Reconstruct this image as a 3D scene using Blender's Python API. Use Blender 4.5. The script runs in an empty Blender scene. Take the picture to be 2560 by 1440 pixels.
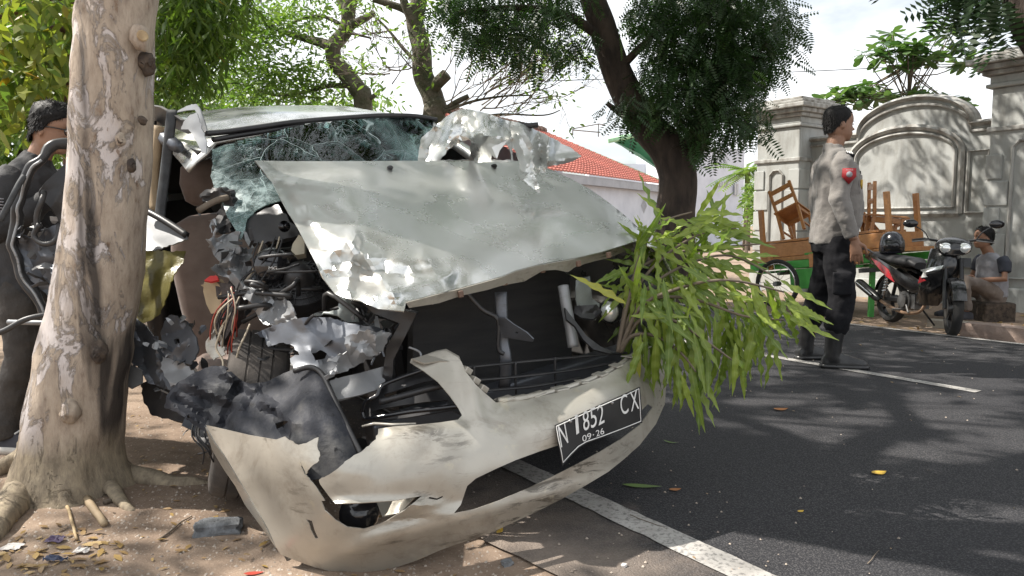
import bpy, bmesh, math, random
import numpy as np
from mathutils import Vector, Matrix, Euler, noise
from mathutils.geometry import delaunay_2d_cdt
random.seed(7); RNG = np.random.default_rng(7)
R = math.radians
scene = bpy.context.scene
col = scene.collection
# ------------------------------------------------------------------ camera
FPX = 1850.0; CAMZ = 1.0; PITCH = math.atan(160/1850)
cd = bpy.data.cameras.new('camera'); cam = bpy.data.objects.new('camera', cd); col.objects.link(cam)
cam.location = (0, 0, CAMZ); cam.rotation_euler = (math.pi/2-PITCH, 0, 0)
cd.sensor_width = 36; cd.lens = 36*FPX/2560; cd.clip_end = 1000; cd.clip_start = .05
scene.camera = cam
# ------------------------------------------------------------------ sky + sun
SUN = Vector((-.64, .10, .76)).normalized()
w = bpy.data.worlds.new('World'); scene.world = w; w.use_nodes = True
nt = w.node_tree; N = nt.nodes; L = nt.links
for n in list(N): N.remove(n)
out = N.new('ShaderNodeOutputWorld'); bg = N.new('ShaderNodeBackground'); bg.inputs[1].default_value = .062
sky = N.new('ShaderNodeTexSky'); sky.sky_type = 'NISHITA'; sky.sun_disc = False
sky.sun_elevation = math.asin(SUN.z); sky.sun_rotation = math.atan2(SUN.x, SUN.y)
sky.air_density = 1.2; sky.dust_density = 1.0; sky.ozone_density = 1.0
tc = N.new('ShaderNodeTexCoord'); mp = N.new('ShaderNodeMapping'); mp.inputs['Scale'].default_value = (1, 1, 2.6)
ns = N.new('ShaderNodeTexNoise'); ns.inputs['Scale'].default_value = 2.1; ns.inputs['Detail'].default_value = 7; ns.inputs['Roughness'].default_value = .55
cr = N.new('ShaderNodeValToRGB'); cr.color_ramp.elements[0].position = .27; cr.color_ramp.elements[1].position = .54
mx = N.new('ShaderNodeMix'); mx.data_type = 'RGBA'; mx.inputs[7].default_value = (13., 13.3, 13.7, 1)
L.new(tc.outputs['Generated'], mp.inputs[0]); L.new(mp.outputs[0], ns.inputs['Vector']); L.new(ns.outputs[0], cr.inputs[0])
L.new(cr.outputs[0], mx.inputs[0]); L.new(sky.outputs[0], mx.inputs[6]); L.new(mx.outputs[2], bg.inputs[0]); L.new(bg.outputs[0], out.inputs[0])
sl = bpy.data.lights.new('sun', 'SUN'); sl.energy = 5.0; sl.angle = R(.55); sl.color = (1, .94, .86)
so = bpy.data.objects.new('sun', sl); col.objects.link(so); so.rotation_euler = (-SUN).to_track_quat('-Z', 'Y').to_euler(); so.location = SUN*30
vs = scene.view_settings; vs.view_transform = 'Standard'; vs.look = 'None'; vs.gamma = 1; vs.use_curve_mapping = False
vs.exposure = .85
# ------------------------------------------------------------------ helpers: pixels to places
_cp, _sp = math.cos(PITCH), math.sin(PITCH)
def ray(x, y):
    a = (x-1280)/FPX; b = -(y-720)/FPX
    return Vector((a, _cp+b*_sp, -_sp+b*_cp))
def PX(x, y, D):
    d = ray(x, y); return Vector((0, 0, CAMZ)) + d*(D/d.y)
def GP(x, y, z=0.):
    d = ray(x, y); return Vector((0, 0, CAMZ)) + d*((z-CAMZ)/d.z)
def V(*a): return Vector(a)
# road frame: RR across the road (to the right), RD along it (away)
YAW = R(34.7); RR = V(math.cos(YAW), math.sin(YAW), 0); RD = V(-math.sin(YAW), math.cos(YAW), 0)
def RT(r, t, z=0): return RR*r + RD*t + V(0, 0, z)
# car frame
ROLL = R(7.6); CO = V(.233, 2.42, 0)
def CAR(x, y, z):
    c, s = math.cos(ROLL), math.sin(ROLL)
    return CO + RR*(.8+(x-.8)*c - z*s) + RD*y + V(0, 0, z*c+(x-.8)*s + .095*max(0, y-1.75))
CARROT = Matrix((RR*math.cos(ROLL)+V(0,0,math.sin(ROLL)), RD, V(0,0,math.cos(ROLL))-RR*math.sin(ROLL))).transposed()
# ------------------------------------------------------------------ helpers: objects
def tag(o, label=None, cat=None, group=None, kind=None):
    if label: o['label'] = label
    if cat: o['category'] = cat
    if group: o['group'] = group
    if kind: o['kind'] = kind
    return o
def thing(name, label, cat, loc, group=None):
    o = bpy.data.objects.new(name, None); col.objects.link(o); o.location = loc; o.empty_display_size = .1
    return tag(o, label, cat, group)
def wloc(o):
    v = Vector(o.location)
    while o.parent: o = o.parent; v = v + o.location
    return v
class MB:
    def __init__(s): s.v = []; s.f = []; s.m = []
    def add(s, vs, fs, mi=0):
        b = len(s.v); s.v += [Vector(v) for v in vs]; s.f += [tuple(i+b for i in f) for f in fs]; s.m += [mi]*len(fs); return s
    def box(s, c, size, rot=None, mi=0):
        c = Vector(c); x, y, z = [k/2 for k in size]
        vs = [V(a*x, b*y, d*z) for a in (-1, 1) for b in (-1, 1) for d in (-1, 1)]
        if rot is not None: vs = [rot @ v for v in vs]
        return s.add([c+v for v in vs], [(0,1,3,2),(4,6,7,5),(0,4,5,1),(2,3,7,6),(0,2,6,4),(1,5,7,3)], mi)
    def beam(s, a, b, w, h, up=(0,0,1), mi=0):
        a = Vector(a); b = Vector(b); d = (b-a); l = d.length; d.normalize(); up = Vector(up)
        sd = d.cross(up)
        if sd.length < 1e-3: sd = d.cross(V(1, 0, 0))
        sd.normalize(); u = sd.cross(d)
        rot = Matrix((d, sd, u)).transposed()
        return s.box((a+b)/2, (l, w, h), rot, mi)
    def tube(s, path, rad, seg=8, cap=True, mi=0, flat=1.0, refup=None):
        P = [Vector(p) for p in path]; n = len(P)
        if not hasattr(rad, '__len__'): rad = [rad]*n
        b = len(s.v); prev = None
        for i in range(n):
            t = (P[min(i+1, n-1)]-P[max(i-1, 0)])
            if t.length < 1e-9: t = V(0, 0, 1)
            t.normalize()
            if prev is None:
                q = Vector(refup) if refup is not None else (V(0, 0, 1) if abs(t.z) < .9 else V(0, 1, 0))
                u = (q - t*q.dot(t)).normalized()
            else:
                u = prev - t*prev.dot(t)
                if u.length < 1e-6: u = t.orthogonal()
                u.normalize()
            prev = u; w_ = t.cross(u)
            r_ = rad[i]; ra, rb = (r_ if hasattr(r_, '__len__') else (r_, r_*flat))
            for k in range(seg):
                a = 2*math.pi*k/seg
                s.v.append(P[i] + u*(math.cos(a)*ra) + w_*(math.sin(a)*rb))
        for i in range(n-1):
            for k in range(seg):
                k2 = (k+1) % seg
                s.f.append((b+i*seg+k, b+i*seg+k2, b+(i+1)*seg+k2, b+(i+1)*seg+k)); s.m.append(mi)
        if cap:
            s.f.append(tuple(b+k for k in range(seg))[::-1]); s.m.append(mi)
            s.f.append(tuple(b+(n-1)*seg+k for k in range(seg))); s.m.append(mi)
        return s
    def ell(s, c, r, rot=None, seg=12, rings=8, mi=0):
        c = Vector(c); b = len(s.v)
        for i in range(1, rings):
            th = math.pi*i/rings
            for k in range(seg):
                a = 2*math.pi*k/seg; v = V(r[0]*math.sin(th)*math.cos(a), r[1]*math.sin(th)*math.sin(a), r[2]*math.cos(th))
                s.v.append(c + (rot @ v if rot is not None else v))
        for zz in (r[2], -r[2]):
            v = V(0, 0, zz); s.v.append(c + (rot @ v if rot is not None else v))
        t, bo = len(s.v)-2, len(s.v)-1
        for i in range(rings-2):
            for k in range(seg):
                k2 = (k+1) % seg; s.f.append((b+i*seg+k, b+(i+1)*seg+k, b+(i+1)*seg+k2, b+i*seg+k2)); s.m.append(mi)
        for k in range(seg):
            k2 = (k+1) % seg
            s.f.append((t, b+k, b+k2)); s.m.append(mi); s.f.append((bo, b+(rings-2)*seg+k2, b+(rings-2)*seg+k)); s.m.append(mi)
        return s
    def loft(s, rings, cap=True, mi=0):
        b = len(s.v); n = len(rings); k = len(rings[0])
        for r in rings: s.v += [Vector(p) for p in r]
        for i in range(n-1):
            for j in range(k):
                j2 = (j+1) % k; s.f.append((b+i*k+j, b+i*k+j2, b+(i+1)*k+j2, b+(i+1)*k+j)); s.m.append(mi)
        if cap:
            s.f.append(tuple(b+j for j in range(k))[::-1]); s.m.append(mi)
            s.f.append(tuple(b+(n-1)*k+j for j in range(k))); s.m.append(mi)
        return s
    def prism(s, pts, ext, mi=0):
        """flat polygon (3D points) extruded by vector ext"""
        n = len(pts); ext = Vector(ext); p = [Vector(q) for q in pts]
        return s.add(p+[q+ext for q in p], [tuple(range(n))[::-1], tuple(range(n, 2*n))]+[(i, (i+1) % n, n+(i+1) % n, n+i) for i in range(n)], mi)
    def xf(s, M):
        s.v = [M @ v for v in s.v]; return s
    def build(s, name, mats, parent=None, smooth=False, bevel=0, angle=None):
        me = bpy.data.meshes.new(name)
        off = wloc(parent) if parent else V(0, 0, 0)
        me.from_pydata([tuple(v-off) for v in s.v], [], s.f)
        if not isinstance(mats, (list, tuple)): mats = [mats]
        for m in mats: me.materials.append(m)
        if len(mats) > 1: me.polygons.foreach_set('material_index', s.m)
        bm = bmesh.new(); bm.from_mesh(me); bmesh.ops.recalc_face_normals(bm, faces=bm.faces); bm.to_mesh(me); bm.free()
        if smooth:
            me.polygons.foreach_set('use_smooth', [True]*len(me.polygons))
            if angle: me.set_sharp_from_angle(angle=R(angle))
        me.update()
        o = bpy.data.objects.new(name, me); col.objects.link(o)
        if parent: o.parent = parent
        if bevel:
            b = o.modifiers.new('bevel', 'BEVEL'); b.width = bevel; b.segments = 2; b.limit_method = 'ANGLE'
        return o
def remesh(o, vox, smooth=4, fac=.5):
    m = o.modifiers.new('r', 'REMESH'); m.mode = 'VOXEL'; m.voxel_size = vox; m.use_smooth_shade = True
    if smooth:
        k = o.modifiers.new('s', 'SMOOTH'); k.iterations = smooth; k.factor = fac
    return o
def top(o):
    return o
# ------------------------------------------------------------------ helper: sheets of torn and bent metal or plastic
def tps(ctrl):
    c = np.array(ctrl, float); p = c[:, :2]/500.; v = 1/c[:, 2]; n = len(c)
    d = np.linalg.norm(p[:, None]-p[None], axis=2); K = np.where(d > 0, d*d*np.log(d+1e-12), 0)
    A = np.zeros((n+3, n+3)); A[:n, :n] = K + np.eye(n)*1e-4*(n > 3); A[:n, n] = 1; A[:n, n+1:] = p; A[n, :n] = 1; A[n+1:, :n] = p.T
    s = np.linalg.lstsq(A, np.concatenate([v, np.zeros(3)]), rcond=None)[0]
    def f(x, y):
        q = np.array([x, y])/500.; r = np.linalg.norm(p-q, axis=1); k = np.where(r > 0, r*r*np.log(r+1e-12), 0)
        return 1/float(k@s[:n]+s[n]+q@s[n+1:])
    return f
def inpoly(x, y, P):
    c = False; j = len(P)-1
    for i in range(len(P)):
        if (P[i][1] > y) != (P[j][1] > y) and x < (P[j][0]-P[i][0])*(y-P[i][1])/(P[j][1]-P[i][1])+P[i][0]: c = not c
        j = i
    return c
def tri(u): u = u % 1.; return abs(2*u-1)
def facets(seed, size):
    """random folded facets: height linear over random triangles, in pixel units"""
    rg = random.Random(seed); n = 26; pts = []; val = []
    for i in range(n):
        for j in range(n): pts.append((i+rg.uniform(-.48, .48), j+rg.uniform(-.48, .48))); val.append(rg.uniform(-1, 1))
    vs, es, fs, *_ = delaunay_2d_cdt([Vector(p) for p in pts], [], [], 0, 1e-6)
    T = np.array([[(vs[k].x, vs[k].y) for k in f] for f in fs]); Z = np.array([[val[k] for k in f] for f in fs]) if len(vs) == len(pts) else np.zeros((len(fs), 3))
    a = T[:, 0]; e1 = T[:, 1]-a; e2 = T[:, 2]-a; det = e1[:, 0]*e2[:, 1]-e1[:, 1]*e2[:, 0]
    ox = rg.uniform(2, 5); oy = rg.uniform(2, 5); an = rg.uniform(0, 6.28); c, s_ = math.cos(an), math.sin(an); st = 1.5
    def g(x, y):
        x, y = (x*c-y*s_)/size/st, (x*s_+y*c)/size
        per = n-4; x = (x+ox) % (2*per); y = (y+oy) % (2*per); x = 2*per-x if x > per else x; y = 2*per-y if y > per else y; x += 1.5; y += 1.5
        d = np.array([x, y])-a; u = (d[:, 0]*e2[:, 1]-d[:, 1]*e2[:, 0])/det; v = (e1[:, 0]*d[:, 1]-e1[:, 1]*d[:, 0])/det
        m = np.minimum(np.minimum(u, v), 1-u-v); k = int(np.argmax(m)); return float(Z[k, 0]+u[k]*(Z[k, 1]-Z[k, 0])+v[k]*(Z[k, 2]-Z[k, 0]))
    return g
def crumple(seed, amp, size):
    f1 = facets(seed, size*1.25); f2 = facets(seed+500, size*.55)
    def g(x, y): return amp*(.72*f1(x, y)+.17*f2(x, y))
    return g
def folds(L):
    def g(x, y):
        t = 0.
        for x0, y0, x1, y1, w_, a in L:
            dx, dy = x1-x0, y1-y0; u = max(0, min(1, ((x-x0)*dx+(y-y0)*dy)/(dx*dx+dy*dy))); d = math.hypot(x-x0-u*dx, y-y0-u*dy)
            t += a*max(0, 1-d/w_)
        return t
    return g
def sheet(name, outline, ctrl, mat, parent, step=16, thick=.0025, disp=None, holes=(), jag=0, seed=1, smooth=True, sub=0, angle=None, jagmask=None):
    rg = random.Random(seed); D = tps(ctrl)
    def res(P):
        o = []
        for i in range(len(P)):
            a = P[i]; b = P[(i+1) % len(P)]; l = math.hypot(b[0]-a[0], b[1]-a[1]); n = max(1, int(l/step+.5))
            for k in range(n):
                x = a[0]+(b[0]-a[0])*k/n; y = a[1]+(b[1]-a[1])*k/n
                j = jag if (jagmask is None or jagmask(x, y)) else 0
                if k: x += rg.uniform(-j, j); y += rg.uniform(-j, j)
                o.append((x, y))
        return o
    O = res(outline); Hs = [res(h) for h in holes]
    pts = list(O); eds = [(i, (i+1) % len(O)) for i in range(len(O))]
    for h in Hs:
        b = len(pts); pts += h; eds += [(b+i, b+(i+1) % len(h)) for i in range(len(h))]
    xs = [p[0] for p in O]; ys = [p[1] for p in O]
    allb = np.array(pts)
    y = min(ys)+step*.5; row = 0
    while y < max(ys):
        x = min(xs)+step*(.5+.5*(row % 2))
        while x < max(xs):
            q = (x+rg.uniform(-.2, .2)*step, y+rg.uniform(-.2, .2)*step)
            if inpoly(q[0], q[1], O) and not any(inpoly(q[0], q[1], h) for h in Hs) and np.min(np.hypot(allb[:, 0]-q[0], allb[:, 1]-q[1])) > step*.45: pts.append(q)
            x += step
        y += step*.87; row += 1
    vs, es, fs, *_ = delaunay_2d_cdt([Vector(p) for p in pts], eds, [], 0, 1e-4)
    fs = [f for f in fs if (lambda c: inpoly(c.x, c.y, O) and not any(inpoly(c.x, c.y, h) for h in Hs))(sum((vs[i] for i in f), Vector((0, 0)))/len(f))]
    mb = MB(); W = []
    for v in vs:
        d = D(v.x, v.y)
        if disp: d -= disp(v.x, v.y)
        W.append(PX(v.x, v.y, d))
    used = sorted({i for f in fs for i in f}); mpx = {i: k for k, i in enumerate(used)}
    mb.add([W[i] for i in used], [tuple(mpx[i] for i in f) for f in fs])
    o = mb.build(name, mat, parent, smooth=smooth, angle=angle or 24)
    me = o.data
    # make normals face the camera
    bm = bmesh.new(); bm.from_mesh(me)
    off = wloc(parent) if parent else V(0, 0, 0)
    fl = [f for f in bm.faces if f.normal.dot(V(0, 0, CAMZ)-(f.calc_center_median()+off)) < 0]
    if len(fl) > len(bm.faces)/2: bmesh.ops.reverse_faces(bm, faces=bm.faces)
    bm.to_mesh(me); bm.free()
    if sub:
        k = o.modifiers.new('sub', 'SUBSURF'); k.levels = sub; k.render_levels = sub
    if thick:
        k = o.modifiers.new('thick', 'SOLIDIFY'); k.thickness = thick; k.offset = -1
        k = o.modifiers.new('crisp', 'EDGE_SPLIT'); k.split_angle = R(38)
    return o
def pxtube(mb, pts, rad, seg=6, sm=4, mi=0, flat=1.):
    """tube through (x, y, D) points, smoothed"""
    P = [PX(*p) for p in pts]; mb.tube(spline(P, sm), rad, seg, mi=mi, flat=flat) if not hasattr(rad, '__len__') else mb.tube(P, rad, seg, mi=mi, flat=flat)
    return mb
def spline(P, n=6):
    if len(P) < 3 or n < 2: return P
    o = []
    for i in range(len(P)-1):
        p0 = P[max(i-1, 0)]; p1 = P[i]; p2 = P[i+1]; p3 = P[min(i+2, len(P)-1)]
        for k in range(n):
            t = k/n; o.append(.5*((2*p1)+(p2-p0)*t+(2*p0-5*p1+4*p2-p3)*t*t+(3*p1-p0-3*p2+p3)*t**3))
    o.append(P[-1]); return o
# ------------------------------------------------------------------ helper: many leaves in one mesh
def rotmats(fwd, nrm):
    f = fwd/np.linalg.norm(fwd, axis=1, keepdims=True); s = np.cross(nrm, f); l = np.linalg.norm(s, axis=1, keepdims=True); s = s/np.maximum(l, 1e-6); n = np.cross(f, s)
    return np.stack([f, s, n], axis=2)
def scatter(name, bv, bf, pos, rot, scl, mat, parent=None, smooth=False):
    bv = np.array(bv, float); n = len(pos); k = len(bv)
    Vv = np.einsum('nij,kj->nki', rot, bv)*np.asarray(scl)[:, None, None] + pos[:, None, :]
    off = np.array(wloc(parent)) if parent else np.zeros(3)
    Vv = (Vv-off).reshape(-1, 3)
    lens = np.array([len(f) for f in bf]); flat = np.concatenate([np.array(f) for f in bf])
    loops = (flat[None, :] + (np.arange(n)*k)[:, None]).ravel()
    tot = np.tile(lens, n); st = np.concatenate([[0], np.cumsum(tot)[:-1]])
    me = bpy.data.meshes.new(name); me.vertices.add(len(Vv)); me.vertices.foreach_set('co', Vv.ravel())
    me.loops.add(len(loops)); me.loops.foreach_set('vertex_index', loops.astype(np.int32))
    me.polygons.add(len(tot)); me.polygons.foreach_set('loop_start', st.astype(np.int32)); me.polygons.foreach_set('loop_total', tot.astype(np.int32))
    at = me.attributes.new('rnd', 'FLOAT', 'FACE'); at.data.foreach_set('value', np.repeat(RNG.random(n), len(bf)).astype(np.float32))
    me.materials.append(mat); me.update(calc_edges=True); me.validate()
    if smooth: me.polygons.foreach_set('use_smooth', [True]*len(me.polygons))
    o = bpy.data.objects.new(name, me); col.objects.link(o)
    if parent: o.parent = parent
    return o
LEAF = ([(0,0,0),(.35,.17,.03),(.35,-.17,.03),(.72,.13,.0),(.72,-.13,.0),(1,0,-.06)], [(0,2,1),(1,2,4,3),(3,4,5)])
SLIM = ([(0,0,0),(.4,.09,.02),(.4,-.09,.02),(1,0,-.08)], [(0,2,3,1)])
OVAL = ([(0,0,0),(.3,.13,.03),(.3,-.13,.03),(.7,.2,.02),(.7,-.2,.02),(.92,.12,0),(.92,-.12,0),(1,0,-.01)], [(0,2,1),(1,2,4,3),(3,4,6,5),(5,6,7)])
def frond(n=8, wl=.2, ww=.05):
    v = []; f = []
    for i in range(n):
        x = .12+.86*i/n; l = wl*(1-.45*abs(2*i/n-.9)); z = -.22*x*x
        for s in (-1, 1):
            b = len(v); v += [(x, 0, z), (x+.03+ww*.5, s*l*.5, z-.01), (x+.05, s*l, z-.05), (x-.01, s*l*.55, z-.01)]; f.append((b, b+1, b+2, b+3) if s > 0 else (b+3, b+2, b+1, b))
    return v, f
# ------------------------------------------------------------------ helper: materials
MATS = {}
def newmat(name):
    m = bpy.data.materials.new(name); m.use_nodes = True; MATS[name] = m
    nt = m.node_tree; b = nt.nodes['Principled BSDF']; return m, nt, b
def nnoise(nt, scale, detail=5, rough=.55, coord='Object', sc=None, dist=0):
    tc = nt.nodes.new('ShaderNodeTexCoord'); n = nt.nodes.new('ShaderNodeTexNoise')
    n.inputs['Scale'].default_value = scale; n.inputs['Detail'].default_value = detail; n.inputs['Roughness'].default_value = rough; n.inputs['Distortion'].default_value = dist
    if sc:
        mp = nt.nodes.new('ShaderNodeMapping'); mp.inputs['Scale'].default_value = sc; nt.links.new(tc.outputs[coord], mp.inputs[0]); nt.links.new(mp.outputs[0], n.inputs['Vector'])
    else: nt.links.new(tc.outputs[coord], n.inputs['Vector'])
    return n.outputs[0]
def ramp(nt, src, stops):
    r = nt.nodes.new('ShaderNodeValToRGB'); e = r.color_ramp.elements
    while len(e) < len(stops): e.new(.5)
    for i, (p, c) in enumerate(stops):
        e[i].position = p; e[i].color = (c, c, c, 1) if not hasattr(c, '__len__') else (*c, 1)
    nt.links.new(src, r.inputs[0]); return r.outputs[0]
def mix(nt, fac, a, b, blend='MIX'):
    m = nt.nodes.new('ShaderNodeMix'); m.data_type = 'RGBA'; m.blend_type = blend
    for i, v in ((0, fac), (6, a), (7, b)):
        if isinstance(v, (int, float)): m.inputs[i].default_value = v
        elif hasattr(v, '__len__') and not hasattr(v, 'links'): m.inputs[i].default_value = (*v[:3], 1)
        else: nt.links.new(v, m.inputs[i])
    return m.outputs[2]
def bumpn(nt, b, h, st=.3, dist=.01):
    n = nt.nodes.new('ShaderNodeBump'); n.inputs['Strength'].default_value = st; n.inputs['Distance'].default_value = dist
    nt.links.new(h, n.inputs['Height']); nt.links.new(n.outputs[0], b.inputs['Normal']); return n
def mat(name, c1, c2=None, scale=6, rough=.6, metal=0, bump=0, bscale=60, bdist=.004, coat=0, spec=.5, lo=.35, hi=.65, rough2=None, sc=None, coord='Object', sheen=0):
    m, nt, b = newmat(name)
    if c2 is None: c2 = tuple(x*.72 for x in c1)
    n = nnoise(nt, scale, sc=sc, coord=coord); c = ramp(nt, n, [(lo, c1), (hi, c2)]); nt.links.new(c, b.inputs['Base Color'])
    b.inputs['Roughness'].default_value = rough; b.inputs['Metallic'].default_value = metal; b.inputs['Specular IOR Level'].default_value = spec
    b.inputs['Coat Weight'].default_value = coat; b.inputs['Coat Roughness'].default_value = .08
    if rough2 is not None: nt.links.new(ramp(nt, n, [(lo, rough), (hi, rough2)]), b.inputs['Roughness'])
    if sheen: b.inputs['Sheen Weight'].default_value = sheen
    if bump: bumpn(nt, b, nnoise(nt, bscale, 6, .6, sc=sc, coord=coord), bump, bdist)
    return m
def leafmat(name, c1, c2, c3=None, rough=.45, trans=.35, obj=False):
    m, nt, b = newmat(name)
    if obj:
        a = nt.nodes.new('ShaderNodeObjectInfo'); src = a.outputs['Random']
    else:
        a = nt.nodes.new('ShaderNodeAttribute'); a.attribute_name = 'rnd'; src = a.outputs['Fac']
    c = ramp(nt, src, [(.0, c1), (.75, c2), (.97, c2), (1., c3 or c2)])
    nt.links.new(c, b.inputs['Base Color']); b.inputs['Roughness'].default_value = rough
    t = nt.nodes.new('ShaderNodeBsdfTranslucent'); ms = nt.nodes.new('ShaderNodeMixShader'); ms.inputs[0].default_value = trans
    nt.links.new(mix(nt, 1., c, (1.3, 1.5, .7), 'MULTIPLY'), t.inputs[0])
    o = nt.nodes['Material Output']; nt.links.new(b.outputs[0], ms.inputs[1]); nt.links.new(t.outputs[0], ms.inputs[2]); nt.links.new(ms.outputs[0], o.inputs[0])
    return m
# ================================================================== ground, road
def rt(x, y): return x*RR.x+y*RR.y, x*RD.x+y*RD.y
def sstep(a, b, x):
    t = min(1, max(0, (x-a)/(b-a))); return t*t*(3-2*t)
def gz(x, y):
    r, t = rt(x, y)
    n = noise.noise(V(x*1.1, y*1.1, 3))*.018+noise.noise(V(x*5, y*5, 9))*.007+noise.noise(V(x*17, y*17, 2))*.0035
    if r < 4: return -.008-.036*sstep(1.3, .75, r) + n*sstep(1.32, 1.0, r) - .03*sstep(1.3, 1.6, r)
    return -.04+.02*sstep(6.9, 7.1, r)-.05*sstep(7.2, 9, r)+n*sstep(7.0, 7.4, r)
def G(x, y):
    """place on the ground under pixel (x, y)"""
    z = -.04
    for _ in range(5):
        p = GP(x, y, z); r, _t = rt(p.x, p.y); z = 0 if 1.25 < r < 7.02 else gz(p.x, p.y)
    return GP(x, y, z)
def dirt_mat():
    m, nt, b = newmat('dirt')
    n1 = nnoise(nt, .9, 6); n2 = nnoise(nt, 14, 6, .65); n3 = nnoise(nt, 90, 3, .6)
    c = ramp(nt, n1, [(.33, (.33, .255, .195)), (.5, (.265, .20, .15)), (.68, (.185, .135, .10))])
    c = mix(nt, ramp(nt, n2, [(.45, 0.), (.72, .6)]), c, (.13, .093, .068))
    c = mix(nt, ramp(nt, n3, [(.6, 0.), (.72, .55)]), c, (.52, .45, .38))
    nt.links.new(c, b.inputs['Base Color']); b.inputs['Roughness'].default_value = .95; b.inputs['Specular IOR Level'].default_value = .15
    h = mix(nt, .4, n2, n3); bumpn(nt, b, h, .7, .012); return m
def road_mat():
    m, nt, b = newmat('asphalt')
    tc = nt.nodes.new('ShaderNodeTexCoord'); mp = nt.nodes.new('ShaderNodeMapping'); mp.vector_type = 'POINT'; mp.inputs['Rotation'].default_value = (0, 0, -YAW)
    nt.links.new(tc.outputs['Object'], mp.inputs[0]); sp = nt.nodes.new('ShaderNodeSeparateXYZ'); nt.links.new(mp.outputs[0], sp.inputs[0])
    n1 = nnoise(nt, .8, 5); n2 = nnoise(nt, 120, 4, .7); n3 = nnoise(nt, 5, 6, .65)
    vo = nt.nodes.new('ShaderNodeTexVoronoi'); vo.inputs['Scale'].default_value = 150; nt.links.new(tc.outputs['Object'], vo.inputs['Vector'])
    c = ramp(nt, n1, [(.35, (.078, .078, .082)), (.65, (.122, .119, .117))]); c = mix(nt, ramp(nt, nnoise(nt, .35, 6, .65), [(.5, 0.), (.7, .55)]), c, (.17, .158, .145)); c = mix(nt, ramp(nt, nnoise(nt, 2.2, 6, .7), [(.6, 0.), (.7, .5)]), c, (.05, .05, .052))
    c = mix(nt, ramp(nt, vo.outputs['Distance'], [(.1, .75), (.5, 0.)]), (.022, .022, .025), c)
    c = mix(nt, ramp(nt, n2, [(.56, 0.), (.72, .6)]), c, (.2, .19, .18))
    md = nt.nodes.new('ShaderNodeMath'); md.operation = 'MULTIPLY_ADD'; md.inputs[1].default_value = .9; nt.links.new(n3, md.inputs[0]); nt.links.new(sp.outputs[0], md.inputs[2])
    d = ramp(nt, md.outputs[0], [(0., 1.), (1., 0.)])
    mr = nt.nodes.new('ShaderNodeMapRange'); mr.inputs[1].default_value = 1.62; mr.inputs[2].default_value = 2.25; mr.inputs[3].default_value = .85; mr.inputs[4].default_value = 0.
    nt.links.new(md.outputs[0], mr.inputs[0])
    c = mix(nt, mr.outputs[0], c, (.27, .22, .18))
    nt.links.new(c, b.inputs['Base Color']); b.inputs['Roughness'].default_value = .8; b.inputs['Specular IOR Level'].default_value = .3
    bumpn(nt, b, mix(nt, .5, vo.outputs['Distance'], n2), .8, .006); return m
def line_mat():
    m, nt, b = newmat('road_paint')
    n1 = nnoise(nt, 60, 6, .7); n2 = nnoise(nt, 7, 4)
    c = ramp(nt, n2, [(.3, (.44, .425, .40)), (.7, (.28, .265, .245))])
    c = mix(nt, ramp(nt, n1, [(.50, 0.), (.62, .85)]), c, (.12, .115, .11))
    nt.links.new(c, b.inputs['Base Color']); b.inputs['Roughness'].default_value = .8; bumpn(nt, b, n1, .4, .004); return m
DIRT = dirt_mat(); ASPH = road_mat(); PAINT = line_mat()
def axis(lo, hi, a, b, st):
    k = list(np.arange(a, b+1e-6, st)); o = st
    x = b
    while x < hi: o *= 1.35; x += o; k.append(min(x, hi))
    o = st; x = a
    while x > lo: o *= 1.35; x -= o; k.insert(0, max(x, lo))
    return sorted(set(round(v, 4) for v in k))
def gridmesh(name, rs, ts, zf, m, edge=None):
    mb = MB(); vs = []; fs = []
    for i, r in enumerate(rs):
        for j, t in enumerate(ts):
            rr = r + (edge(i, t) if edge else 0); p = RT(rr, t); vs.append(V(p.x, p.y, zf(p.x, p.y)))
    n = len(ts)
    for i in range(len(rs)-1):
        for j in range(n-1): fs.append((i*n+j, i*n+j+1, (i+1)*n+j+1, (i+1)*n+j))
    mb.add(vs, fs); return mb.build(name, m, None, smooth=True)
gr = gridmesh('ground', axis(-300, 300, -2.6, 1.6, .035), axis(-60, 400, .8, 5.4, .035), gz, DIRT); tag(gr, kind='structure')
rs = list(np.arange(1.24, 7.05, .29)); rs[-1] = 7.04
def redge(i, t):
    if i == 0: return noise.noise(V(t*1.7, 1, 0))*.07+noise.noise(V(t*9, 4, 0))*.03
    if i == len(rs)-1: return noise.noise(V(t*1.3, 7, 0))*.04+noise.noise(V(t*7, 7, 0))*.02
    return 0
tag(gridmesh('road', rs, axis(-60, 300, 0, 12, .08), lambda x, y: 0., ASPH, redge), kind='structure')
def marking(r, wd, t0, t1):
    tt = list(np.arange(t0, min(t1, 12), .05))+[t1]
    def ed(i, t): return (noise.noise(V(t*30, r*9+i*5, 2))*.006)
    o = gridmesh('road_marking', [r-wd/2, r, r+wd/2], tt, lambda x, y: .004, PAINT, ed); tag(o, kind='structure')
marking(1.715, .115, -8, 150)
for k in (-6.2, 1.99+.0, 10.2, 18.4):
    marking(4.765, .085, k, k+4.4)
marking(6.97, .07, -8, 150)
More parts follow.
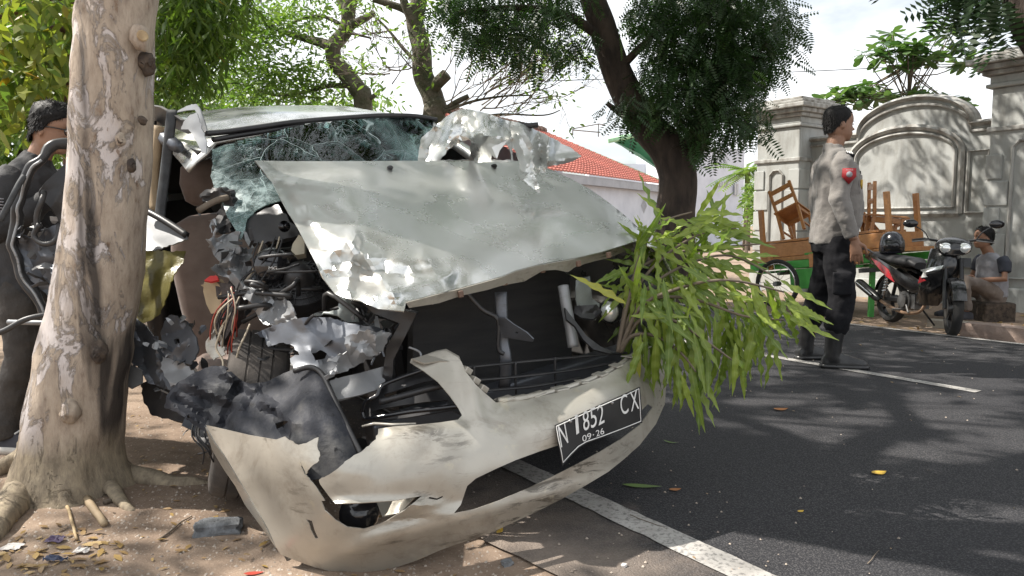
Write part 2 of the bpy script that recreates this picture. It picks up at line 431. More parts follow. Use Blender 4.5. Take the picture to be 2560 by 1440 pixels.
# ================================================================== bark and leaf materials
def bark_white():
    m, nt, b = newmat('white_peeling_bark')
    n1 = nnoise(nt, 9, 8, .7, sc=(1, 1, .42), dist=.8); n2 = nnoise(nt, 30, 7, .7, sc=(1, 1, .35)); n3 = nnoise(nt, 6.0, 7, .65, sc=(1, 1, .5))
    tc = nt.nodes.new('ShaderNodeTexCoord'); sp = nt.nodes.new('ShaderNodeSeparateXYZ'); nt.links.new(tc.outputs['Object'], sp.inputs[0])
    c = ramp(nt, n3, [(.34, (.62, .575, .56)), (.50, (.54, .485, .455)), (.60, (.47, .40, .345)), (.72, (.36, .30, .245))])
    # peeled flakes: more of them low down and towards the right side
    a = nt.nodes.new('ShaderNodeMath'); a.operation = 'MULTIPLY_ADD'; a.inputs[1].default_value = .5; nt.links.new(sp.outputs[0], a.inputs[0]); nt.links.new(n1, a.inputs[2])
    z = nt.nodes.new('ShaderNodeMapRange'); z.inputs[1].default_value = 0.25; z.inputs[2].default_value = 1.1; z.inputs[3].default_value = .10; z.inputs[4].default_value = -.02; nt.links.new(sp.outputs[2], z.inputs[0])
    a2 = nt.nodes.new('ShaderNodeMath'); nt.links.new(a.outputs[0], a2.inputs[0]); nt.links.new(z.outputs[0], a2.inputs[1])
    fl = ramp(nt, a2.outputs[0], [(.55, 0.), (.60, .9)])
    bc = ramp(nt, n2, [(.3, (.46, .38, .295)), (.5, (.36, .29, .22)), (.68, (.21, .16, .12))])
    c = mix(nt, fl, c, bc)
    fl2 = ramp(nt, n2, [(.62, 0.), (.66, .8)]); c = mix(nt, fl2, c, (.22, .15, .10))
    # dark resin streaks
    n4 = nnoise(nt, 7, 3, .5, sc=(1, 1, .06)); st = ramp(nt, n4, [(.62, 0.), (.69, .9)])
    xr = nt.nodes.new('ShaderNodeMapRange'); xr.inputs[1].default_value = -.02; xr.inputs[2].default_value = .16; nt.links.new(sp.outputs[0], xr.inputs[0])
    c = mix(nt, mix(nt, 1., st, xr.outputs[0], 'MULTIPLY'), c, (.035, .03, .028))
    # rough old bark at the foot
    zz = nt.nodes.new('ShaderNodeMapRange'); zz.inputs[1].default_value = .30; zz.inputs[2].default_value = .20; nt.links.new(mix(nt, .12, sp.outputs[2], n1), zz.inputs[0])
    foot = ramp(nt, n2, [(.3, (.36, .30, .21)), (.55, (.22, .18, .13)), (.75, (.11, .09, .065))])
    c = mix(nt, zz.outputs[0], c, foot)
    nt.links.new(c, b.inputs['Base Color']); b.inputs['Roughness'].default_value = .8; b.inputs['Specular IOR Level'].default_value = .25
    bumpn(nt, b, mix(nt, .5, n2, fl), .9, .016); return m
WBARK = bark_white()
BARK = mat('dark_bark', (.085, .062, .048), (.035, .027, .022), 9, .9, bump=.9, bscale=18, bdist=.03, sc=(1, 1, .35))
REDBARK = mat('red_brown_bark', (.19, .095, .065), (.08, .045, .035), 8, .9, bump=.9, bscale=20, bdist=.02, sc=(1, 1, .4))
MOSSBARK = mat('mossy_bark', (.13, .11, .085), (.055, .06, .03), 4, .95, bump=1., bscale=14, bdist=.04)
TWIG = mat('twig_bark', (.20, .16, .12), (.10, .08, .06), 8, .9)
LDARK = leafmat('dark_leaf', (.022, .050, .016), (.035, .078, .022), (.10, .19, .04), trans=.25)
LGUM = leafmat('gum_leaf', (.05, .09, .03), (.07, .12, .035), trans=.3)
LGREEN = leafmat('green_leaf', (.065, .125, .022), (.14, .21, .04), (.25, .2, .02), trans=.4)
LYEL = leafmat('yellowing_leaf', (.10, .17, .035), (.24, .26, .05), (.42, .24, .02), trans=.4)
LFINE = leafmat('fine_leaf', (.08, .15, .03), (.17, .24, .06), trans=.45)
LWALL = leafmat('round_leaf', (.045, .10, .035), (.10, .17, .06), (.2, .3, .06), trans=.35)
def veinleaf(m):
    nt = m.node_tree; b = nt.nodes['Principled BSDF']; src = b.inputs['Base Color'].links[0].from_socket; tc = nt.nodes.new('ShaderNodeTexCoord'); sp = nt.nodes.new('ShaderNodeSeparateXYZ'); nt.links.new(tc.outputs['Object'], sp.inputs[0])
    a = nt.nodes.new('ShaderNodeMath'); a.operation = 'ABSOLUTE'; nt.links.new(sp.outputs[1], a.inputs[0]); k = ramp(nt, a.outputs[0], [(.002, .7), (.008, 0.)])
    c = mix(nt, k, src, (.34, .42, .12)); c = mix(nt, ramp(nt, nnoise(nt, 5, 4), [(.55, 0.), (.75, .45)]), c, (.22, .24, .05)); nt.links.new(c, b.inputs['Base Color']); return m
LBRANCH = leafmat('branch_leaf', (.11, .18, .026), (.24, .31, .05), (.42, .40, .06), rough=.35, trans=.35, obj=True)
STUBM = mat('dark_stub_bark', (.10, .075, .055), (.04, .03, .025), 30, .9, bump=.8, bscale=40, bdist=.01)
veinleaf(LBRANCH)
WOOD_CUT = mat('cut_wood', (.50, .38, .22), (.32, .22, .12), 20, .8)
# ================================================================== trees
def cloud(poly, n, d0, d1):
    xs = [p[0] for p in poly]; ys = [p[1] for p in poly]; o = []
    while len(o) < n:
        x = random.uniform(min(xs), max(xs)); y = random.uniform(min(ys), max(ys))
        if inpoly(x, y, poly): o.append(PX(x, y, random.uniform(d0, d1)))
    return o
def leafset(name, pts, per, spread, size, base, m, parent, droop=.6, sv=.35):
    pts = np.array([tuple(p) for p in pts]); n = len(pts)*per
    pos = np.repeat(pts, per, 0) + RNG.normal(0, spread, (n, 3))
    f = RNG.normal(0, 1, (n, 3)); f[:, 2] = f[:, 2]*.5-droop
    nr = RNG.normal(0, .6, (n, 3)); nr[:, 2] += 1
    return scatter(name, base[0], base[1], pos, rotmats(f, nr), size*(1+RNG.uniform(-sv, sv, n)), m, parent)
def limb(mb, P, r0, r1, seg=8, sm=5, wob=.0):
    P = spline([Vector(p) for p in P], sm); n = len(P)
    if wob: P = [p+V(noise.noise(p*1.3), noise.noise(p*1.3+V(5, 0, 0)), 0)*wob for p in P]
    mb.tube(P, [r0+(r1-r0)*i/(n-1) for i in range(n)], seg); return P
def twigs(mb, P, r, depth, rg, spread=.6, l=.6):
    p = Vector(P[0]); d = Vector(P[1]).normalized(); out = []
    pts = [p]; 
    for i in range(4):
        d = (d+V(rg.uniform(-1, 1), rg.uniform(-1, 1), rg.uniform(-.7, 1))*spread*.35).normalized(); p = p+d*l/4; pts.append(p)
    mb.tube(pts, [r*(1-.13*i) for i in range(5)], 4)
    if depth > 0:
        for i in (2, 3, 4):
            for _ in range(1 if i < 4 else 2):
                e = (d+V(rg.uniform(-1, 1), rg.uniform(-1, 1), rg.uniform(-.8, .8))*spread).normalized(); out += twigs(mb, (pts[i], e), r*.55, depth-1, rg, spread, l*.75)
    else: out.append(p)
    return out
# ---- the white-barked tree beside the car
TD = 2.87; rows = [(1262,22,352),(1235,34,335),(1205,48,318),(1165,55,303),(1110,68,298),(1040,80,305),(960,92,312),(880,106,322),(780,130,335),(680,150,348),(560,164,356),(440,176,364),(320,184,370),(200,192,376),(100,198,381),(0,205,386),(-120,212,392),(-260,222,402),(-400,235,412),(-560,250,424)]
tl = thing('gum_tree', 'stout tree with pale peeling white bark growing in the dirt beside the wrecked minivan', 'tree', G(185, 1215))
mb = MB(); rings = []
for (y, a, b_) in rows:
    A = PX(a, y, TD); B = PX(b_, y, TD); c = (A+B)/2; rad = (B-A).length/2; seg = 40; rg_ = []
    for k in range(seg):
        an = 2*math.pi*k/seg; dv = V(math.cos(an), math.sin(an), 0); q = c+dv*rad
        f = 1+.06*noise.noise(V(dv.x*1.5, dv.y*1.5, c.z*1.6))+.012*noise.noise(V(dv.x*4, dv.y*4, c.z*5))
        if y > 1090: f += (y-1090)/172*.18*max(0, math.sin(an*5+.8))
        rg_.append(c+dv*rad*f)
    rings.append(rg_)
# subdivide the rings along the height so that bark lumps read
fine = []
for i in range(len(rings)-1):
    for k in range(3):
        t = k/3; ring = []
        for a, b_ in zip(rings[i], rings[i+1]):
            p = a.lerp(b_, t); c0 = sum(rings[i], V(0,0,0))/len(rings[i]); d = (p-c0); d.z = 0; d.normalize()
            ring.append(p+d*(.010*noise.noise(p*9)+.006*noise.noise(V(p.x*22, p.y*22, p.z*9))))
        fine.append(ring)
fine.append(rings[-1])
mb.loft(fine); trunk = mb.build('trunk', WBARK, tl, smooth=True)
def onTrunk(x, y): # surface point of the trunk in front
    for i in range(len(rows)-1):
        if rows[i+1][0] <= y <= rows[i][0]:
            t = (rows[i][0]-y)/(rows[i][0]-rows[i+1][0]); a = rows[i][1]+(rows[i+1][1]-rows[i][1])*t; b_ = rows[i][2]+(rows[i+1][2]-rows[i][2])*t
            u = max(-1, min(1, (x-(a+b_)/2)/((b_-a)/2))); rad = (b_-a)/2/FPX*TD
            return PX(x, y, TD-rad*math.sqrt(1-u*u)), V(u, -math.sqrt(1-u*u), 0)
for (x, y, s) in [(352,92,.034),(372,158,.030),(302,350,.018),(330,412,.016),(246,880,.030),(170,1030,.034),(358,300,.014)]:
    p, n = onTrunk(x, y); mb = MB(); q = n.to_track_quat('Z', 'Y').to_matrix()
    mb.ell(p-n*s*.35, (s*1.0, s*1.5, s*.95), q, 16, 10)
    for i, v in enumerate(mb.v): mb.v[i] = v+n*(.012*noise.noise(v*45))+V(.008*noise.noise(v*50+V(4,4,4)), 0, .014*noise.noise(v*38))
    st = mb.build('branch_stub', WBARK if y in (92, 1030, 350) else STUBM, trunk, smooth=True)
    if y in (92,):
        MB().tube([p+n*s*.62, p+n*s*.74], [s*.62, s*.5], 10).build('cut_face', WOOD_CUT, trunk)
    elif y not in (1030,):
        mb = MB(); mb.ell(p+n*s*.55, (s*.55, s*.7, s*.22), q, 10, 6)
        for i, v in enumerate(mb.v): mb.v[i] = v+n*(.010*noise.noise(v*90))+V(0, 0, .012*noise.noise(v*55))
        mb.build('knot_hole', BARK, trunk)
def root(pts, r0, r1):
    P = [G(x, y)+V(0, 0, dz) for x, y, dz in pts]; P = spline(P, 6); n = len(P)
    m_ = MB(); m_.tube(P, [r0+(r1-r0)*i/(n-1) for i in range(n)], 10)
    for i, v in enumerate(m_.v): m_.v[i] = v+V(noise.noise(v*8), noise.noise(v*8+V(9,0,0)), noise.noise(v*12))*.012
    m_.build('root', WBARK, tl, smooth=True)
root([(90,1160,.08),(75,1215,.045),(40,1262,.03),(5,1310,.02),(-40,1360,.005),(-90,1400,-.02)], .075, .03)
root([(270,1180,.05),(320,1198,.025),(400,1205,.008),(470,1208,.0),(560,1205,-.015)], .055, .014)
root([(255,1210,.03),(285,1240,.02),(310,1262,.005),(335,1275,-.015)], .035, .014)
root([(60,1170,.05),(20,1180,.03),(-40,1195,.01),(-120,1215,-.02)], .05, .02)
# limbs and unseen crown overhead, leaf clusters placed to cast the wanted shade
mb = MB(); topc = sum(rings[-1], V(0,0,0))/40; crown = []
for k in range(820):
    for _ in range(60):
        gx = random.uniform(-4.2, 8.2); gy = random.uniform(.6, 9.5); r, t = rt(gx, gy)
        d = .95 if r > 2.1 else (.12 if r > .3 else .5)
        lit = noise.noise(V(gx*.75, gy*.75, 4.2))
        if lit > .08: d *= .12
        if -3.2 < gx < -1.6 and 1.6 < gy < 3.2: d *= .35
        if random.random() < d: break
    if k < 45: gx = random.uniform(.95, 2.2); gy = random.uniform(2.7, 4.5)  # clusters added over these targets to shade the wing and hood
    z = random.uniform(4.6, 7.8); crown.append(V(gx, gy, 0)+SUN*(z/SUN.z))
mains = []
for e in [(-3.6, 2.2, 6.2), (-1.4, 5.2, 6.4), (.6, 2.6, 6.6), (-.4, .8, 6.2), (-2.6, 7.4, 6.6), (1.8, 5.4, 6.8), (-4.4, 5.2, 6.3)]:
    e = V(*e); mid = topc.lerp(e, .45)+V(0, 0, .5); P = limb(mb, [topc-V(0, 0, .3), topc.lerp(mid, .5)+V(0,0,.25), mid, e], .1, .035, 8, 5, .15); mains += P
for c in crown[::3]:
    q = min(mains, key=lambda m_: (m_-c).length); limb(mb, [q, q.lerp(c, .5)+V(0, 0, .12), c], .018, .006, 4, 3)
mb.build('limbs', WBARK, tl, smooth=True)
# gaps cut into the crown to put sun patches on road, hood and roof
GAPS = [(1960,1310,.30),(1860,1330,.2),(1690,1335,.16),(1490,1285,.13),(1420,1265,.12),(1560,1375,.16),(2040,1065,.22),(1900,1058,.2),(1880,1012,.14),(2330,1048,.28),(2180,1040,.2),(2140,1400,.22),(2260,1210,.14),(2480,1110,.2),(2050,1180,.08),(2420,1290,.12),(1640,1420,.12),(1760,1370,.12),(2300,930,.25),(2480,960,.2)]
GP_ = [(G(x, y), r_) for x, y, r_ in GAPS]
rg = random.Random(21); GP_ += [(RT(rg.uniform(2.0, 6.9), rg.uniform(.2, 7.5)), rg.uniform(.06, .2)) for k in range(150)]
for x, y, D, r_ in [(1075,470,3.0,.09),(1130,490,2.98,.10),(1180,515,2.95,.08),(1240,555,2.88,.10),(1300,590,2.82,.09),(1270,500,3.1,.06),(1370,560,2.95,.06),(1050,510,2.9,.06),(1180,610,2.7,.07),(1480,590,2.9,.06),(1000,560,2.7,.2),(900,500,2.78,.15),(1090,620,2.6,.14),(700,275,4.2,.18),(800,280,4.3,.2),(880,300,4.0,.12),(1120,330,3.5,.05),(1200,310,3.45,.06)]:
    q_ = PX(x, y, D); GP_.append((q_-SUN*(q_.z/SUN.z), r_))
cpts = np.repeat(np.array([tuple(c) for c in crown]), 44, 0); cpts = cpts+RNG.normal(0, .27, cpts.shape)
gx_ = cpts[:, 0]-SUN.x/SUN.z*cpts[:, 2]; gy_ = cpts[:, 1]-SUN.y/SUN.z*cpts[:, 2]; keep = np.ones(len(cpts), bool)
for p, r_ in GP_: keep &= np.hypot((gx_-p.x)/(1.5 if r_ > .11 else 1.), gy_-p.y) > r_*RNG.uniform(.75, 1.1, len(cpts))
leafset('crown', cpts[keep], 1, .001, .15, LEAF, LGUM, tl, .6)
# ---- the big dark tree across the road
t2 = thing('dark_tree', 'big dark leafy tree with a leaning forked trunk beyond the road', 'tree', V(PX(1690, 560, 9.8).x, 9.8, -.06))
mb = MB(); b0 = V(PX(1690, 560, 9.8).x, 9.8, -.12)
tp = [b0, b0+V(0, 0, .5)]+[PX(x, y, 9.8) for x, y in [(1692,480),(1690,420),(1668,372),(1622,322),(1575,250),(1540,180),(1510,100),(1488,20),(1465,-80),(1440,-200)]]
tr = [.36, .27, .25, .245, .24, .22, .205, .19, .175, .165, .15, .12]
P = spline(tp, 4); rr_ = np.interp(np.linspace(0, 11, len(P)), range(12), tr); mb.tube([p+V(noise.noise(p*2), 0, 0)*.05 for p in P], list(rr_), 14)
t2t = mb.build('trunk', BARK, t2, smooth=True)
mb = MB()
limb(mb, [PX(1690,420,9.8),PX(1725,380,9.75),PX(1765,300,9.7),PX(1795,180,9.6),PX(1815,60,9.6),PX(1830,-100,9.6)], .17, .08, 10, 5, .06)
limb(mb, [PX(1622,322,9.8),PX(1560,290,9.4),PX(1520,260,9.2)], .06, .03, 6)
limb(mb, [PX(1540,180,9.8),PX(1600,120,9.6),PX(1660,60,9.3)], .07, .03, 6); limb(mb, [PX(1510,100,9.8),PX(1420,40,9.5),PX(1300,20,9.2),PX(1150,30,9.0)], .08, .025, 6)
limb(mb, [PX(1785,220,9.7),PX(1860,170,9.5),PX(1930,90,9.4)], .06, .02, 6); limb(mb, [PX(1765,300,9.7),PX(1830,300,9.4),PX(1890,320,9.3)], .05, .02, 6)
mb.build('limb', BARK, t2, smooth=True)
CL = [(1075,-40),(1085,10),(1110,55),(1140,40),(1170,95),(1205,125),(1240,90),(1265,120),(1300,145),(1325,140),(1340,85),(1375,50),(1430,10),(1450,-40)]
CR = [(1590,-40),(1592,40),(1615,80),(1635,140),(1610,175),(1610,215),(1640,270),(1600,262),(1560,235),(1530,255),(1560,290),(1610,285),(1660,280),(1700,325),(1735,362),(1770,372),(1795,350),(1835,300),(1875,335),(1912,300),(1880,250),(1925,185),(1965,110),(1985,20),(1930,-5),(1915,-40)]
FR = frond(9, .26, .07)
pts = cloud(CL, 300, 8.6, 10) + cloud(CR, 1250, 8.8, 10.4) + cloud([(1385,90),(1450,95),(1450,145),(1400,140)], 30, 9, 9.8)
for k in range(900):
    pts.append(V(random.uniform(-1.4, 5.6), random.uniform(7.2, 11.2), random.uniform(4.9, 6.8)))
leafset('crown', pts, 2, .10, .29, FR, LDARK, t2, .9)
# ---- trees behind, up the road
def treeT(name, label, D, trunk, rad, limbs, m, group=None):
    b0 = PX(trunk[0][0], 560, D); b0.z = -.12; t_ = thing(name, label, 'tree', V(b0.x, b0.y, -.1), group)
    mb = MB(); tp = [b0, b0+V(0, 0, .6)]+[PX(x, y, D) for x, y in trunk]; P = spline(tp, 5); n = len(P)
    P = [p+V(noise.noise(p*1.9), noise.noise(p*1.9+V(3,3,3)), 0)*rad*.35 for p in P]
    mb.tube(P, list(np.interp(np.linspace(0, 1, n), [0, .12, 1], [rad*1.3, rad, rad*.62])), 12); mb.build('trunk', m, t_, smooth=True)
    for pts_, r0, r1 in limbs:
        k = MB(); limb(k, [PX(x, y, D+d) for x, y, d in pts_], r0, r1, 7, 5, .06); k.build('limb', m, t_, smooth=True)
    return t_
t3 = treeT('curving_tree', 'tree with a curving mossy trunk and feathery pale green leaves behind the minivan roof', 17, [(908,270),(892,225),(868,185),(842,150),(838,118),(858,85),(872,40),(880,-10),(885,-80)], .22,
    [([(838,122,0),(805,108,.2),(765,96,.3),(715,82,.3),(660,60,.2)], .14, .04), ([(860,75,0),(885,62,-.2),(915,45,-.3),(938,30,-.3)], .12, .06), ([(872,40,0),(850,0,.2),(830,-40,.4)], .1, .05),
     ([(872,215,0),(820,215,.3),(770,228,.5),(690,238,.8),(600,205,1)], .07, .02), ([(905,255,0),(925,245,-.1),(938,237,-.1)], .06, .05), ([(850,60,0),(800,40,.3),(730,60,.5),(690,110,.6)], .05, .015), ([(878,85,0),(910,92,-.2),(926,96,-.2)], .03, .02)], MOSSBARK)
pts = cloud([(590,40),(640,20),(720,15),(780,30),(825,50),(820,85),(770,75),(720,85),(690,105),(640,110),(590,150),(560,130)], 150, 16, 18)+cloud([(560,150),(610,140),(650,150),(700,160),(690,200),(720,240),(600,245),(560,240)], 110, 16, 18)+cloud([(690,165),(760,150),(800,175),(850,200),(860,245),(700,248)], 80, 16.5, 18)+cloud([(720,-60),(1000,-60),(960,0),(900,10),(840,15),(760,5)], 50, 16, 18)
leafset('crown', pts, 18, .22, .14, LEAF, LFINE, t3, .2)
t4 = treeT('bare_tree', 'half bare tree with a lopped side stump and thin twigs behind the minivan', 15, [(1088,300),(1078,250),(1064,200),(1056,150),(1046,100),(1042,50),(1050,0),(1055,-80)], .24,
    [([(1082,225,0),(1095,208,-.2),(1118,185,-.3)], .13, .12), ([(1052,165,0),(1020,135,.2),(985,95,.3),(955,60,.4),(925,30,.4)], .05, .015), ([(1040,60,0),(1018,30,.1),(990,15,.1),(930,-2,.1)], .1, .06),
     ([(1046,100,0),(1030,60,-.1),(1012,10,-.2),(1000,-40,-.2)], .11, .07), ([(1100,285,0),(1140,258,-.1),(1175,240,-.1)], .07, .05), ([(1108,282,-.1),(1180,255,-.2),(1260,240,-.3),(1330,238,-.3)], .035, .012), ([(1110,275,-.1),(1170,292,-.2),(1260,285,-.2),(1360,288,-.3),(1400,275,-.3)], .03, .01)], MOSSBARK)
rg = random.Random(5); mb = MB(); tips = []
for k in range(26):
    x = rg.uniform(1090, 1340); y = rg.uniform(190, 285); tips += twigs(mb, (PX(x, y, 15+rg.uniform(-.6, .3)), V(rg.uniform(.2, 1), rg.uniform(-.4, .2), rg.uniform(-.1, .8))), .016, 2, rg, .7, .75)
for k in range(10):
    x = rg.uniform(960, 1050); y = rg.uniform(60, 220); tips += twigs(mb, (PX(x, y, 15), V(rg.uniform(-1, .3), -.2, rg.uniform(-.2, .6))), .016, 2, rg, .7, .6)
mb.build('twigs', TWIG, t4)
leafset('crown', [p for p in tips if rg.random() < .45]+cloud([(1030,-60),(1160,-60),(1140,20),(1090,40),(1060,30)], 60, 14, 15.5), 6, .1, .13, LEAF, LFINE, t4, .3)
# ---- trees on the left
t5 = treeT('red_trunked_tree', 'tree with a straight dark reddish trunk and yellowing drooping leaves behind the man in glasses', 5.6, [(182,520),(184,400),(186,260),(190,120),(194,0),(198,-150)], .085,
    [([(188,90,0),(165,75,-.1),(140,68,-.1),(112,75,-.2)], .045, .03), ([(192,20,0),(120,-10,-.2),(40,20,-.3),(-20,40,-.4)], .03, .015), ([(198,-150,0),(100,-260,-.6),(-60,-330,-1)], .06, .03), ([(198,-150,0),(280,-300,.4),(420,-340,.6)], .06, .03)], REDBARK)
pts = cloud([(-60,-60),(180,-60),(175,60),(160,180),(130,260),(60,270),(0,300),(-60,300)], 130, 4.8, 6.6)
leafset('crown', pts, 13, .12, .145, LEAF, LYEL, t5, 1.0)
t6 = treeT('green_tree', 'leafy green tree with hanging narrow leaves behind the white-barked trunk', 8.5, [(330,520),(330,300),(350,120),(380,0),(400,-150)], .12,
    [([(380,0,0),(450,40,.2),(540,90,.4)], .05, .015), ([(350,120,0),(420,150,.1),(500,180,.3)], .04, .012), ([(330,300,0),(260,200,-.3),(200,120,-.3)], .05, .02)], BARK)
pts = cloud([(370,-60),(600,-60),(590,40),(560,110),(520,130),(500,190),(470,235),(400,240),(370,200)], 330, 7.6, 9.4)+cloud([(130,-60),(215,-60),(215,300),(140,420),(100,300)], 160, 8, 9.6)
leafset('crown', pts, 13, .14, .2, SLIM, LGREEN, t6, 1.1)
t7 = treeT('bushy_tree', 'bushy green tree forming the leafy background at the edge of the dirt', 12.5, [(60,520),(58,300),(50,100),(40,-50)], .15,
    [([(58,300,0),(140,180,.3),(230,80,.4)], .06, .02), ([(50,100,0),(-40,0,.2),(-160,-60,.4)], .06, .02)], BARK)
pts = cloud([(-300,-100),(260,-100),(300,260),(420,330),(380,480),(100,560),(-300,560)], 420, 11.4, 14)
leafset('crown', pts, 22, .28, .22, LEAF, LGREEN, t7, .7)
t8 = treeT('low_round_tree', 'low rounded tree showing just above the minivan roof beside the pale trunk', 20, [(470,520),(470,330),(480,250)], .15, [([(480,300,0),(540,250,.2),(590,220,.3)], .06, .02)], BARK)
leafset('crown', cloud([(380,215),(430,195),(500,200),(560,190),(610,210),(640,235),(760,240),(960,250),(980,330),(380,420)], 260, 19, 22), 26, .3, .2, LEAF, LFINE, t8, .5)
# ---- tree at the right edge
t9 = treeT('leaning_trunk_tree', 'dark trunk leaning into the street beside the tall wall pier', 6.2, [(2860,500),(2790,380),(2705,240),(2640,130),(2595,40),(2560,-60),(2520,-180)], .27, [([(2640,130,0),(2560,-40,.1),(2420,-120,.2)], .08, .03)], BARK)
leafset('crown', cloud([(2330,-80),(2490,-80),(2500,40),(2480,70),(2440,30),(2400,40),(2360,10)], 38, 6.0, 6.8)+[V(random.uniform(2.8, 7), random.uniform(4.2, 8.5), random.uniform(3.9, 5.5)) for k in range(330)], 2, .12, .34, frond(8, .42, .1), LDARK, t9, .9)
# ---- shrub behind the wall
ts = thing('wall_shrub', 'shrub with rosettes of rounded leaves rising behind the arched wall', 'shrub', V(PX(2275, 560, 13.6).x, 13.6, -.1))
mb = MB(); b0 = V(PX(2275, 560, 13.6).x, 13.6, -.12); stems = []
limb(mb, [b0, PX(2275,400,13.6), PX(2272,220,13.6), PX(2285,120,13.6)], .04, .02, 6)
rosP = []
def ros(x, y):
    rosP.append(PX(x, y, 13.6+random.uniform(-.5, .5)))
for poly, n in (([(2135,135),(2190,95),(2240,75),(2280,100),(2330,110),(2345,30),(2385,55),(2400,110),(2450,140),(2400,165),(2330,170),(2300,195),(2235,185),(2200,140)], 46), ([(2060,250),(2110,215),(2165,200),(2215,225),(2190,262),(2070,275)], 24), ([(2215,238),(2300,213),(2365,222),(2415,265),(2400,285),(2230,262)], 26)):
    for p in cloud(poly, n, 13.1, 14.1): rosP.append(p)
for p in rosP[::2]:
    q = PX(2272, random.uniform(150, 300), 13.6); limb(mb, [q, q.lerp(p, .6)-V(0, 0, .08), p], .014, .007, 4, 3)
mb.build('stem', TWIG, ts, smooth=True)
n = len(rosP)*9; pos = np.repeat(np.array([tuple(p) for p in rosP]), 9, 0)+RNG.normal(0, .02, (n, 3)); an = np.tile(np.arange(9)*2.4, len(rosP))+RNG.normal(0, .3, n)
f = np.stack([np.cos(an), np.sin(an), RNG.normal(-.1, .35, n)], 1); nr = RNG.normal(0, .25, (n, 3)); nr[:, 2] += 1
scatter('crown', OVAL[0], OVAL[1], pos, rotmats(f, nr), .27*(1+RNG.uniform(-.3, .25, n)), LWALL, ts)
# ---- palm beyond the houses
tp_ = thing('palm_tree', 'small pale palm between the white house and the wall pier', 'tree', V(PX(1868, 560, 30).x, 30, -.1))
MB().tube([V(PX(1868, 560, 30).x, 30, -.12), PX(1868, 480, 30), PX(1869, 425, 30)], [.16, .12, .1], 8).build('trunk', TWIG, tp_, smooth=True)
f = np.array([[math.cos(a), math.sin(a), random.uniform(-.5, .7)] for a in np.arange(22)*2.4]); nr = np.tile([0, 0, 1.], (22, 1))
hp = np.array([tuple(PX(1869, 425, 30))]*22); bv, bf = frond(16, .28, .03)
scatter('crown', bv, bf, hp, rotmats(f, nr), 1.5+RNG.uniform(-.3, .3, 22), LFINE, tp_)
tb_ = thing('roadside_bush', 'pale green bush low between the white house and the wall pier', 'shrub', V(PX(1868, 560, 26).x, 26, -.1))
MB().tube([V(PX(1868, 560, 26).x, 26, -.12), PX(1868, 520, 26)], [.06, .03], 6).build('stem', TWIG, tb_)
leafset('crown', cloud([(1866,480),(1882,455),(1884,570),(1864,575)], 26, 25, 27), 22, .12, .2, LEAF, LFINE, tb_, .3)
# ================================================================== materials of the wreck
def zz(ox, oy, s):
    return lambda *p: [(ox+a/s, oy+b/s) for a, b in p]
z1 = zz(0, 0, 2); z2 = zz(300, 230, 2.526); z3 = zz(400, 700, 2.4); z4 = zz(1000, 240, 2.571); z5 = zz(900, 640, 2.4); z6 = zz(500, 900, 2.666); z9 = zz(0, 700, 1.945)
def paint_mat(name, c, dirt, metal=.55, rough=.33, dirtamt=.5, scr=.5, coat=.5):
    m, nt, b = newmat(name)
    n1 = nnoise(nt, 3.5, 7, .6); n2 = nnoise(nt, 22, 6, .65, sc=(1, 1, 3)); n3 = nnoise(nt, 300, 2)
    n4 = nnoise(nt, 11, 7, .75, sc=(.5, .7, 2.6), dist=.6)
    cc = mix(nt, ramp(nt, n1, [(.42, 0.), (.72, dirtamt)]), c, dirt)
    if scr > 0: cc = mix(nt, ramp(nt, n2, [(.64, 0.), (.8, dirtamt*.8)]), cc, tuple(x*.55 for x in dirt))
    if scr > 0: cc = mix(nt, mix(nt, 1., ramp(nt, n4, [(.53, 0.), (.61, scr)]), ramp(nt, nnoise(nt, 3.1, 4), [(.47, 0.), (.6, 1.)]), 'MULTIPLY'), cc, (.085, .075, .06))
    if scr > .8: cc = mix(nt, ramp(nt, nnoise(nt, 5.5, 8, .72, dist=.5), [(.5, 0.), (.72, .65)]), cc, (.17, .14, .105)); cc = mix(nt, ramp(nt, nnoise(nt, 8, 6, .7), [(.62, 0.), (.68, .5)]), cc, (.52, .47, .35))
    nt.links.new(cc, b.inputs['Base Color']); b.inputs['Metallic'].default_value = metal; b.inputs['Coat Weight'].default_value = coat; b.inputs['Coat Roughness'].default_value = .1
    nt.links.new(ramp(nt, n1, [(.35, rough), (.75, rough+.3)]), b.inputs['Roughness'])
    bumpn(nt, b, mix(nt, .12, nnoise(nt, 7, 2), n3), .12, .006); return m
SILVER = paint_mat('champagne_silver_paint', (.62, .625, .60), (.5, .48, .44), .88, .19, .05, .0, .8)
BUMP = paint_mat('dusty_bumper_paint', (.44, .415, .36), (.30, .265, .215), .45, .34, .7, .9, .5)
STEEL = paint_mat('torn_grey_steel', (.15, .16, .18), (.07, .07, .07), .7, .36, .7, .6, .0)
STEEL2 = paint_mat('bare_silver_steel', (.30, .31, .32), (.12, .115, .11), .5, .32, .5, .5, .0)
INNER = paint_mat('greenish_inner_paint', (.30, .33, .32), (.14, .13, .11), .4, .4, .7, .6, .2)
BLACK = mat('black_plastic', (.018, .018, .02), (.035, .034, .034), 8, .42, bump=.15, bscale=120, bdist=.002)
GLOSSB = mat('glossy_black', (.010, .010, .012), (.016, .016, .018), 8, .16, coat=.4)
RUBBER = mat('tyre_rubber', (.055, .052, .05), (.10, .085, .07), 7, .85, bump=.3, bscale=90, bdist=.003)
TREADM = mat('dusty_tread', (.085, .073, .063), (.035, .032, .03), 9, .9, bump=.5, bscale=80, bdist=.004)
RIMM = mat('wheel_alloy', (.3, .3, .3), (.2, .19, .18), 9, .4, .8)
SEATM = mat('brown_seat_fabric', (.23, .165, .135), (.18, .125, .10), 12, .9, bump=.2, bscale=300, bdist=.001, sheen=.3)
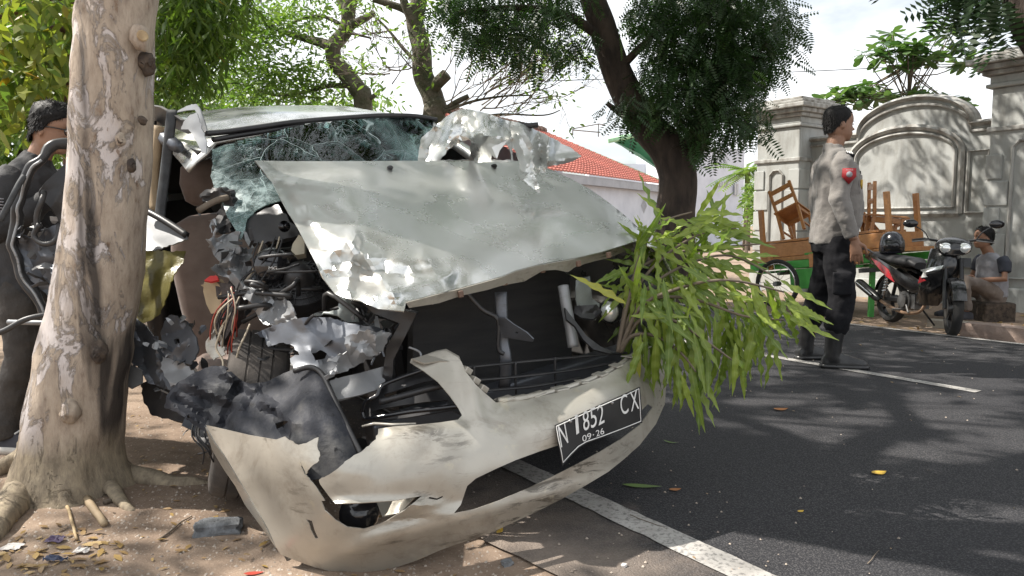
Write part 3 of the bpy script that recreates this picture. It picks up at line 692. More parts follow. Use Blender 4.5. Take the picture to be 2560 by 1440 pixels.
TAN = mat('tan_trim', (.42, .32, .20), (.32, .24, .15), 9, .7)
CABIN = mat('dark_cabin_trim', (.030, .027, .025), (.05, .044, .04), 6, .85)
BELT = mat('belt_webbing', (.05, .055, .06), (.03, .032, .035), 30, .7)
CARPET = mat('grey_carpet', (.10, .085, .08), (.06, .05, .048), 40, .98, bump=.6, bscale=150, bdist=.006)
WIRE1 = mat('wire_beige', (.45, .38, .28), None, 20, .6); WIRE2 = mat('wire_red', (.35, .05, .03), None, 20, .5); WIRE3 = mat('wire_black', (.02, .02, .022), None, 20, .5)
REDM = mat('red_plastic', (.55, .035, .03), (.45, .03, .03), 10, .4)
RADM = mat('radiator_fins', (.016, .016, .017), (.028, .027, .026), 5, .7, bump=.8, bscale=220, bdist=.003, sc=(1, 1, 8))
CREAM = mat('cream_plastic', (.5, .45, .33), (.4, .36, .27), 9, .5)
def liner_mat():
    m, nt, b = newmat('dusty_liner_plastic')
    n1 = nnoise(nt, 5, 7, .65); n2 = nnoise(nt, 13, 5, .6)
    c = ramp(nt, n1, [(.34, (.014, .015, .018)), (.54, (.042, .044, .052)), (.72, (.15, .146, .14))])
    c = mix(nt, ramp(nt, n2, [(.60, 0.), (.66, .9)]), c, (.014, .014, .016))
    nt.links.new(c, b.inputs['Base Color']); b.inputs['Specular IOR Level'].default_value = .2; nt.links.new(ramp(nt, n1, [(.3, .45), (.7, .8)]), b.inputs['Roughness']); bumpn(nt, b, n2, .5, .016); return m
LINER = liner_mat()
def bag_mat():
    m, nt, b = newmat('yellow_film')
    n = nnoise(nt, 12, 5); c = ramp(nt, n, [(.35, (.27, .24, .08)), (.65, (.13, .115, .04))]); nt.links.new(c, b.inputs['Base Color'])
    b.inputs['Roughness'].default_value = .3; t = nt.nodes.new('ShaderNodeBsdfTranslucent'); t.inputs[0].default_value = (.34, .31, .10, 1)
    ms = nt.nodes.new('ShaderNodeMixShader'); ms.inputs[0].default_value = .35; o = nt.nodes['Material Output']
    nt.links.new(b.outputs[0], ms.inputs[1]); nt.links.new(t.outputs[0], ms.inputs[2]); nt.links.new(ms.outputs[0], o.inputs[0]); bumpn(nt, b, n, .5, .02); return m
BAG = bag_mat()
def glass_mat():
    m, nt, b = newmat('cracked_windscreen'); Lk = nt.links.new
    tc = nt.nodes.new('ShaderNodeTexCoord')
    def vor(sc, w_):
        v = nt.nodes.new('ShaderNodeTexVoronoi'); v.feature = 'DISTANCE_TO_EDGE'; v.inputs['Scale'].default_value = sc; Lk(mixv.outputs[0], v.inputs['Vector'])
        return ramp(nt, v.outputs['Distance'], [(0., 1.), (w_, 0.)])
    mixv = nt.nodes.new('ShaderNodeVectorMath'); mixv.operation = 'MULTIPLY_ADD'; mixv.inputs[1].default_value = (.06, .06, .06)
    nn = nt.nodes.new('ShaderNodeTexNoise'); nn.inputs['Scale'].default_value = 7; Lk(tc.outputs['Object'], nn.inputs['Vector']); Lk(nn.outputs['Color'], mixv.inputs[0]); Lk(tc.outputs['Object'], mixv.inputs[2])
    c1 = vor(5.0, .007); c2 = vor(15, .02); c3 = vor(46, .08)
    m1 = ramp(nt, nnoise(nt, 3.2, 4), [(.52, 0.), (.60, .8)]); m2 = ramp(nt, nnoise(nt, 5.5, 6, .7), [(.56, 0.), (.64, .8)])
    at = nt.nodes.new('ShaderNodeAttribute'); at.attribute_name = 'shatter'
    k = mix(nt, 1., mix(nt, 1., c2, m1, 'MULTIPLY'), c1, 'LIGHTEN'); k2 = mix(nt, 1., c3, m2, 'MULTIPLY'); k = mix(nt, 1., k, k2, 'LIGHTEN')
    fine = mix(nt, 1., ramp(nt, nnoise(nt, 26, 6, .75), [(.42, .12), (.62, .8)]), at.outputs['Fac'], 'MULTIPLY')
    k = mix(nt, 1., k, fine, 'LIGHTEN')
    fr = nt.nodes.new('ShaderNodeBsdfGlossy'); fr.inputs['Roughness'].default_value = .03; fr.inputs[0].default_value = (.9, .95, .95, 1)
    tr = nt.nodes.new('ShaderNodeBsdfTransparent'); tr.inputs[0].default_value = (.62, .72, .70, 1)
    lw = nt.nodes.new('ShaderNodeFresnel'); lw.inputs[0].default_value = 1.42
    bn = nt.nodes.new('ShaderNodeBump'); bn.inputs['Strength'].default_value = .12; bn.inputs['Distance'].default_value = .02; Lk(mix(nt, .6, nnoise(nt, 9, 3), k), bn.inputs['Height']); Lk(bn.outputs[0], fr.inputs['Normal'])
    g = nt.nodes.new('ShaderNodeMixShader'); Lk(lw.outputs[0], g.inputs[0]); Lk(tr.outputs[0], g.inputs[1]); Lk(fr.outputs[0], g.inputs[2])
    df = nt.nodes.new('ShaderNodeBsdfPrincipled'); df.inputs['Base Color'].default_value = (.46, .58, .58, 1); df.inputs['Roughness'].default_value = .3
    e = nt.nodes.new('ShaderNodeMixShader'); sc_ = nt.nodes.new('ShaderNodeMath'); sc_.operation = 'MULTIPLY'; sc_.inputs[1].default_value = .62; Lk(k, sc_.inputs[0]); Lk(sc_.outputs[0], e.inputs[0]); Lk(g.outputs[0], e.inputs[1]); Lk(df.outputs[0], e.inputs[2])
    Lk(e.outputs[0], nt.nodes['Material Output'].inputs[0]); return m
WIND = glass_mat()
def glass2():
    m, nt, b = newmat('dark_glass'); b.inputs['Base Color'].default_value = (.03, .035, .035, 1); b.inputs['Roughness'].default_value = .05; b.inputs['Transmission Weight'].default_value = .25; return m
DGLASS = glass2()
def glass3():
    m, nt, b = newmat('clear_lamp_glass'); b.inputs['Base Color'].default_value = (.85, .87, .85, 1); b.inputs['Roughness'].default_value = .06; b.inputs['Metallic'].default_value = .55; b.inputs['Coat Weight'].default_value = 1; return m
LAMPG = glass3()
# ================================================================== the wrecked minivan
car = thing('wrecked_minivan', 'crushed champagne silver minivan with buckled hood, shattered windscreen and torn open driver side', 'car', V(CO.x+RD.x*1.6, CO.y+RD.y*1.6, -.03))
def cgrid(xs, ys, zf, xf=None):
    mb = MB(); vs = []; n = len(ys)
    for x in xs:
        for y in ys: vs.append(CAR(*(xf(x, y) if xf else (x, y, zf(x, y)))))
    fs = [(i*n+j, i*n+j+1, (i+1)*n+j+1, (i+1)*n+j) for i in range(len(xs)-1) for j in range(n-1)]
    return mb.add(vs, fs)
def solid(o, t, off=-1):
    k = o.modifiers.new('thick', 'SOLIDIFY'); k.thickness = t; k.offset = off; return o
def roofz(x, y):
    z = float(np.interp(y, [1.72, 1.86, 2.1, 2.6, 3.5, 4.35], [1.595, 1.635, 1.685, 1.735, 1.735, 1.63]))
    return z - .05*(x/.62)**2 - .07*max(0, (abs(x)-.5)/.16)**2
def roofp(x, y):
    y2 = y + .10*(x/.62)**2*max(0, 1-(y-1.72)/.6)
    z = roofz(x, y) - (.03 if x < -.55 else 0) + .012*noise.noise(V(x*2.5, y*2, 1))
    return (x, y2, z)
solid(cgrid(np.linspace(-.66, .66, 30), np.concatenate([np.linspace(1.72, 2.6, 16), np.linspace(2.75, 4.4, 10)]), None, roofp).build('roof', SILVER, car, smooth=True), .012)
solid(cgrid(np.linspace(-.6, .6, 12), np.linspace(1.86, 4.3, 10), lambda x, y: roofz(x, y)-.045).build('headliner', CABIN, car, smooth=True), .01)
for sgn in (-1, 1): # roof rails along both sides
    mb = MB(); mb.tube([CAR(sgn*.66, y, roofz(.6, y)-.03) for y in (1.95 if sgn < 0 else 1.8, 2.3, 2.8, 3.4, 4.0, 4.38)], [.03, .04, .045, .045, .045, .04], 8); mb.build('roof_rail', STEEL if sgn < 0 else SILVER, car, smooth=True)
# shell of the cabin
MB().box((0, 0, 0), (1, 1, 1)).xf(Matrix.Identity(4))
def cbox(name, c, s, m, bev=.01, par=None, rot=None):
    mb = MB(); rm = CARROT if rot is None else CARROT @ rot
    mb.box(CAR(*c), s, rm); return mb.build(name, m, par or car, bevel=bev)
cbox('floor_pan', (0, 2.85, .36), (1.5, 3.1, .06), CABIN)
solid(cgrid([-.7, -.35, 0, .35, .7], [0, 1, 2, 3, 4, 5], None, lambda x, y: (x*(1-.12*max(0, y-2)/3), 4.38+.06*(1-(y/5-.3)**2)-.12*max(0, y-2)/3, .4+y*.235)).build('tailgate', SILVER, car, smooth=True), .03)
cbox('rear_window', (0, 4.36, 1.32), (1.1, .02, .36), DGLASS, 0)
def sideprof(sg):
    def f(y, k): # k 0..6 up the side
        z = [.32, .45, .65, .85, 1.0, 1.04][k]; x = [.80, .845, .86, .85, .82, .79][k]; return (sg*x, y, z)
    return f
f = sideprof(1); solid(cgrid(list(np.linspace(1.15, 4.38, 16)), range(6), None, f).build('side_panel', SILVER, car, smooth=True), .02)
f = sideprof(-1); solid(cgrid(list(np.linspace(2.5, 4.38, 12)), range(6), None, f).build('side_panel', SILVER, car, smooth=True), .02)
for y0, y1 in ((1.3, 2.2), (2.35, 3.25), (3.4, 4.2)):
    o = MB().add([CAR(.79, y0, 1.05), CAR(.79, y1, 1.05), CAR(.68, y1-.02, 1.58), CAR(.68, max(y0, 1.72), 1.56)], [(0, 1, 2, 3)]).build('side_window', DGLASS, car); solid(o, .005)
for y0, y1 in ((2.55, 3.3), (3.45, 4.2)):
    o = MB().add([CAR(-.79, y0, 1.05), CAR(-.79, y1, 1.05), CAR(-.68, y1-.02, 1.58), CAR(-.68, y0, 1.58)], [(0, 1, 2, 3)]).build('side_window', DGLASS, car); solid(o, .005)
for y in (2.28, 3.34, 4.3): MB().tube([CAR(.80, y, .9), CAR(.79, y, 1.06), CAR(.67, y, 1.6)], [.05, .045, .04], 6).build('pillar', BLACK, car, smooth=True)
MB().tube([CAR(.76, 1.12, 1.05), CAR(.70, 1.45, 1.35), CAR(.62, 1.80, 1.57)], [.035, .035, .03], 8).build('front_pillar', SILVER, car, smooth=True)
for y in (2.34, 3.4): MB().tube([CAR(-.84, y, .4), CAR(-.82, y, 1.0), CAR(-.67, y, 1.62)], [.06, .055, .04], 8).build('pillar', BLACK, car, smooth=True)
# back seat, front seats
def seat(nm, x, y, m, w_=.5):
    mb = MB(); rings = []
    for z, ww, dp, dy in [(.46, .8, .07, -.06), (.52, .95, .085, -.05), (.75, 1, .085, .0), (.95, 1., .08, .05), (1.08, .9, .07, .09), (1.16, .72, .055, .11), (1.19, .45, .03, .12)]:
        rings.append([CAR(x+math.copysign(abs(math.cos(a))**.6, math.cos(a))*w_/2*ww, y+dy+math.copysign(abs(math.sin(a))**.7, math.sin(a))*dp, z) for a in np.linspace(0, 2*math.pi, 20, endpoint=False)])
    mb.loft(rings); s_ = mb.build(nm, m, car, smooth=True)
    mb = MB(); rings = []
    for z, ww, dp in [(1.24, .6, .03), (1.27, .9, .05), (1.36, 1., .055), (1.44, .85, .045), (1.47, .5, .02)]:
        rings.append([CAR(x+math.copysign(abs(math.cos(a))**.6, math.cos(a))*.13*ww, y+.12+math.sin(a)*dp, z) for a in np.linspace(0, 2*math.pi, 16, endpoint=False)])
    mb.loft(rings); mb.build('headrest', m, s_, smooth=True)
    for dx in (-.06, .06): MB().tube([CAR(x+dx, y+.11, 1.14), CAR(x+dx, y+.12, 1.28)], .007, 6).build('headrest_post', STEEL2, s_)
    mb = MB(); rings = []
    for yy, ww, th in [(y-.52, .8, .05), (y-.48, .95, .075), (y-.25, 1, .08), (y+.02, .95, .08)]:
        rings.append([CAR(x+math.copysign(abs(math.cos(a))**.5, math.cos(a))*w_/2*ww, yy, .47+math.copysign(abs(math.sin(a))**.6, math.sin(a))*th) for a in np.linspace(0, 2*math.pi, 16, endpoint=False)])
    mb.loft(rings); mb.build('seat_cushion', m, s_, smooth=True)
    return s_
seat('driver_seat', -.50, 2.12, SEATM); seat('passenger_seat', .36, 2.15, SEATM)
for x in (-.48, 0, .46): seat('rear_seat', x, 3.1, CABIN, .46)
# belts and inner pillar trim at the torn open side
mb = MB(); P = [PX(*p) for p in [(430,275,3.62),(424,330,3.60),(414,420,3.60),(404,500,3.58),(398,560,3.56)]]; mb.tube(spline(P, 4), [(.006, .026)]*17, 8, refup=(0, 1, 0)); mb.build('seat_belt', BELT, car, smooth=True)
mb = MB(); P = [PX(*p) for p in [(398,315,3.75),(390,380,3.75),(384,450,3.75),(388,530,3.72)]]; mb.tube(spline(P, 4), [(.02, .028)]*13, 8); mb.build('pillar_trim', TAN, car, smooth=True)
mb = MB(); P = [PX(*p) for p in [(374,300,3.8),(368,400,3.8),(366,540,3.8)]]; mb.tube(spline(P, 4), .035, 8); mb.build('door_pillar', BLACK, car, smooth=True)
sheet('roof_frame', [(366,262),(400,268),(430,285),(452,300),(470,300),(505,330),(470,335),(430,318),(366,310)], [(366,280,3.85),(430,290,3.62),(505,330,3.4),(470,300,3.46)], BLACK, car, 10, .012, crumple(4, .03, 40))
sheet('pillar_shred', z2((385,235),(400,190),(430,155),(480,130),(500,170),(520,245),(548,310),(545,388),(515,385),(490,330),(465,285),(430,235)), [(455,320,3.42),(490,285,3.36),(510,382,3.26)], STEEL2, car, 7, .004, crumple(8, .02, 25), jag=1.5)
sheet('roof_corner_frame', z2((378,110),(430,85),(480,75),(505,110),(530,180),(548,245),(520,245),(505,190),(490,140),(470,110),(420,115),(350,130)), [(455,275,3.6),(490,265,3.5),(515,325,3.38)], STEEL2, car, 8, .006)
# windscreen with its bright black seal
wc = [(527,375,3.32),(545,480,3.06),(600,590,2.86),(930,292,3.86),(1090,305,4.04),(1060,470,3.78),(760,480,3.10),(690,505,2.98),(720,400,3.25),(800,380,3.42)]
ws = sheet('windscreen', [(530,372),(560,362),(640,340),(700,325),(760,312),(860,300),(960,292),(1040,295),(1085,303),(1075,340),(1062,400),(1060,470),(900,480),(760,490),(700,502),(665,512),(640,525),(618,545),(612,575),(602,600),(592,585),(580,560),(562,525),(548,498),(535,470),(526,440),(532,410)], wc, WIND, car, 12, .005, crumple(3, .012, 90), jag=3, jagmask=lambda x, y: x < 650 or y < 345)
at = ws.data.attributes.new('shatter', 'FLOAT', 'POINT'); off = wloc(car); vals = []
def topx(p):
    q = p-V(0, 0, CAMZ); zc = q.y*_cp-q.z*_sp; yc = q.y*_sp+q.z*_cp; return 1280+FPX*q.x/zc, 720-FPX*yc/zc
for v in ws.data.vertices:
    x, y = topx(v.co+off); s_ = sstep(610, 530, x)*.6+sstep(425, 480, y)*sstep(800, 660, x); s_ = max(s_, .35*sstep(50, 5, abs(x-(940+(y-290)*.9))))
    vals.append(min(1, s_))
at.data.foreach_set('value', vals)
pxtube(MB(), [(512,334,3.39),(560,330,3.44),(640,319,3.52),(740,305,3.64),(860,295,3.78),(960,289,3.9),(1040,291,4.0),(1092,300,4.06)], .013, 6).build('windscreen_seal', BLACK, car, smooth=True)
pxtube(MB(), [(530,350,3.40),(600,338,3.48),(700,322,3.60),(760,310,3.68)], .012, 6).build('torn_seal', BLACK, car, smooth=True)
# hood
hc = [(640,402,2.90),(1000,402,3.26),(1290,402,3.56),(1380,425,3.58),(1480,478,3.40),(1560,535,3.20),(1612,600,3.06),(1585,605,2.90),(1390,684,2.66),(1200,730,2.42),(1020,772,2.20),(940,765,2.22),(830,710,2.34),(760,590,2.56),(690,470,2.80),(1100,560,2.74),(1300,560,2.90),(900,560,2.60)]
cf = crumple(12, .085, 105); cf2 = crumple(31, .035, 45)
ff = folds([(760,545,930,645,34,.04),(850,650,1010,692,26,-.035),(885,590,868,725,24,.04),(1010,690,1135,700,38,-.03),(930,745,1125,690,28,.03),(815,690,945,705,20,-.03),(690,448,830,470,13,.018),(720,500,800,600,22,-.025),(1060,640,1120,730,24,.02),(910,640,985,740,18,.03)])
def hd(x, y):
    w_ = sstep(1040, 880, x+.25*(y-600))*sstep(470, 600, y)
    w2 = math.exp(-((x-1100)/150)**2-((y-690)/60)**2)*.5
    edge = sstep(740, 690, x)*.4
    ridge = -.02*math.exp(-((y-430-(x-650)*.02)/14)**2)*sstep(900, 700, x)
    return ff(x, y)+(cf(x, y)+cf2(x, y))*(w_+w2) + cf2(x, y)*edge + ridge + .012*noise.noise(V(x/210, y/150, 3)) + .006*math.exp(-((x-(1330+(y-420)*.86))/14)**2)
hp = z4((40,1322),(200,1280),(400,1230),(650,1160),(740,1122),(900,1080),(1130,1040),(1300,1000),(1500,938))
hood_out = [(637,401),(720,403),(860,403),(1000,402),(1150,402),(1290,402),(1340,410),(1380,425),(1430,448),(1480,476),(1530,512),(1570,545),(1597,570),(1608,590),(1606,613),(1596,612)] + [hp[8]] + hp[7::-1] + [(1010,778),(945,772),(900,752),(868,746),(838,735),(808,695),(775,630),(745,572),(720,530),(697,487),(680,455),(660,430)]
hood = sheet('hood', hood_out, hc, SILVER, car, 11, .004, hd)
fl_lo = z4((60,1362),(250,1332),(400,1282),(560,1247),(660,1217),(800,1192),(850,1162),(920,1122),(1000,1117),(1080,1132),(1130,1097),(1250,1062),(1340,1042),(1500,977))
fc = [(x, y, d+.012) for x, y, d in hc]+[(x, y+18, d+.05) for x, y, d in hc if y > 600 and x > 1000]
sheet('hood_lip', [(a, b+3) for a, b in hp]+fl_lo[::-1], [(1020,775,2.235),(1200,732,2.455),(1390,686,2.695),(1585,607,2.935),(1025,792,2.26),(1210,752,2.48),(1400,705,2.72),(1585,622,2.95)], BUMP, hood, 7, .004, crumple(5, .006, 40))
Dh = tps(hc)
for x, y in z4((390,1268),(672,1192),(918,1112),(1147,1072),(1342,1017)):
    MB().box(PX(x, y+2, Dh(x, y)+.005), (.018, .012, .022), CARROT).build('lip_clip', mat('brown_clip', (.16, .10, .07), None, 20, .6) if 'brown_clip' not in MATS else MATS['brown_clip'], hood, bevel=.003)
for x, y in [(975,419),(1235,415)]: MB().ell(PX(x, y, Dh(x, y)-.01), (.012, .02, .01), CARROT).build('washer_nozzle', BLACK, hood, smooth=True)
# far wing beside the hood and its lamp
solid(cgrid(list(np.linspace(.18, 1.25, 12)), range(6), None, lambda y, k: ([.70, .80, .85, .865, .85, .77][k]-.16*max(0, (.55-y)/.4)**2, y, [.99, .95, .86, .72, .58, .50][k]+.05*(y-.6)*(k < 3)-(.0 if k < 4 else 0))).build('front_wing', SILVER, car, smooth=True), .008)
# engine bay: radiator, posts, fans, pipes
cbox('engine_block', (.12, .98, .62), (.75, .5, .5), BLACK, .03); cbox('bulkhead', (.12, 1.32, .72), (1.15, .05, .7), CABIN, .01)  # plain dark masses put in to block light through the bay
sheet('radiator', [(1035,745),(1180,715),(1400,670),(1425,690),(1430,900),(1380,935),(1200,965),(1030,985)], [(1035,860,2.56),(1430,800,2.98),(1200,960,2.72)], RADM, car, 40, .04)
mb = MB(); P = [PX(*p) for p in [(1252,730,2.62),(1254,790,2.60),(1256,850,2.60),(1264,900,2.59),(1260,970,2.62)]]; mb.tube(spline(P, 3), [(.006, .022)]*13, 8, refup=(0, 1, 0)); mb.build('latch_post', STEEL, car, smooth=True)
sheet('latch_bracket', z5((830,370),(870,372),(920,410),(1000,460),(1040,500),(1035,515),(900,495),(835,492)), [(1250,800,2.56),(1330,852,2.52),(1250,845,2.58)], STEEL, car, 8, .006, crumple(2, .012, 30), holes=[z5((930,452),(950,456),(948,468),(932,466))])
mb = MB(); pxtube(mb, [(1408,715,2.72),(1415,760,2.70),(1426,820,2.69),(1433,868,2.68)], .021, 10); mb.build('dryer_tube', STEEL2, car, smooth=True)
pxtube(MB(), [(1050,640,2.5),(1120,680,2.55),(1200,770,2.58),(1245,800,2.58),(1245,870,2.58),(1260,885,2.58)], .008, 6).build('hose', BLACK, car, smooth=True)
pxtube(MB(), [(1022,868,2.38),(1040,875,2.38),(1052,885,2.38),(1054,915,2.36)], .004, 6).build('pipe', STEEL2, car, smooth=True)
sheet('lamp_mount', [(1440,700),(1475,690),(1480,745),(1500,760),(1490,800),(1450,790),(1440,745)], [(1440,700,2.78),(1500,790,2.8),(1450,790,2.72)], INNER, car, 9, .005, crumple(9, .03, 30))
sheet('lamp_bracket', z5((1230,310),(1260,350),(1300,400),(1360,480),(1440,540),(1520,575),(1500,585),(1400,560),(1340,500),(1290,420),(1240,380)), [(1413,775,2.66),(1460,840,2.62),(1530,880,2.62)], BLACK, car, 7, .01, crumple(6, .02, 25))
sheet('crushed_bracket', z5((1290,300),(1420,290),(1450,330),(1400,380),(1330,370),(1280,340)), [(1440,770,2.72),(1500,765,2.74),(1470,795,2.7)], BLACK, car, 7, .008, crumple(16, .04, 20))
lp = MB(); lp.ell(PX(1524,779,2.80), (.036, .036, .040), None, 14, 10); hl = lp.build('headlamp_bulb', LAMPG, car, smooth=True)
MB().tube([PX(1524,779,2.82), PX(1526,778,2.90)], [.040, .05], 14).build('lamp_ring', BLACK, hl, smooth=True)
MB().tube([PX(1600,720,2.84), PX(1606,716,2.98)], [.05, .085], 18).build('headlamp_housing', BLACK, car, smooth=True)
for pts_, nm in (([(1150,920,2.50),(1270,908,2.56),(1400,896,2.66),(1480,889,2.72),(1565,882,2.80)], 'grille_bar'), ([(1170,952,2.48),(1300,941,2.55),(1430,925,2.66),(1540,906,2.74)], 'grille_bar'), ([(1190,978,2.47),(1330,966,2.55),(1450,945,2.66)], 'grille_bar')):
    mb = MB(); mb.tube(spline([PX(*p) for p in pts_], 5), [(.005, .011)]*(5*(len(pts_)-1)+1), 8); mb.build(nm, BLACK, car, smooth=True)
for x, y0, y1, d in ((1289,905,985,2.55),(1388,893,965,2.64),(1185,915,980,2.5)): pxtube(MB(), [(x,y0,d),(x,(y0+y1)/2,d),(x+1,y1,d)], .005, 5).build('grille_post', BLACK, car, smooth=True)
cbox('crossmember', (.1, .42, .47), (1.25, .09, .09), STEEL, .01); cbox('lower_shield', (.1, .62, .30), (1.2, .5, .02), BLACK, .005)
sheet('air_guide', [(905,1035),(912,1005),(940,990),(955,965),(1000,945),(1060,925),(1140,905),(1160,935),(1150,1035),(1130,1025),(1010,1045),(930,1052)], [(905,1035,2.42),(1060,925,2.46),(1150,1030,2.36),(1150,930,2.5)], BLACK, car, 14, .006, crumple(6, .008, 60), holes=[[(925,1030),(960,1020),(1060,1005),(1120,1000),(1118,1012),(1020,1025),(940,1040)], [(960,985),(1060,955),(1120,945),(1122,962),(1040,985),(962,1000)]])
mb = MB(); pxtube(mb, [(906,1030,2.38),(915,1003,2.38),(942,990,2.38),(956,964,2.40),(1000,945,2.42),(1055,926,2.43),(1110,905,2.44)], .008, 6); pxtube(mb, [(906,1030,2.38),(912,1046,2.37),(935,1045,2.36),(1020,1030,2.33),(1090,1022,2.31),(1148,1015,2.30)], .008, 6); mb.build('grille_frame', GLOSSB, car, smooth=True)
pxtube(MB(), [(950,1005,2.36),(1000,992,2.35),(1080,970,2.36),(1130,960,2.38)], .011, 6).build('grille_bar', BLACK, car, smooth=True)
# crushed driver's corner
sheet('cowl_panel', z2((760,830),(820,780),(900,745),(1000,710),(1060,800),(1115,860),(1140,910),(1010,935),(880,955),(800,960),(755,905)), [(600,580,2.92),(700,510,2.96),(745,590,2.84)], BLACK, car, 10, .02, crumple(21, .05, 45), jag=3)
MB().tube([PX(711,566,2.80), PX(711,566,2.78), PX(711,566,2.83)], [.022, .022, .012], 14).build('blower_socket', GLOSSB, car, smooth=True)
sheet('dash_fragment', z2((500,650),(540,615),(640,605),(700,640),(720,720),(690,800),(700,880),(640,900),(600,860),(615,760),(660,700),(600,690),(520,690)), [(500,490,3.0),(560,480,2.98),(560,580,2.92)], BLACK, car, 7, .025, crumple(14, .07, 28), jag=3)
pxtube(MB(), [(495,528,2.90),(515,515,2.92),(545,500,2.95),(570,494,2.98)], .013, 7).build('column_stalk', TWIG, car, smooth=True)
sheet('broken_frame', z2((560,810),(605,800),(600,920),(640,915),(700,890),(760,880),(745,960),(760,1010),(690,1050),(730,1090),(650,1090),(600,1040),(540,930),(585,915)), [(525,560,2.84),(600,580,2.80),(590,660,2.74)], STEEL2, car, 7, .005, crumple(41, .09, 20), jag=4, holes=[z2((575,840),(597,825),(592,905),(580,900))])
sheet('firewall_shreds', z2((640,1030),(700,1010),(800,980),(840,1000),(820,1090),(870,1150),(880,1210),(800,1240),(740,1250),(690,1180),(620,1150),(575,1110),(640,1080)), [(555,650,2.74),(640,640,2.80),(620,720,2.68)], STEEL2, car, 7, .004, crumple(43, .10, 20), jag=4, holes=[z2((672,1130),(690,1122),(705,1140),(690,1160),(672,1152))])
mb = MB(); mb.ell(PX(682,664,2.70), (.062, .05, .066)); mb.tube([PX(700,668,2.78), PX(678,664,2.69), PX(674,663,2.645)], [.07, .068, .05], 20); bo = mb.build('brake_booster', GLOSSB, car, smooth=True)
def text_mesh(s, size=1.):
    cu = bpy.data.curves.new('t', 'FONT'); cu.body = s; cu.size = size; cu.align_x = 'CENTER'; cu.align_y = 'CENTER'
    o = bpy.data.objects.new('t', cu); col.objects.link(o); bpy.context.view_layer.update(); dg = bpy.context.evaluated_depsgraph_get(); me = bpy.data.meshes.new_from_object(o.evaluated_get(dg))
    vs = [v.co.copy() for v in me.vertices]; fs = [tuple(p.vertices) for p in me.polygons]; bpy.data.objects.remove(o); bpy.data.meshes.remove(me); return vs, fs
WHITE = mat('white_paint', (.75, .75, .73), (.6, .6, .58), 30, .6)
def billboard(s, c, ux, uy, h, mb, mi=0, cond=1., ext=.0015):
    vs, fs = text_mesh(s); ux = Vector(ux).normalized(); uy = Vector(uy).normalized(); xs = [v.x for v in vs]; ys = [v.y for v in vs]; k = h/(max(ys)-min(ys)); cx = (max(xs)+min(xs))/2; cy = (max(ys)+min(ys))/2
    mb.add([Vector(c)+ux*((v.x-cx)*k*cond)+uy*((v.y-cy)*k) for v in vs], fs, mi); return mb
mb = MB(); billboard('MG', PX(682,670,2.618), (.98, .15, 0), (0, .2, 1), .011, mb, 0, 1.3); mb.build('booster_mark', WHITE, bo)
# ribbed plastic blower housing
ax = (V(.15, -.62, .75)).normalized(); qc = PX(748,708,2.72); q = ax.to_track_quat('Z', 'Y').to_matrix()
mb = MB(); prof = [(.0, .085), (.02, .084), (.038, .075), (.05, .055), (.055, .03), (.062, .022), (.118, .0), (.12, -.035), (.0, -.04)]
rings = [[qc+q @ V(r_*math.cos(a), r_*math.sin(a), z) for a in np.linspace(0, 2*math.pi, 40, endpoint=False)] for r_, z in [(max(r_, .001), z) for r_, z in prof]]
mb.loft(rings); bh = mb.build('blower_housing', BLACK, car, smooth=True, angle=35)
mb = MB()
for k in range(26):
    a = 2*math.pi*k/26; c, s_ = math.cos(a), math.sin(a); A = qc+q @ V(.062*c, .062*s_, .028); B = qc+q @ V(.118*c, .118*s_, .006); mb.beam(A, B, .003, .008, up=ax)
for r_, z in ((.075, .024), (.095, .015), (.117, .006)): mb.tube([qc+q @ V(r_*math.cos(a), r_*math.sin(a), z) for a in np.linspace(0, 2*math.pi, 41)], .0028, 5, cap=False)
mb.build('housing_ribs', BLACK, bh)
sheet('cream_bottle', z2((1090,960),(1130,900),(1165,930),(1165,1020),(1110,1030),(1080,1000)), [(735,600,2.76),(760,620,2.74),(745,640,2.72)], CREAM, car, 6, .03)
sheet('inner_panel', z3((440,0),(560,40),(720,85),(790,150),(830,250),(700,275),(620,265),(560,180),(540,130),(470,90)), [(590,705,2.66),(740,800,2.56),(640,800,2.58)], STEEL2, car, 8, .004, crumple(51, .11, 30), jag=4)
sheet('strut_plate', z3((570,322),(640,290),(780,242),(860,225),(1000,225),(1150,262),(1300,282),(1390,322),(1360,385),(1200,425),(1080,485),(990,590),(940,545),(880,520),(800,530),(780,470),(835,450),(805,400),(740,375),(650,400),(628,345)), [(640,835,2.50),(760,795,2.50),(975,830,2.46),(740,915,2.42),(810,940,2.38),(880,890,2.40)], STEEL, car, 9, .004, crumple(61, .08, 48), jag=3, holes=[z3((910,440),(960,420),(1000,440),(990,470),(930,480)), z3((1130,345),(1170,330),(1190,345),(1160,360))])
sheet('wing_rail', z3((1100,340),(1260,300),(1390,320),(1340,430),(1200,500),(1080,560),(1000,600),(985,580),(1090,490),(1000,490),(1010,470),(1120,430)), [(860,840,2.38),(980,830,2.42),(820,945,2.34)], STEEL2, car, 9, .004, crumple(67, .08, 40), jag=4)
sheet('chassis_rail', z3((1060,720),(1040,690),(1000,610),(1100,580),(1190,560),(1365,512),(1355,570),(1345,645),(1200,690)), [(825,955,2.36),(965,915,2.46),(845,1000,2.32),(960,968,2.42)], STEEL2, car, 9, .008, crumple(71, .025, 70))
sheet('radiator_frame', z3((1200,120),(1260,100),(1490,190),(1540,200),(1400,480),(1390,640),(1320,680),(1360,400),(1440,260),(1280,200)), [(920,760,2.44),(1030,780,2.42),(960,960,2.46)], BLACK, car, 10, .02, crumple(77, .05, 60))
sheet('bay_bracket', z3((1060,60),(1190,100),(1195,250),(1130,255),(1060,210),(1010,200),(940,215),(920,205),(1075,175)), [(850,750,2.5),(895,800,2.48),(800,790,2.46)], INNER, car, 9, .006, crumple(81, .04, 40), jag=3)
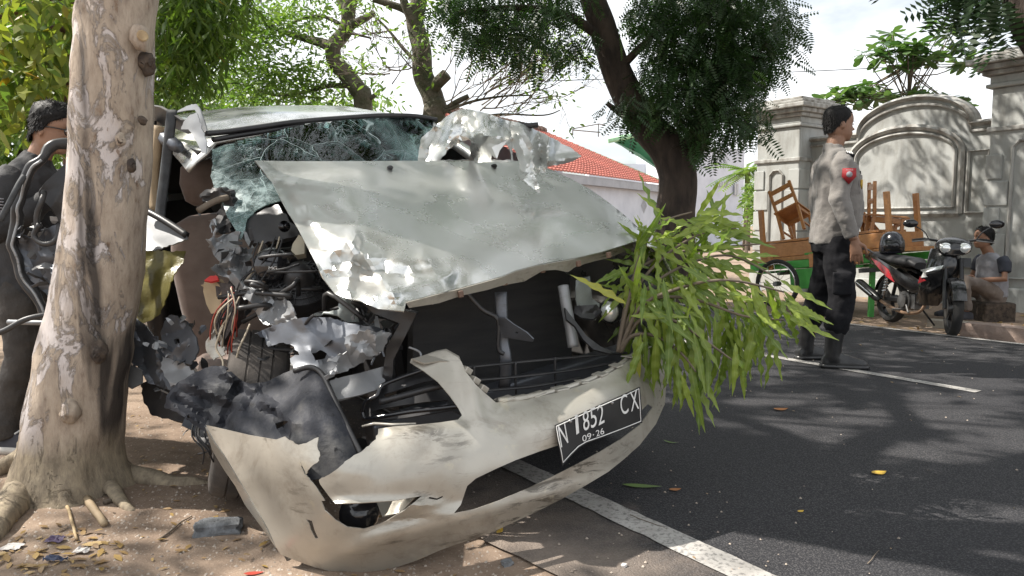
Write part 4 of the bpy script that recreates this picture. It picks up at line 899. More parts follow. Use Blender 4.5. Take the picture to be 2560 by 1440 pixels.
# tan shoe-like trim, red tag, carpet on the floor
sheet('trim_piece', z2((530,1200),(600,1185),(640,1240),(635,1390),(575,1400),(545,1340),(525,1260)), [(510,700,2.86),(550,720,2.80),(530,780,2.82)], TAN, car, 7, .03, crumple(3, .02, 30))
sheet('red_tag', z2((530,1190),(570,1160),(615,1162),(622,1185),(575,1198)), [(510,700,2.80),(545,690,2.80),(545,704,2.78)], REDM, car, 5, .01)
sheet('carpet_lump', z2((600,1200),(700,1210),(760,1290),(740,1440),(640,1600),(600,1500),(620,1400)), [(540,705,2.82),(600,740,2.76),(560,860,2.8)], CARPET, car, 9, .04, crumple(7, .03, 40))
# wires
rg = random.Random(3)
for k in range(16):
    x0 = rg.uniform(570, 600); y0 = rg.uniform(715, 745); x1 = rg.uniform(525, 590); y1 = rg.uniform(820, 890); d = 2.62+rg.uniform(-.06, .06)
    pxtube(MB(), [(x0,y0,d),((x0+x1)/2+rg.uniform(-14, 14),(y0+y1)/2-15,d-.02),(x1+rg.uniform(-8, 8),y1-30,d),(x1,y1,d+.02)], .0028, 5).build('wire', rg.choice([WIRE1, WIRE2, WIRE3, WIRE3]), car, smooth=True)
for k in range(9):
    x0 = rg.uniform(640, 720); y0 = rg.uniform(600, 640); x1 = rg.uniform(600, 660); d = 2.66+rg.uniform(-.04, .04)
    pxtube(MB(), [(x0,y0-20,d+.05),(x0-15,y0+20,d),(x1+10,690,d),(x1-10,rg.uniform(705,740),d)], .003, 5).build('wire', rg.choice([WIRE1, WIRE3, WIRE3]), car, smooth=True)
for k in range(6):
    x0 = rg.uniform(480, 520); d = 2.45
    pxtube(MB(), [(x0,1040,d+.1),(x0-8,1090,d),(x0+20,1125,d-.02),(x0+rg.uniform(-10,50),1110+rg.uniform(0,60),d)], .003, 5).build('wire', WIRE3, car, smooth=True)
# shredded metal and broken plastic packed into the crushed corner
mb = MB(); RGN = [([(540,600),(640,590),(660,720),(720,760),(700,800),(620,800),(560,740)], 2.66, 2.8, 26), ([(700,780),(960,790),(1000,850),(900,930),(760,930),(720,880)], 2.44, 2.58, 24), ([(390,790),(500,800),(540,880),(500,930),(420,920),(360,860)], 2.75, 2.95, 20), ([(880,740),(1010,780),(1000,900),(900,960),(860,860)], 2.5, 2.62, 20), ([(500,1000),(380,960),(420,1060),(520,1120),(560,1080)], 2.6, 2.9, 10), ([(40,560),(170,540),(170,760),(90,730)], 3.02, 3.12, 26)]
for poly_, d0, d1, n_ in RGN:
    for p in cloud(poly_, n_, d0, d1):
        a = Vector((random.gauss(0, 1), random.gauss(0, 1), random.gauss(0, 1))).normalized(); b_ = a.orthogonal().normalized(); l = random.uniform(.012, .05); w_ = random.uniform(.004, .02); c_ = a.cross(b_); mi = random.choice((0, 0, 1, 1, 2, 2))
        k_ = random.uniform(-.5, .5)*l; t_ = .0015
        mb.add([p-a*l-b_*w_*.6, p-a*l+b_*w_, p+c_*k_-b_*w_, p+c_*k_+b_*w_*.8, p+a*l*.8+b_*w_*.3, p+a*l-b_*w_*.5]+[q_+c_*t_ for q_ in (p-a*l-b_*w_*.6, p-a*l+b_*w_, p+c_*k_-b_*w_, p+c_*k_+b_*w_*.8, p+a*l*.8+b_*w_*.3, p+a*l-b_*w_*.5)], [(0,1,3,2),(2,3,4,5),(6,8,9,7),(8,11,10,9),(0,2,8,6),(2,5,11,8),(1,7,9,3),(3,9,10,4),(0,6,7,1),(5,4,10,11)], mi)
tag(mb.build('metal_shreds', [STEEL, STEEL2, BLACK], car), kind='stuff')
rg = random.Random(8)
for k in range(14):
    x0 = rg.uniform(600, 960); y0 = rg.uniform(640, 900); d = 2.62 if x0 < 720 else 2.5
    pxtube(MB(), [(x0,y0,d),(x0+rg.uniform(-40,40),y0+rg.uniform(-25,25),d-.04),(x0+rg.uniform(-80,80),y0+rg.uniform(-40,50),d),(x0+rg.uniform(-110,110),y0+rg.uniform(-30,60),d+.06)], rg.choice([.004, .006, .009]), 6).build('hose', BLACK, car, smooth=True)
for pts_ in ([(560,810,2.62),(548,840,2.6),(540,870,2.6),(556,900,2.58),(558,920,2.56)], [(625,810,2.6),(612,840,2.58),(598,870,2.56),(590,900,2.56)]): pxtube(MB(), pts_, .004, 5).build('wire', WIRE1, car, smooth=True)
# sills and door of the driver's side
sheet('door_sill', [(359,519),(399,543),(430,560),(464,580),(470,598),(431,612),(371,630),(355,618),(359,574)], [(359,560,3.28),(464,585,3.12),(390,625,3.14)], STEEL2, car, 8, .006, crumple(91, .03, 50), jag=2)
pxtube(MB(), [(362,525,3.24),(400,545,3.18),(440,570,3.13),(466,588,3.10)], .016, 6).build('sill_strip', BLACK, car, smooth=True)
sheet('yellow_sheet', [(351,630),(379,626),(419,628),(464,628),(458,657),(435,685),(425,713),(415,745),(400,784),(375,802),(340,812),(330,790),(343,725),(349,673)], [(355,635,3.14),(460,635,3.10),(370,790,3.06),(400,700,3.04)], BAG, car, 8, .004, crumple(95, .05, 40), jag=2)
sheet('crushed_sill', z9((600,150),(660,180),(720,240),(810,330),(815,420),(890,490),(850,540),(780,520),(720,500),(690,440),(640,400),(600,330)), [(310,780,3.1),(450,950,2.86),(330,880,2.98)], STEEL, car, 9, .006, crumple(101, .11, 40), jag=3)
sheet('fender_scrap', z9((780,260),(800,200),(830,168),(900,195),(955,280),(965,340),(930,410),(870,400),(800,370)), [(405,810,2.92),(490,850,2.80),(440,900,2.82)], STEEL, car, 8, .005, crumple(105, .07, 36), jag=2, holes=[z9((845,290),(870,285),(875,305),(852,312))])
sheet('sill_scrap', z9((790,370),(920,420),(960,470),(900,500),(830,520),(780,430)), [(405,890,2.84),(490,940,2.74),(430,960,2.78)], STEEL2, car, 8, .006, crumple(107, .05, 36), jag=3)
sheet('loose_scrap', z9((1000,300),(1045,240),(1085,290),(1095,360),(1040,390),(1005,350)), [(515,850,2.7),(560,870,2.66),(540,895,2.66)], BUMP, car, 8, .004, crumple(109, .04, 30), jag=3)
sheet('lower_sill', z9((610,400),(690,440),(690,500),(640,530),(605,510)), [(315,900,3.0),(355,950,2.94),(330,970,2.94)], STEEL2, car, 8, .006, crumple(111, .03, 40))
sheet('underbody_wreck', z9((680,500),(720,490),(850,540),(900,560),(1010,700),(1020,800),(960,790),(900,690),(830,680),(740,660),(700,600)), [(350,960,3.0),(470,1000,2.8),(510,1110,2.6),(400,1040,2.9)], BLACK, car, 9, .03, crumple(113, .07, 45), jag=3)
mb = MB(); P = spline([PX(*p) for p in [(185,360,3.2),(150,362,3.18),(132,368,3.16),(100,402,3.12),(68,432,3.1),(56,478,3.1),(46,530,3.1),(34,592,3.1),(40,635,3.1),(62,690,3.1),(90,735,3.1),(125,790,3.1),(170,840,3.12)]], 4)
P = [p+V(noise.noise(p*13), noise.noise(p*13+V(7,0,0)), noise.noise(p*13+V(0,7,0)))*.018 for p in P]; mb.tube(P, [(.022+.006*noise.noise(p*20), .015) for p in P], 8); df_ = mb.build('door_frame', BLACK, car, smooth=True)
mb = MB(); P2 = [p+V(.014, -.018, -.002) for p in P[12:]]; mb.tube(P2, .006, 6); mb.build('frame_edge', STEEL2, df_, smooth=True)
sheet('door_skin', z1((95,1170),(150,1190),(210,1150),(290,1120),(330,1140),(335,1440),(250,1480),(170,1430),(110,1330),(75,1240)), [(45,590,3.10),(150,570,3.16),(155,720,3.12),(70,700,3.06)], STEEL, car, 8, .005, crumple(121, .10, 40), jag=2)
sheet('door_pad', z1((195,960),(225,910),(270,870),(335,810),(345,1110),(300,1110),(265,1050),(215,1000)), [(100,480,3.14),(165,410,3.2),(160,550,3.16)], BLACK, car, 8, .03, crumple(123, .04, 45))
for pts_, m_ in (([(0,552,3.0),(25,505,3.02),(48,460,3.06),(62,440,3.08)], BELT), ([(95,580,3.06),(92,540,3.06),(105,500,3.06),(110,480,3.1)], BLACK), ([(100,560,3.05),(85,590,3.05),(110,610,3.04),(140,600,3.04),(150,560,3.06)], BLACK), ([(-20,838,2.98),(15,825,2.98),(60,800,3.0),(110,788,3.02),(150,786,3.04)], BLACK)): pxtube(MB(), pts_, .012, 7).build('door_seal', m_, car, smooth=True)
pxtube(MB(), [(20,805,3.08),(60,806,3.08),(150,808,3.08)], .011, 8).build('door_rod', STEEL2, car, smooth=True)
# wheels
def wheel(c, axis, up, r=.325, wd=.205, nm='wheel', par=None):
    axis = Vector(axis).normalized(); up = Vector(up); up = (up-axis*up.dot(axis)).normalized(); fw = axis.cross(up); par = par or car
    mb = MB(); prof = [(-.36, .62), (-.48, .66), (-.5, .80), (-.47, .94), (-.40, .985), (-.215, 1.), (-.205, .975), (-.185, .975), (-.175, 1.), (-.01, 1.0), (-.005+.0, .975), (.015, .975), (.02, 1.), (.175, 1.), (.185, .975), (.205, .975), (.215, 1.), (.40, .985), (.47, .94), (.5, .80), (.48, .66), (.36, .62)]
    seg = 64; rings = []
    for x, q_ in prof:
        ring = []
        for k in range(seg):
            a = 2*math.pi*k/seg; rad = r*q_
            if abs(x) > .21 and q_ > .9 and k % 2: rad -= .006
            ring.append(Vector(c)+axis*x*wd+(up*math.cos(a)+fw*math.sin(a))*rad)
        rings.append(ring)
    mb.loft(rings, cap=False); wh = mb.build(nm, TREADM, par, smooth=True, angle=40)
    mb = MB(); rings = [[Vector(c)+axis*x+(up*math.cos(a)+fw*math.sin(a))*q_*r for a in np.linspace(0, 2*math.pi, 32, endpoint=False)] for x, q_ in ((-.07, .63), (-.06, .58), (-.03, .5), (-.045, .2), (-.05, .1), (.07, .1), (.07, .63))]
    mb.loft(rings); mb.build('rim', RIMM, wh, smooth=True, angle=40); return wh
T0 = PX(658, 828, 2.78); B0 = PX(590, 1238, 2.72); cw = (T0+B0)/2; upw = (T0-B0).normalized(); axw = V(.94, .34, 0); axw = (axw-upw*axw.dot(upw))
wheel(cw, axw, upw, (T0-B0).length/2, .215, 'front_wheel')
c2 = CAR(.74, .85, .325); wheel(V(c2.x, c2.y, .325), RR, (0, 0, 1), nm='front_wheel')
for x in (-.70, .74): c2 = CAR(x, 3.6, .2); wheel(V(c2.x, c2.y, gz(c2.x, c2.y)+.325 if x < 0 else .325), RR, (0, 0, 1), nm='rear_wheel')
# ================================================================== wheel arch liner
ln = thing('wheel_arch_liner', 'dusty black plastic wheel arch liner draped over the torn bumper corner', 'car part', PX(640, 1150, 2.3))
lc = [(415,1015,2.46),(440,960,2.48),(530,915,2.50),(625,960,2.46),(700,945,2.44),(775,920,2.40),(830,980,2.32),(900,1130,2.18),(800,1190,2.10),(700,1095,2.20),(520,1065,2.40),(620,1040,2.30),(700,1040,2.26),(760,1040,2.18)]
cfL0 = crumple(33, .075, 60); fl_ = folds([(470,960,600,1010,22,.04),(600,960,560,1060,18,-.04),(650,1000,740,1060,20,.04),(440,1000,520,1050,16,-.03),(560,930,640,980,18,.035),(690,1030,720,1090,14,-.035),(760,960,800,1120,26,.03)])
cfL = lambda x, y: cfL0(x, y)+fl_(x, y)
def ld(x, y): return cfL(x, y)*sstep(800, 700, x) + .03*math.exp(-((x-790-(y-930)*.35)/40)**2)
ll = sheet('liner_shell', z3((25,770),(40,690),(100,620),(200,560),(310,515),(400,520),(440,560),(490,605),(540,622),(640,610),(740,560),(830,525),(900,530),(960,570),(1000,640),(1060,760),(1150,930),(1215,1045),(1110,1150),(1020,1180),(920,1200),(850,1200),(780,1130),(740,1000),(600,980),(420,950),(300,930),(190,860),(160,835),(100,790)), lc, LINER, ln, 9, .005, ld, jag=2, jagmask=lambda x, y: x < 560, holes=[z3((158,812),(176,806),(182,824),(164,830)), z3((690,860),(740,845),(770,850),(730,880),(700,895)), z3((395,535),(425,530),(430,548),(400,552))])
pxtube(MB(), [(735,928,2.37),(775,918,2.36),(805,935,2.34),(830,985,2.29),(870,1070,2.2),(905,1140,2.15)], .009, 6).build('liner_rim', BLACK, ln, smooth=True)
# ================================================================== front bumper
bp = thing('front_bumper', 'torn beige front bumper hanging off the minivan with one corner resting on the dirt', 'bumper', G(880, 1432))
bc = [(515,1065,2.36),(560,1130,2.30),(640,1300,2.22),(700,1390,2.17),(690,1098,2.14),(760,1115,2.08),(780,1300,2.07),(880,1433,2.15),(850,1200,2.02),(940,1075,2.12),(900,1260,2.03),(900,1330,2.045),(1000,1200,2.05),(1000,1420,2.17),(1040,1062,2.14),(1145,1045,2.21),(1025,903,2.31),(1120,885,2.36),(1170,950,2.31),(1150,1150,2.13),(1130,1285,2.11),(1100,1370,2.15),(1240,1006,2.31),(1240,1100,2.205),(1250,1245,2.18),(1230,1328,2.20),(1330,996,2.37),(1400,1060,2.28),(1440,968,2.44),(1500,1040,2.37),(1530,930,2.53),(1600,880,2.72),(1600,990,2.58),(1400,1170,2.28),(1400,1250,2.28),(1560,1085,2.44),(1650,900,2.95),(1655,1000,2.8),(1520,1180,2.39),(1600,1110,2.52)]
bo_ = [(515,1063),(560,1073),(620,1087),(690,1099),(712,1091),(722,1100),(745,1112),(765,1108),(780,1100),(796,1093),(793,1115),(800,1140),(797,1152),(775,1170),(762,1188),(757,1175),(750,1152),
  (768,1192),(790,1218),(812,1252),(803,1252),(812,1276),(838,1300),(868,1318),(910,1322),(960,1306),(1010,1277),(1054,1240),(980,1252),(900,1257),(838,1259),(822,1240),(800,1210),(797,1200),
  (835,1178),(868,1150),(905,1128),(940,1098),(946,1072),(985,1066),(1040,1062),(1100,1056),(1145,1049),(1155,1038),(1146,1020),(1125,990),(1095,955),(1060,928),(1025,906),(1028,897),(1060,890),(1088,880),(1115,876),(1145,893),(1154,905),(1165,930),(1190,962),(1215,985),(1240,1006),
  (1290,1003),(1330,996),(1390,982),(1440,968),(1490,948),(1530,930),(1570,903),(1600,880),(1640,868),(1668,872),(1668,930),(1662,1010),(1640,1060),(1600,1112),(1560,1148),(1520,1180),(1460,1216),(1400,1250),(1330,1285),(1290,1303),(1250,1322),(1200,1342),(1150,1358),(1100,1376),(1040,1402),(980,1422),(930,1434),(880,1437),(830,1430),(780,1416),(735,1400),(702,1386),(690,1368),(672,1325),(650,1285),(620,1235),(590,1185),(560,1135),(538,1105)]
bh1 = [(1135,1283),(1152,1262),(1168,1215),(1190,1196),(1240,1172),(1290,1150),(1350,1128),(1400,1112),(1480,1096),(1540,1072),(1590,1040),(1620,1010),(1632,1018),(1600,1062),(1555,1096),(1500,1130),(1440,1162),(1380,1192),(1320,1220),(1250,1250),(1190,1272)]
bh3 = [(905,1312),(880,1322),(850,1340),(812,1352),(790,1346),(812,1346),(848,1332),(878,1316),(900,1304)]
bh4 = [(1070,1246),(1092,1250),(1108,1243),(1106,1240),(1092,1246),(1074,1242)]
bh2 = [(765,1298),(780,1302),(786,1325),(796,1346),(788,1346),(777,1324),(773,1309)]
cb = crumple(19, .01, 90)
def bd(x, y):
    d = cb(x, y)*sstep(1000, 820, x)
    d += .012*math.exp(-((y-(1262-(x-840)*.02))/16)**2)*sstep(800, 860, x)*sstep(1130, 1040, x)
    d += .010*math.exp(-((y-(1075-(x-950)*.06))/12)**2)*sstep(940, 980, x)*sstep(1180, 1140, x)
    d += .014*math.exp(-((y-(1375-(x-880)*.28))/22)**2)*sstep(820, 900, x)
    d += .012*math.exp(-((x-(1185+(y-1000)*.3))/22)**2)*sstep(1120, 1050, y)
    d += .016*sstep(1248, 1272, y+(x-840)*.02)*sstep(800, 850, x)*sstep(1150, 1050, x)*sstep(1300, 1280, y)
    d += .018*sstep(-16, 16, y-(1345-(x-880)*.30))*sstep(850, 930, x)*sstep(1330, 1200, x)
    d -= .016*sstep(13, -14, y-(1082-(x-950)*.07))*sstep(935, 960, x)*sstep(1190, 1150, x)
    d -= .014*sstep(14, -14, y-(1030-(x-1240)*.26))*sstep(1225, 1260, x)
    return d + .004*noise.noise(V(x/60, y/60, 5))
shell = sheet('bumper_shell', bo_, bc, BUMP, bp, 7.5, .003, bd, holes=[bh1, bh2, bh4], jag=1.8, seed=4, jagmask=lambda x, y: (700 < x < 950 and y < 1205))
Db = tps(bc)
mb = MB()
for i, (x, y) in enumerate([(1262,1000),(1300,996),(1345,988),(1400,974),(1455,958),(1500,938),(1540,918),(1575,892),(1610,872)]):
    n_ = MB(); n_.box(PX(x, y-3+random.uniform(-2, 2), Db(x, y)+.035), (random.uniform(.02, .06), .05, random.uniform(.004, .009)), CARROT @ Euler((0, random.uniform(-.15, .15), random.uniform(-.2, .2))).to_matrix()); n_.build('bumper_tab', BUMP, bp, bevel=.003)
pxtube(MB(), [(1245,1003,2.34),(1330,992,2.40),(1440,963,2.48),(1530,925,2.58),(1605,872,2.78)], .012, 6).build('top_flange', BUMP, bp, smooth=True)
for x, y in [(1165,925),(1185,950),(1205,970)]: MB().box(PX(x, y, Db(x, y)+.02), (.028, .04, .02), CARROT @ Euler((0, .75, 0)).to_matrix()).build('bumper_tab', BUMP, bp, bevel=.003)
sheet('flange_top', [(1030,897),(1060,888),(1090,877),(1115,872),(1148,890),(1156,912),(1130,905),(1100,902),(1060,908)], [(1030,897,2.315),(1115,874,2.41),(1150,908,2.36)], BUMP, bp, 8, .005)
MB().tube([PX(895,1285,2.10), PX(900,1280,2.2), PX(905,1275,2.32)], [.055, .06, .05], 18).build('fog_lamp_cup', GLOSSB, bp, smooth=True)
sheet('fog_bracket', [(940,1252),(975,1250),(1040,1240),(1005,1278),(985,1285),(955,1290)], [(940,1270,2.12),(1040,1242,2.10),(960,1290,2.08)], BUMP, bp, 8, .006, crumple(3, .015, 25))
sheet('corner_flange', [(513,1068),(536,1108),(560,1140),(590,1190),(620,1240),(650,1290),(690,1370),(676,1350),(640,1300),(612,1262),(588,1215),(560,1175),(530,1125)], [(515,1075,2.385),(590,1195,2.33),(690,1370,2.21),(600,1240,2.36)], BUMP, bp, 8, .005)
pxtube(MB(), [(1040,1060,2.17),(980,1062,2.19),(935,1059,2.2),(905,1066,2.2)], [.004, .005, .005, .003], 6).build('torn_strip', BUMP, bp, smooth=True)
# number plate
PTL, PTR, PBR = (1388,1063), (1600,967), (1606,1057)
pc = [(1388,1063,2.245),(1600,967,2.46),(1606,1057,2.455),(1405,1162,2.235),(1500,1040,2.335)]
PLATE = mat('plate_black', (.012, .012, .013), (.02, .02, .02), 10, .35)
plo = [PTL, (1440,1040), (1500,1012), (1560,986), PTR, (1604,1012), PBR, (1560,1074), (1510,1093), (1468,1108), (1448,1120), (1428,1140), (1406,1164), (1400,1130), (1393,1095)]
pl = sheet('number_plate', plo, pc, PLATE, bp, 14, .004)
Dp = tps(pc)
bpts = [PX(x, y, Dp(x, y)-.004) for x, y in [(1391,1066),(1440,1044),(1500,1016),(1560,990),(1597,972),(1600,1012),(1602,1053),(1560,1070),(1510,1089),(1466,1104),(1446,1116),(1427,1135),(1408,1156),(1403,1128),(1396,1095),(1391,1066)]]
MB().tube(bpts, .0016, 5).build('plate_border', WHITE, pl)
def plate_text(s, boxq):
    (x0, y0), (x1, y1), (x2, y2), (x3, y3) = boxq; vs, fs = text_mesh(s); xs = [v.x for v in vs]; ys = [v.y for v in vs]; mb = MB(); out = []
    for v in vs:
        u = (v.x-min(xs))/(max(xs)-min(xs)); t = (v.y-min(ys))/(max(ys)-min(ys))
        x = (x3*(1-u)+x2*u)*(1-t)+(x0*(1-u)+x1*u)*t; y = (y3*(1-u)+y2*u)*(1-t)+(y0*(1-u)+y1*u)*t; out.append(PX(x, y, Dp(x, y)-.0035))
    mb.add(out, fs); o = mb.build('plate_characters', WHITE, pl)
    return o
plate_text('N', [(1394,1064),(1412,1055),(1421,1106),(1403,1119)])
for i, ch in enumerate('1852'):
    x = 1437+i*18.5; y = 1038-i*7.6
    w_ = 7 if ch == '1' else 15
    plate_text(ch, [(x,y),(x+w_,y-w_*.42),(x+w_+4,y+47-w_*.42),(x+4,y+49)])
plate_text('C', [(1549,991),(1567,983),(1572,1031),(1554,1039)]); plate_text('X', [(1574,981),(1593,973),(1598,1021),(1578,1029)])
plate_text('09', [(1455,1090),(1477,1081),(1479,1096),(1457,1105)]); plate_text('.', [(1482,1086),(1485,1085),(1485,1088),(1482,1089)]); plate_text('26', [(1489,1077),(1509,1069),(1511,1084),(1491,1092)])
for x, y in [(1426,1053),(1530,1007)]: MB().tube([PX(x, y, Dp(x, y)-.001), PX(x, y, Dp(x, y)-.006)], .006, 10).build('plate_screw', RIMM, pl, smooth=True)
# ================================================================== torn wing lying above the hood
fw_ = thing('torn_wing', 'crumpled silver wing panel folded up over the back of the hood', 'car part', PX(1250, 410, 3.4))
cw1 = crumple(131, .12, 95); cw2 = crumple(137, .03, 40)
fwg = folds([(1140,280,1110,400,26,.07),(1183,275,1200,335,22,-.06),(1200,335,1262,345,18,.06),(1262,300,1300,430,20,-.07),(1262,300,1225,285,16,.05),(1346,328,1352,400,16,-.08),(1375,345,1368,415,16,.06),(1453,390,1370,405,16,.05),(1300,310,1330,360,16,.05),(1330,400,1348,470,10,.04),(1090,330,1060,395,18,-.05)])
fo = z4((118,420),(125,330),(140,265),(230,190),(330,110),(400,84),(470,90),(560,110),(640,140),(700,160),(770,172),(830,195),(890,225),(950,255),(1000,280),(1060,315),(1110,340),(1168,385),(1130,410),(1050,437),(950,455),(932,492),(880,490),(885,550),(905,625),(885,622),(800,547),(755,510),(770,440),(740,350),(720,330),(732,420),(700,425),(560,425),(450,425),(250,425))
fcx = [(1047,396,3.50),(1128,283,3.56),(1160,272,3.52),(1250,294,3.42),(1346,328,3.34),(1453,390,3.42),(1370,415,3.28),(1350,482,3.14),(1300,440,3.20),(1180,400,3.46),(1230,350,3.28),(1200,330,3.30),(1290,380,3.26)]
sheet('wing_skin', fo, fcx, SILVER, fw_, 8, .003, lambda x, y: cw1(x, y)*.8+cw2(x, y)*.6+fwg(x, y), holes=[z4((258,412),(300,355),(345,320),(400,290),(440,278),(456,292),(452,350),(446,412)), z4((585,412),(590,380),(612,400),(620,380),(655,330),(690,310),(715,375),(722,412))], jag=1.5)
sheet('torn_tab', z4((590,330),(690,285),(640,350),(622,405),(605,360)), [(1230,370,3.22),(1265,352,3.2),(1240,395,3.2)], SILVER, fw_, 6, .003, cw2)
pxtube(MB(), [(1295,310,3.36),(1320,314,3.34),(1345,312,3.33)], .012, 6).build('side_lamp', BLACK, fw_, smooth=True)
# ================================================================== leafy branch pushed into the front of the car
br = thing('leafy_branch', 'cut leafy green branch with long wavy leaves stuck into the front of the minivan', 'branch', PX(1545, 885, 2.72))
root_ = (1545,880,2.72); stemmb = MB(); segs = []
STEMS = [[(1545,880,2.72),(1560,800,2.72),(1580,720,2.74),(1600,640,2.78),(1650,560,2.84),(1730,530,2.86)], [(1550,880,2.74),(1575,790,2.72),(1640,745,2.70),(1740,750,2.66),(1860,790,2.62),(1960,800,2.6)], [(1548,880,2.72),(1570,800,2.74),(1620,720,2.8),(1720,660,2.86),(1830,640,2.9),(1950,700,2.9)],
  [(1545,875,2.74),(1570,760,2.76),(1640,660,2.86),(1740,590,2.95),(1840,570,3.0)], [(1552,878,2.72),(1600,800,2.68),(1680,800,2.62),(1760,850,2.58),(1830,900,2.56)], [(1552,880,2.72),(1580,840,2.68),(1640,840,2.62),(1700,880,2.58),(1740,930,2.56)], [(1548,880,2.74),(1580,700,2.84),(1660,640,2.94),(1780,620,3.0),(1900,610,3.02)], [(1550,880,2.72),(1600,770,2.66),(1700,720,2.6),(1820,700,2.56),(1960,730,2.56)]]
sp_pts = []
for s_ in STEMS:
    P = spline([PX(*p) for p in s_], 6); n = len(P); stemmb.tube(P, [.009-.006*i/(n-1) for i in range(n)], 6); sp_pts += [(p, (P[min(i+1, n-1)]-P[max(0, i-1)]).normalized()) for i, p in enumerate(P) if i > n*.3]
stem_o = stemmb.build('stem', TWIG, br, smooth=True)
def longleaf(seed, curl, wav):
    rg = random.Random(seed); v = []; f = []; n = 16
    for i in range(n+1):
        t = i/n; w_ = .064*(math.sin(math.pi*min(1, t*1.02))**.75)*(1.15-.5*t)+.002; z = curl*t*t-.02*t; ph = rg.random()*.6
        wz = wav*math.sin(t*26+seed)*w_*2.4; wz2 = wav*math.sin(t*26+seed+1.6)*w_*2.4
        v += [(t, -w_*(1+.12*math.sin(t*26+seed)), z+.25*w_+wz), (t, 0, z), (t, w_*(1+.12*math.sin(t*26+seed+1.6)), z+.25*w_+wz2)]
    for i in range(n):
        for k in (0, 1): f.append((i*3+k, i*3+k+1, (i+1)*3+k+1, (i+1)*3+k))
    me = bpy.data.meshes.new('leaf'); me.from_pydata(v, [], f); me.materials.append(LBRANCH); me.polygons.foreach_set('use_smooth', [True]*len(f)); return me
LM = [longleaf(i, c, .28) for i, c in enumerate((-.12, -.22, -.05, -.30, .08))]
rg = random.Random(11); brl = wloc(br)
def addleaf(p, d, nrm, l):
    d = d.normalized(); s_ = nrm.cross(d)
    if s_.length < 1e-3: s_ = d.orthogonal()
    s_.normalize(); n_ = d.cross(s_); M = Matrix((d, s_, n_)).transposed().to_4x4()
    o = bpy.data.objects.new('leaf', rg.choice(LM)); col.objects.link(o); o.parent = br; o.matrix_local = Matrix.Translation(p-brl) @ M @ Matrix.Scale(l, 4)
poly = [(1570,560),(1660,525),(1760,535),(1810,555),(1820,610),(1790,660),(1870,690),(1950,715),(1990,745),(1960,800),(1880,840),(1860,900),(1780,920),(1700,950),(1640,930),(1580,880),(1560,800),(1550,700),(1560,620)]
cnt = 0
while cnt < 284:
    x = rg.uniform(1545, 2010); y = rg.uniform(515, 950)
    if cnt > 235: x = rg.uniform(1580, 1840); y = rg.uniform(520, 640)
    if not inpoly(x, y, poly): continue
    D = 2.5+rg.random()*.5 + (.12 if y < 640 else 0)
    p = PX(x, y, D); q, td = min(sp_pts, key=lambda k: (k[0]-p).length)
    p = p.lerp(q, .35)
    dx = (x-1600)/300; dy = (y-640)/300
    d = V(dx*.8+rg.gauss(.15, .35), rg.gauss(-.25, .35), -dy*1.0-.35+rg.gauss(0, .3))
    if x > 1800 and y < 760: d = V(rg.uniform(.1, .6), rg.gauss(-.2, .3), rg.uniform(-1, -.3))
    if y < 620: d = V(rg.uniform(-.1, .8), rg.gauss(-.2, .4), rg.gauss(-.05, .3))
    if x < 1610: d = V(rg.gauss(-.1, .5), rg.gauss(-.4, .3), rg.gauss(-.3, .6))
    if y > 780: d = V(rg.gauss(.12, .25), rg.gauss(-.1, .25), -1)
    addleaf(p, d, V(rg.gauss(0, .4), -.9+rg.gauss(0, .4), .55), rg.uniform(.14, .23) if y < 780 else rg.uniform(.15, .25)); cnt += 1
for x, y, D, d, l in [(1565,760,2.58,(-.9,-.1,.55),.22),(1575,790,2.56,(.75,-.2,.05),.2),(1600,640,2.6,(-.1,0,-1),.18),(1660,540,2.72,(-.5,0,.45),.13),(1740,535,2.7,(1,0,.12),.19),(1800,560,2.7,(.2,0,1),.12),(1840,640,2.66,(1,-.1,.1),.16),(1950,700,2.56,(.8,-.1,-.5),.2),(1960,760,2.55,(.9,0,-.3),.2)]:
    addleaf(PX(x, y, D), Vector(d), V(.1, -.9, .5), l)
# ================================================================== wall across the road
def plaster():
    m, nt, b = newmat('weathered_plaster')
    n1 = nnoise(nt, 2.2, 6); n2 = nnoise(nt, 2.6, 8, .68, sc=(2, 2, .6)); n3 = nnoise(nt, 40, 4)
    c = ramp(nt, n1, [(.3, (.44, .45, .43)), (.7, (.34, .35, .34))])
    c = mix(nt, ramp(nt, n2, [(.47, 0.), (.72, .7)]), c, (.20, .19, .165)); nt.links.new(c, b.inputs['Base Color']); b.inputs['Roughness'].default_value = .85
    bumpn(nt, b, n3, .25, .006); return m
PLAST = plaster(); MOULD = mat('weathered_moulding', (.40, .40, .38), (.17, .155, .135), 4.5, .9, bump=.3, bscale=40, sc=(2, 2, .7), lo=.38, hi=.7)
WR = 10.5
def WP(x, y, r=WR):
    d = ray(x, y); return V(0, 0, CAMZ)+d*(r/(d.x*RR.x+d.y*RR.y))
def rbox(mb, r0, r1, t0, t1, z0, z1):
    return mb.add([RT(r, t, z) for r in (r0, r1) for t in (t0, t1) for z in (z0, z1)], [(0,1,3,2),(4,6,7,5),(0,4,5,1),(2,3,7,6),(0,2,6,4),(1,5,7,3)])
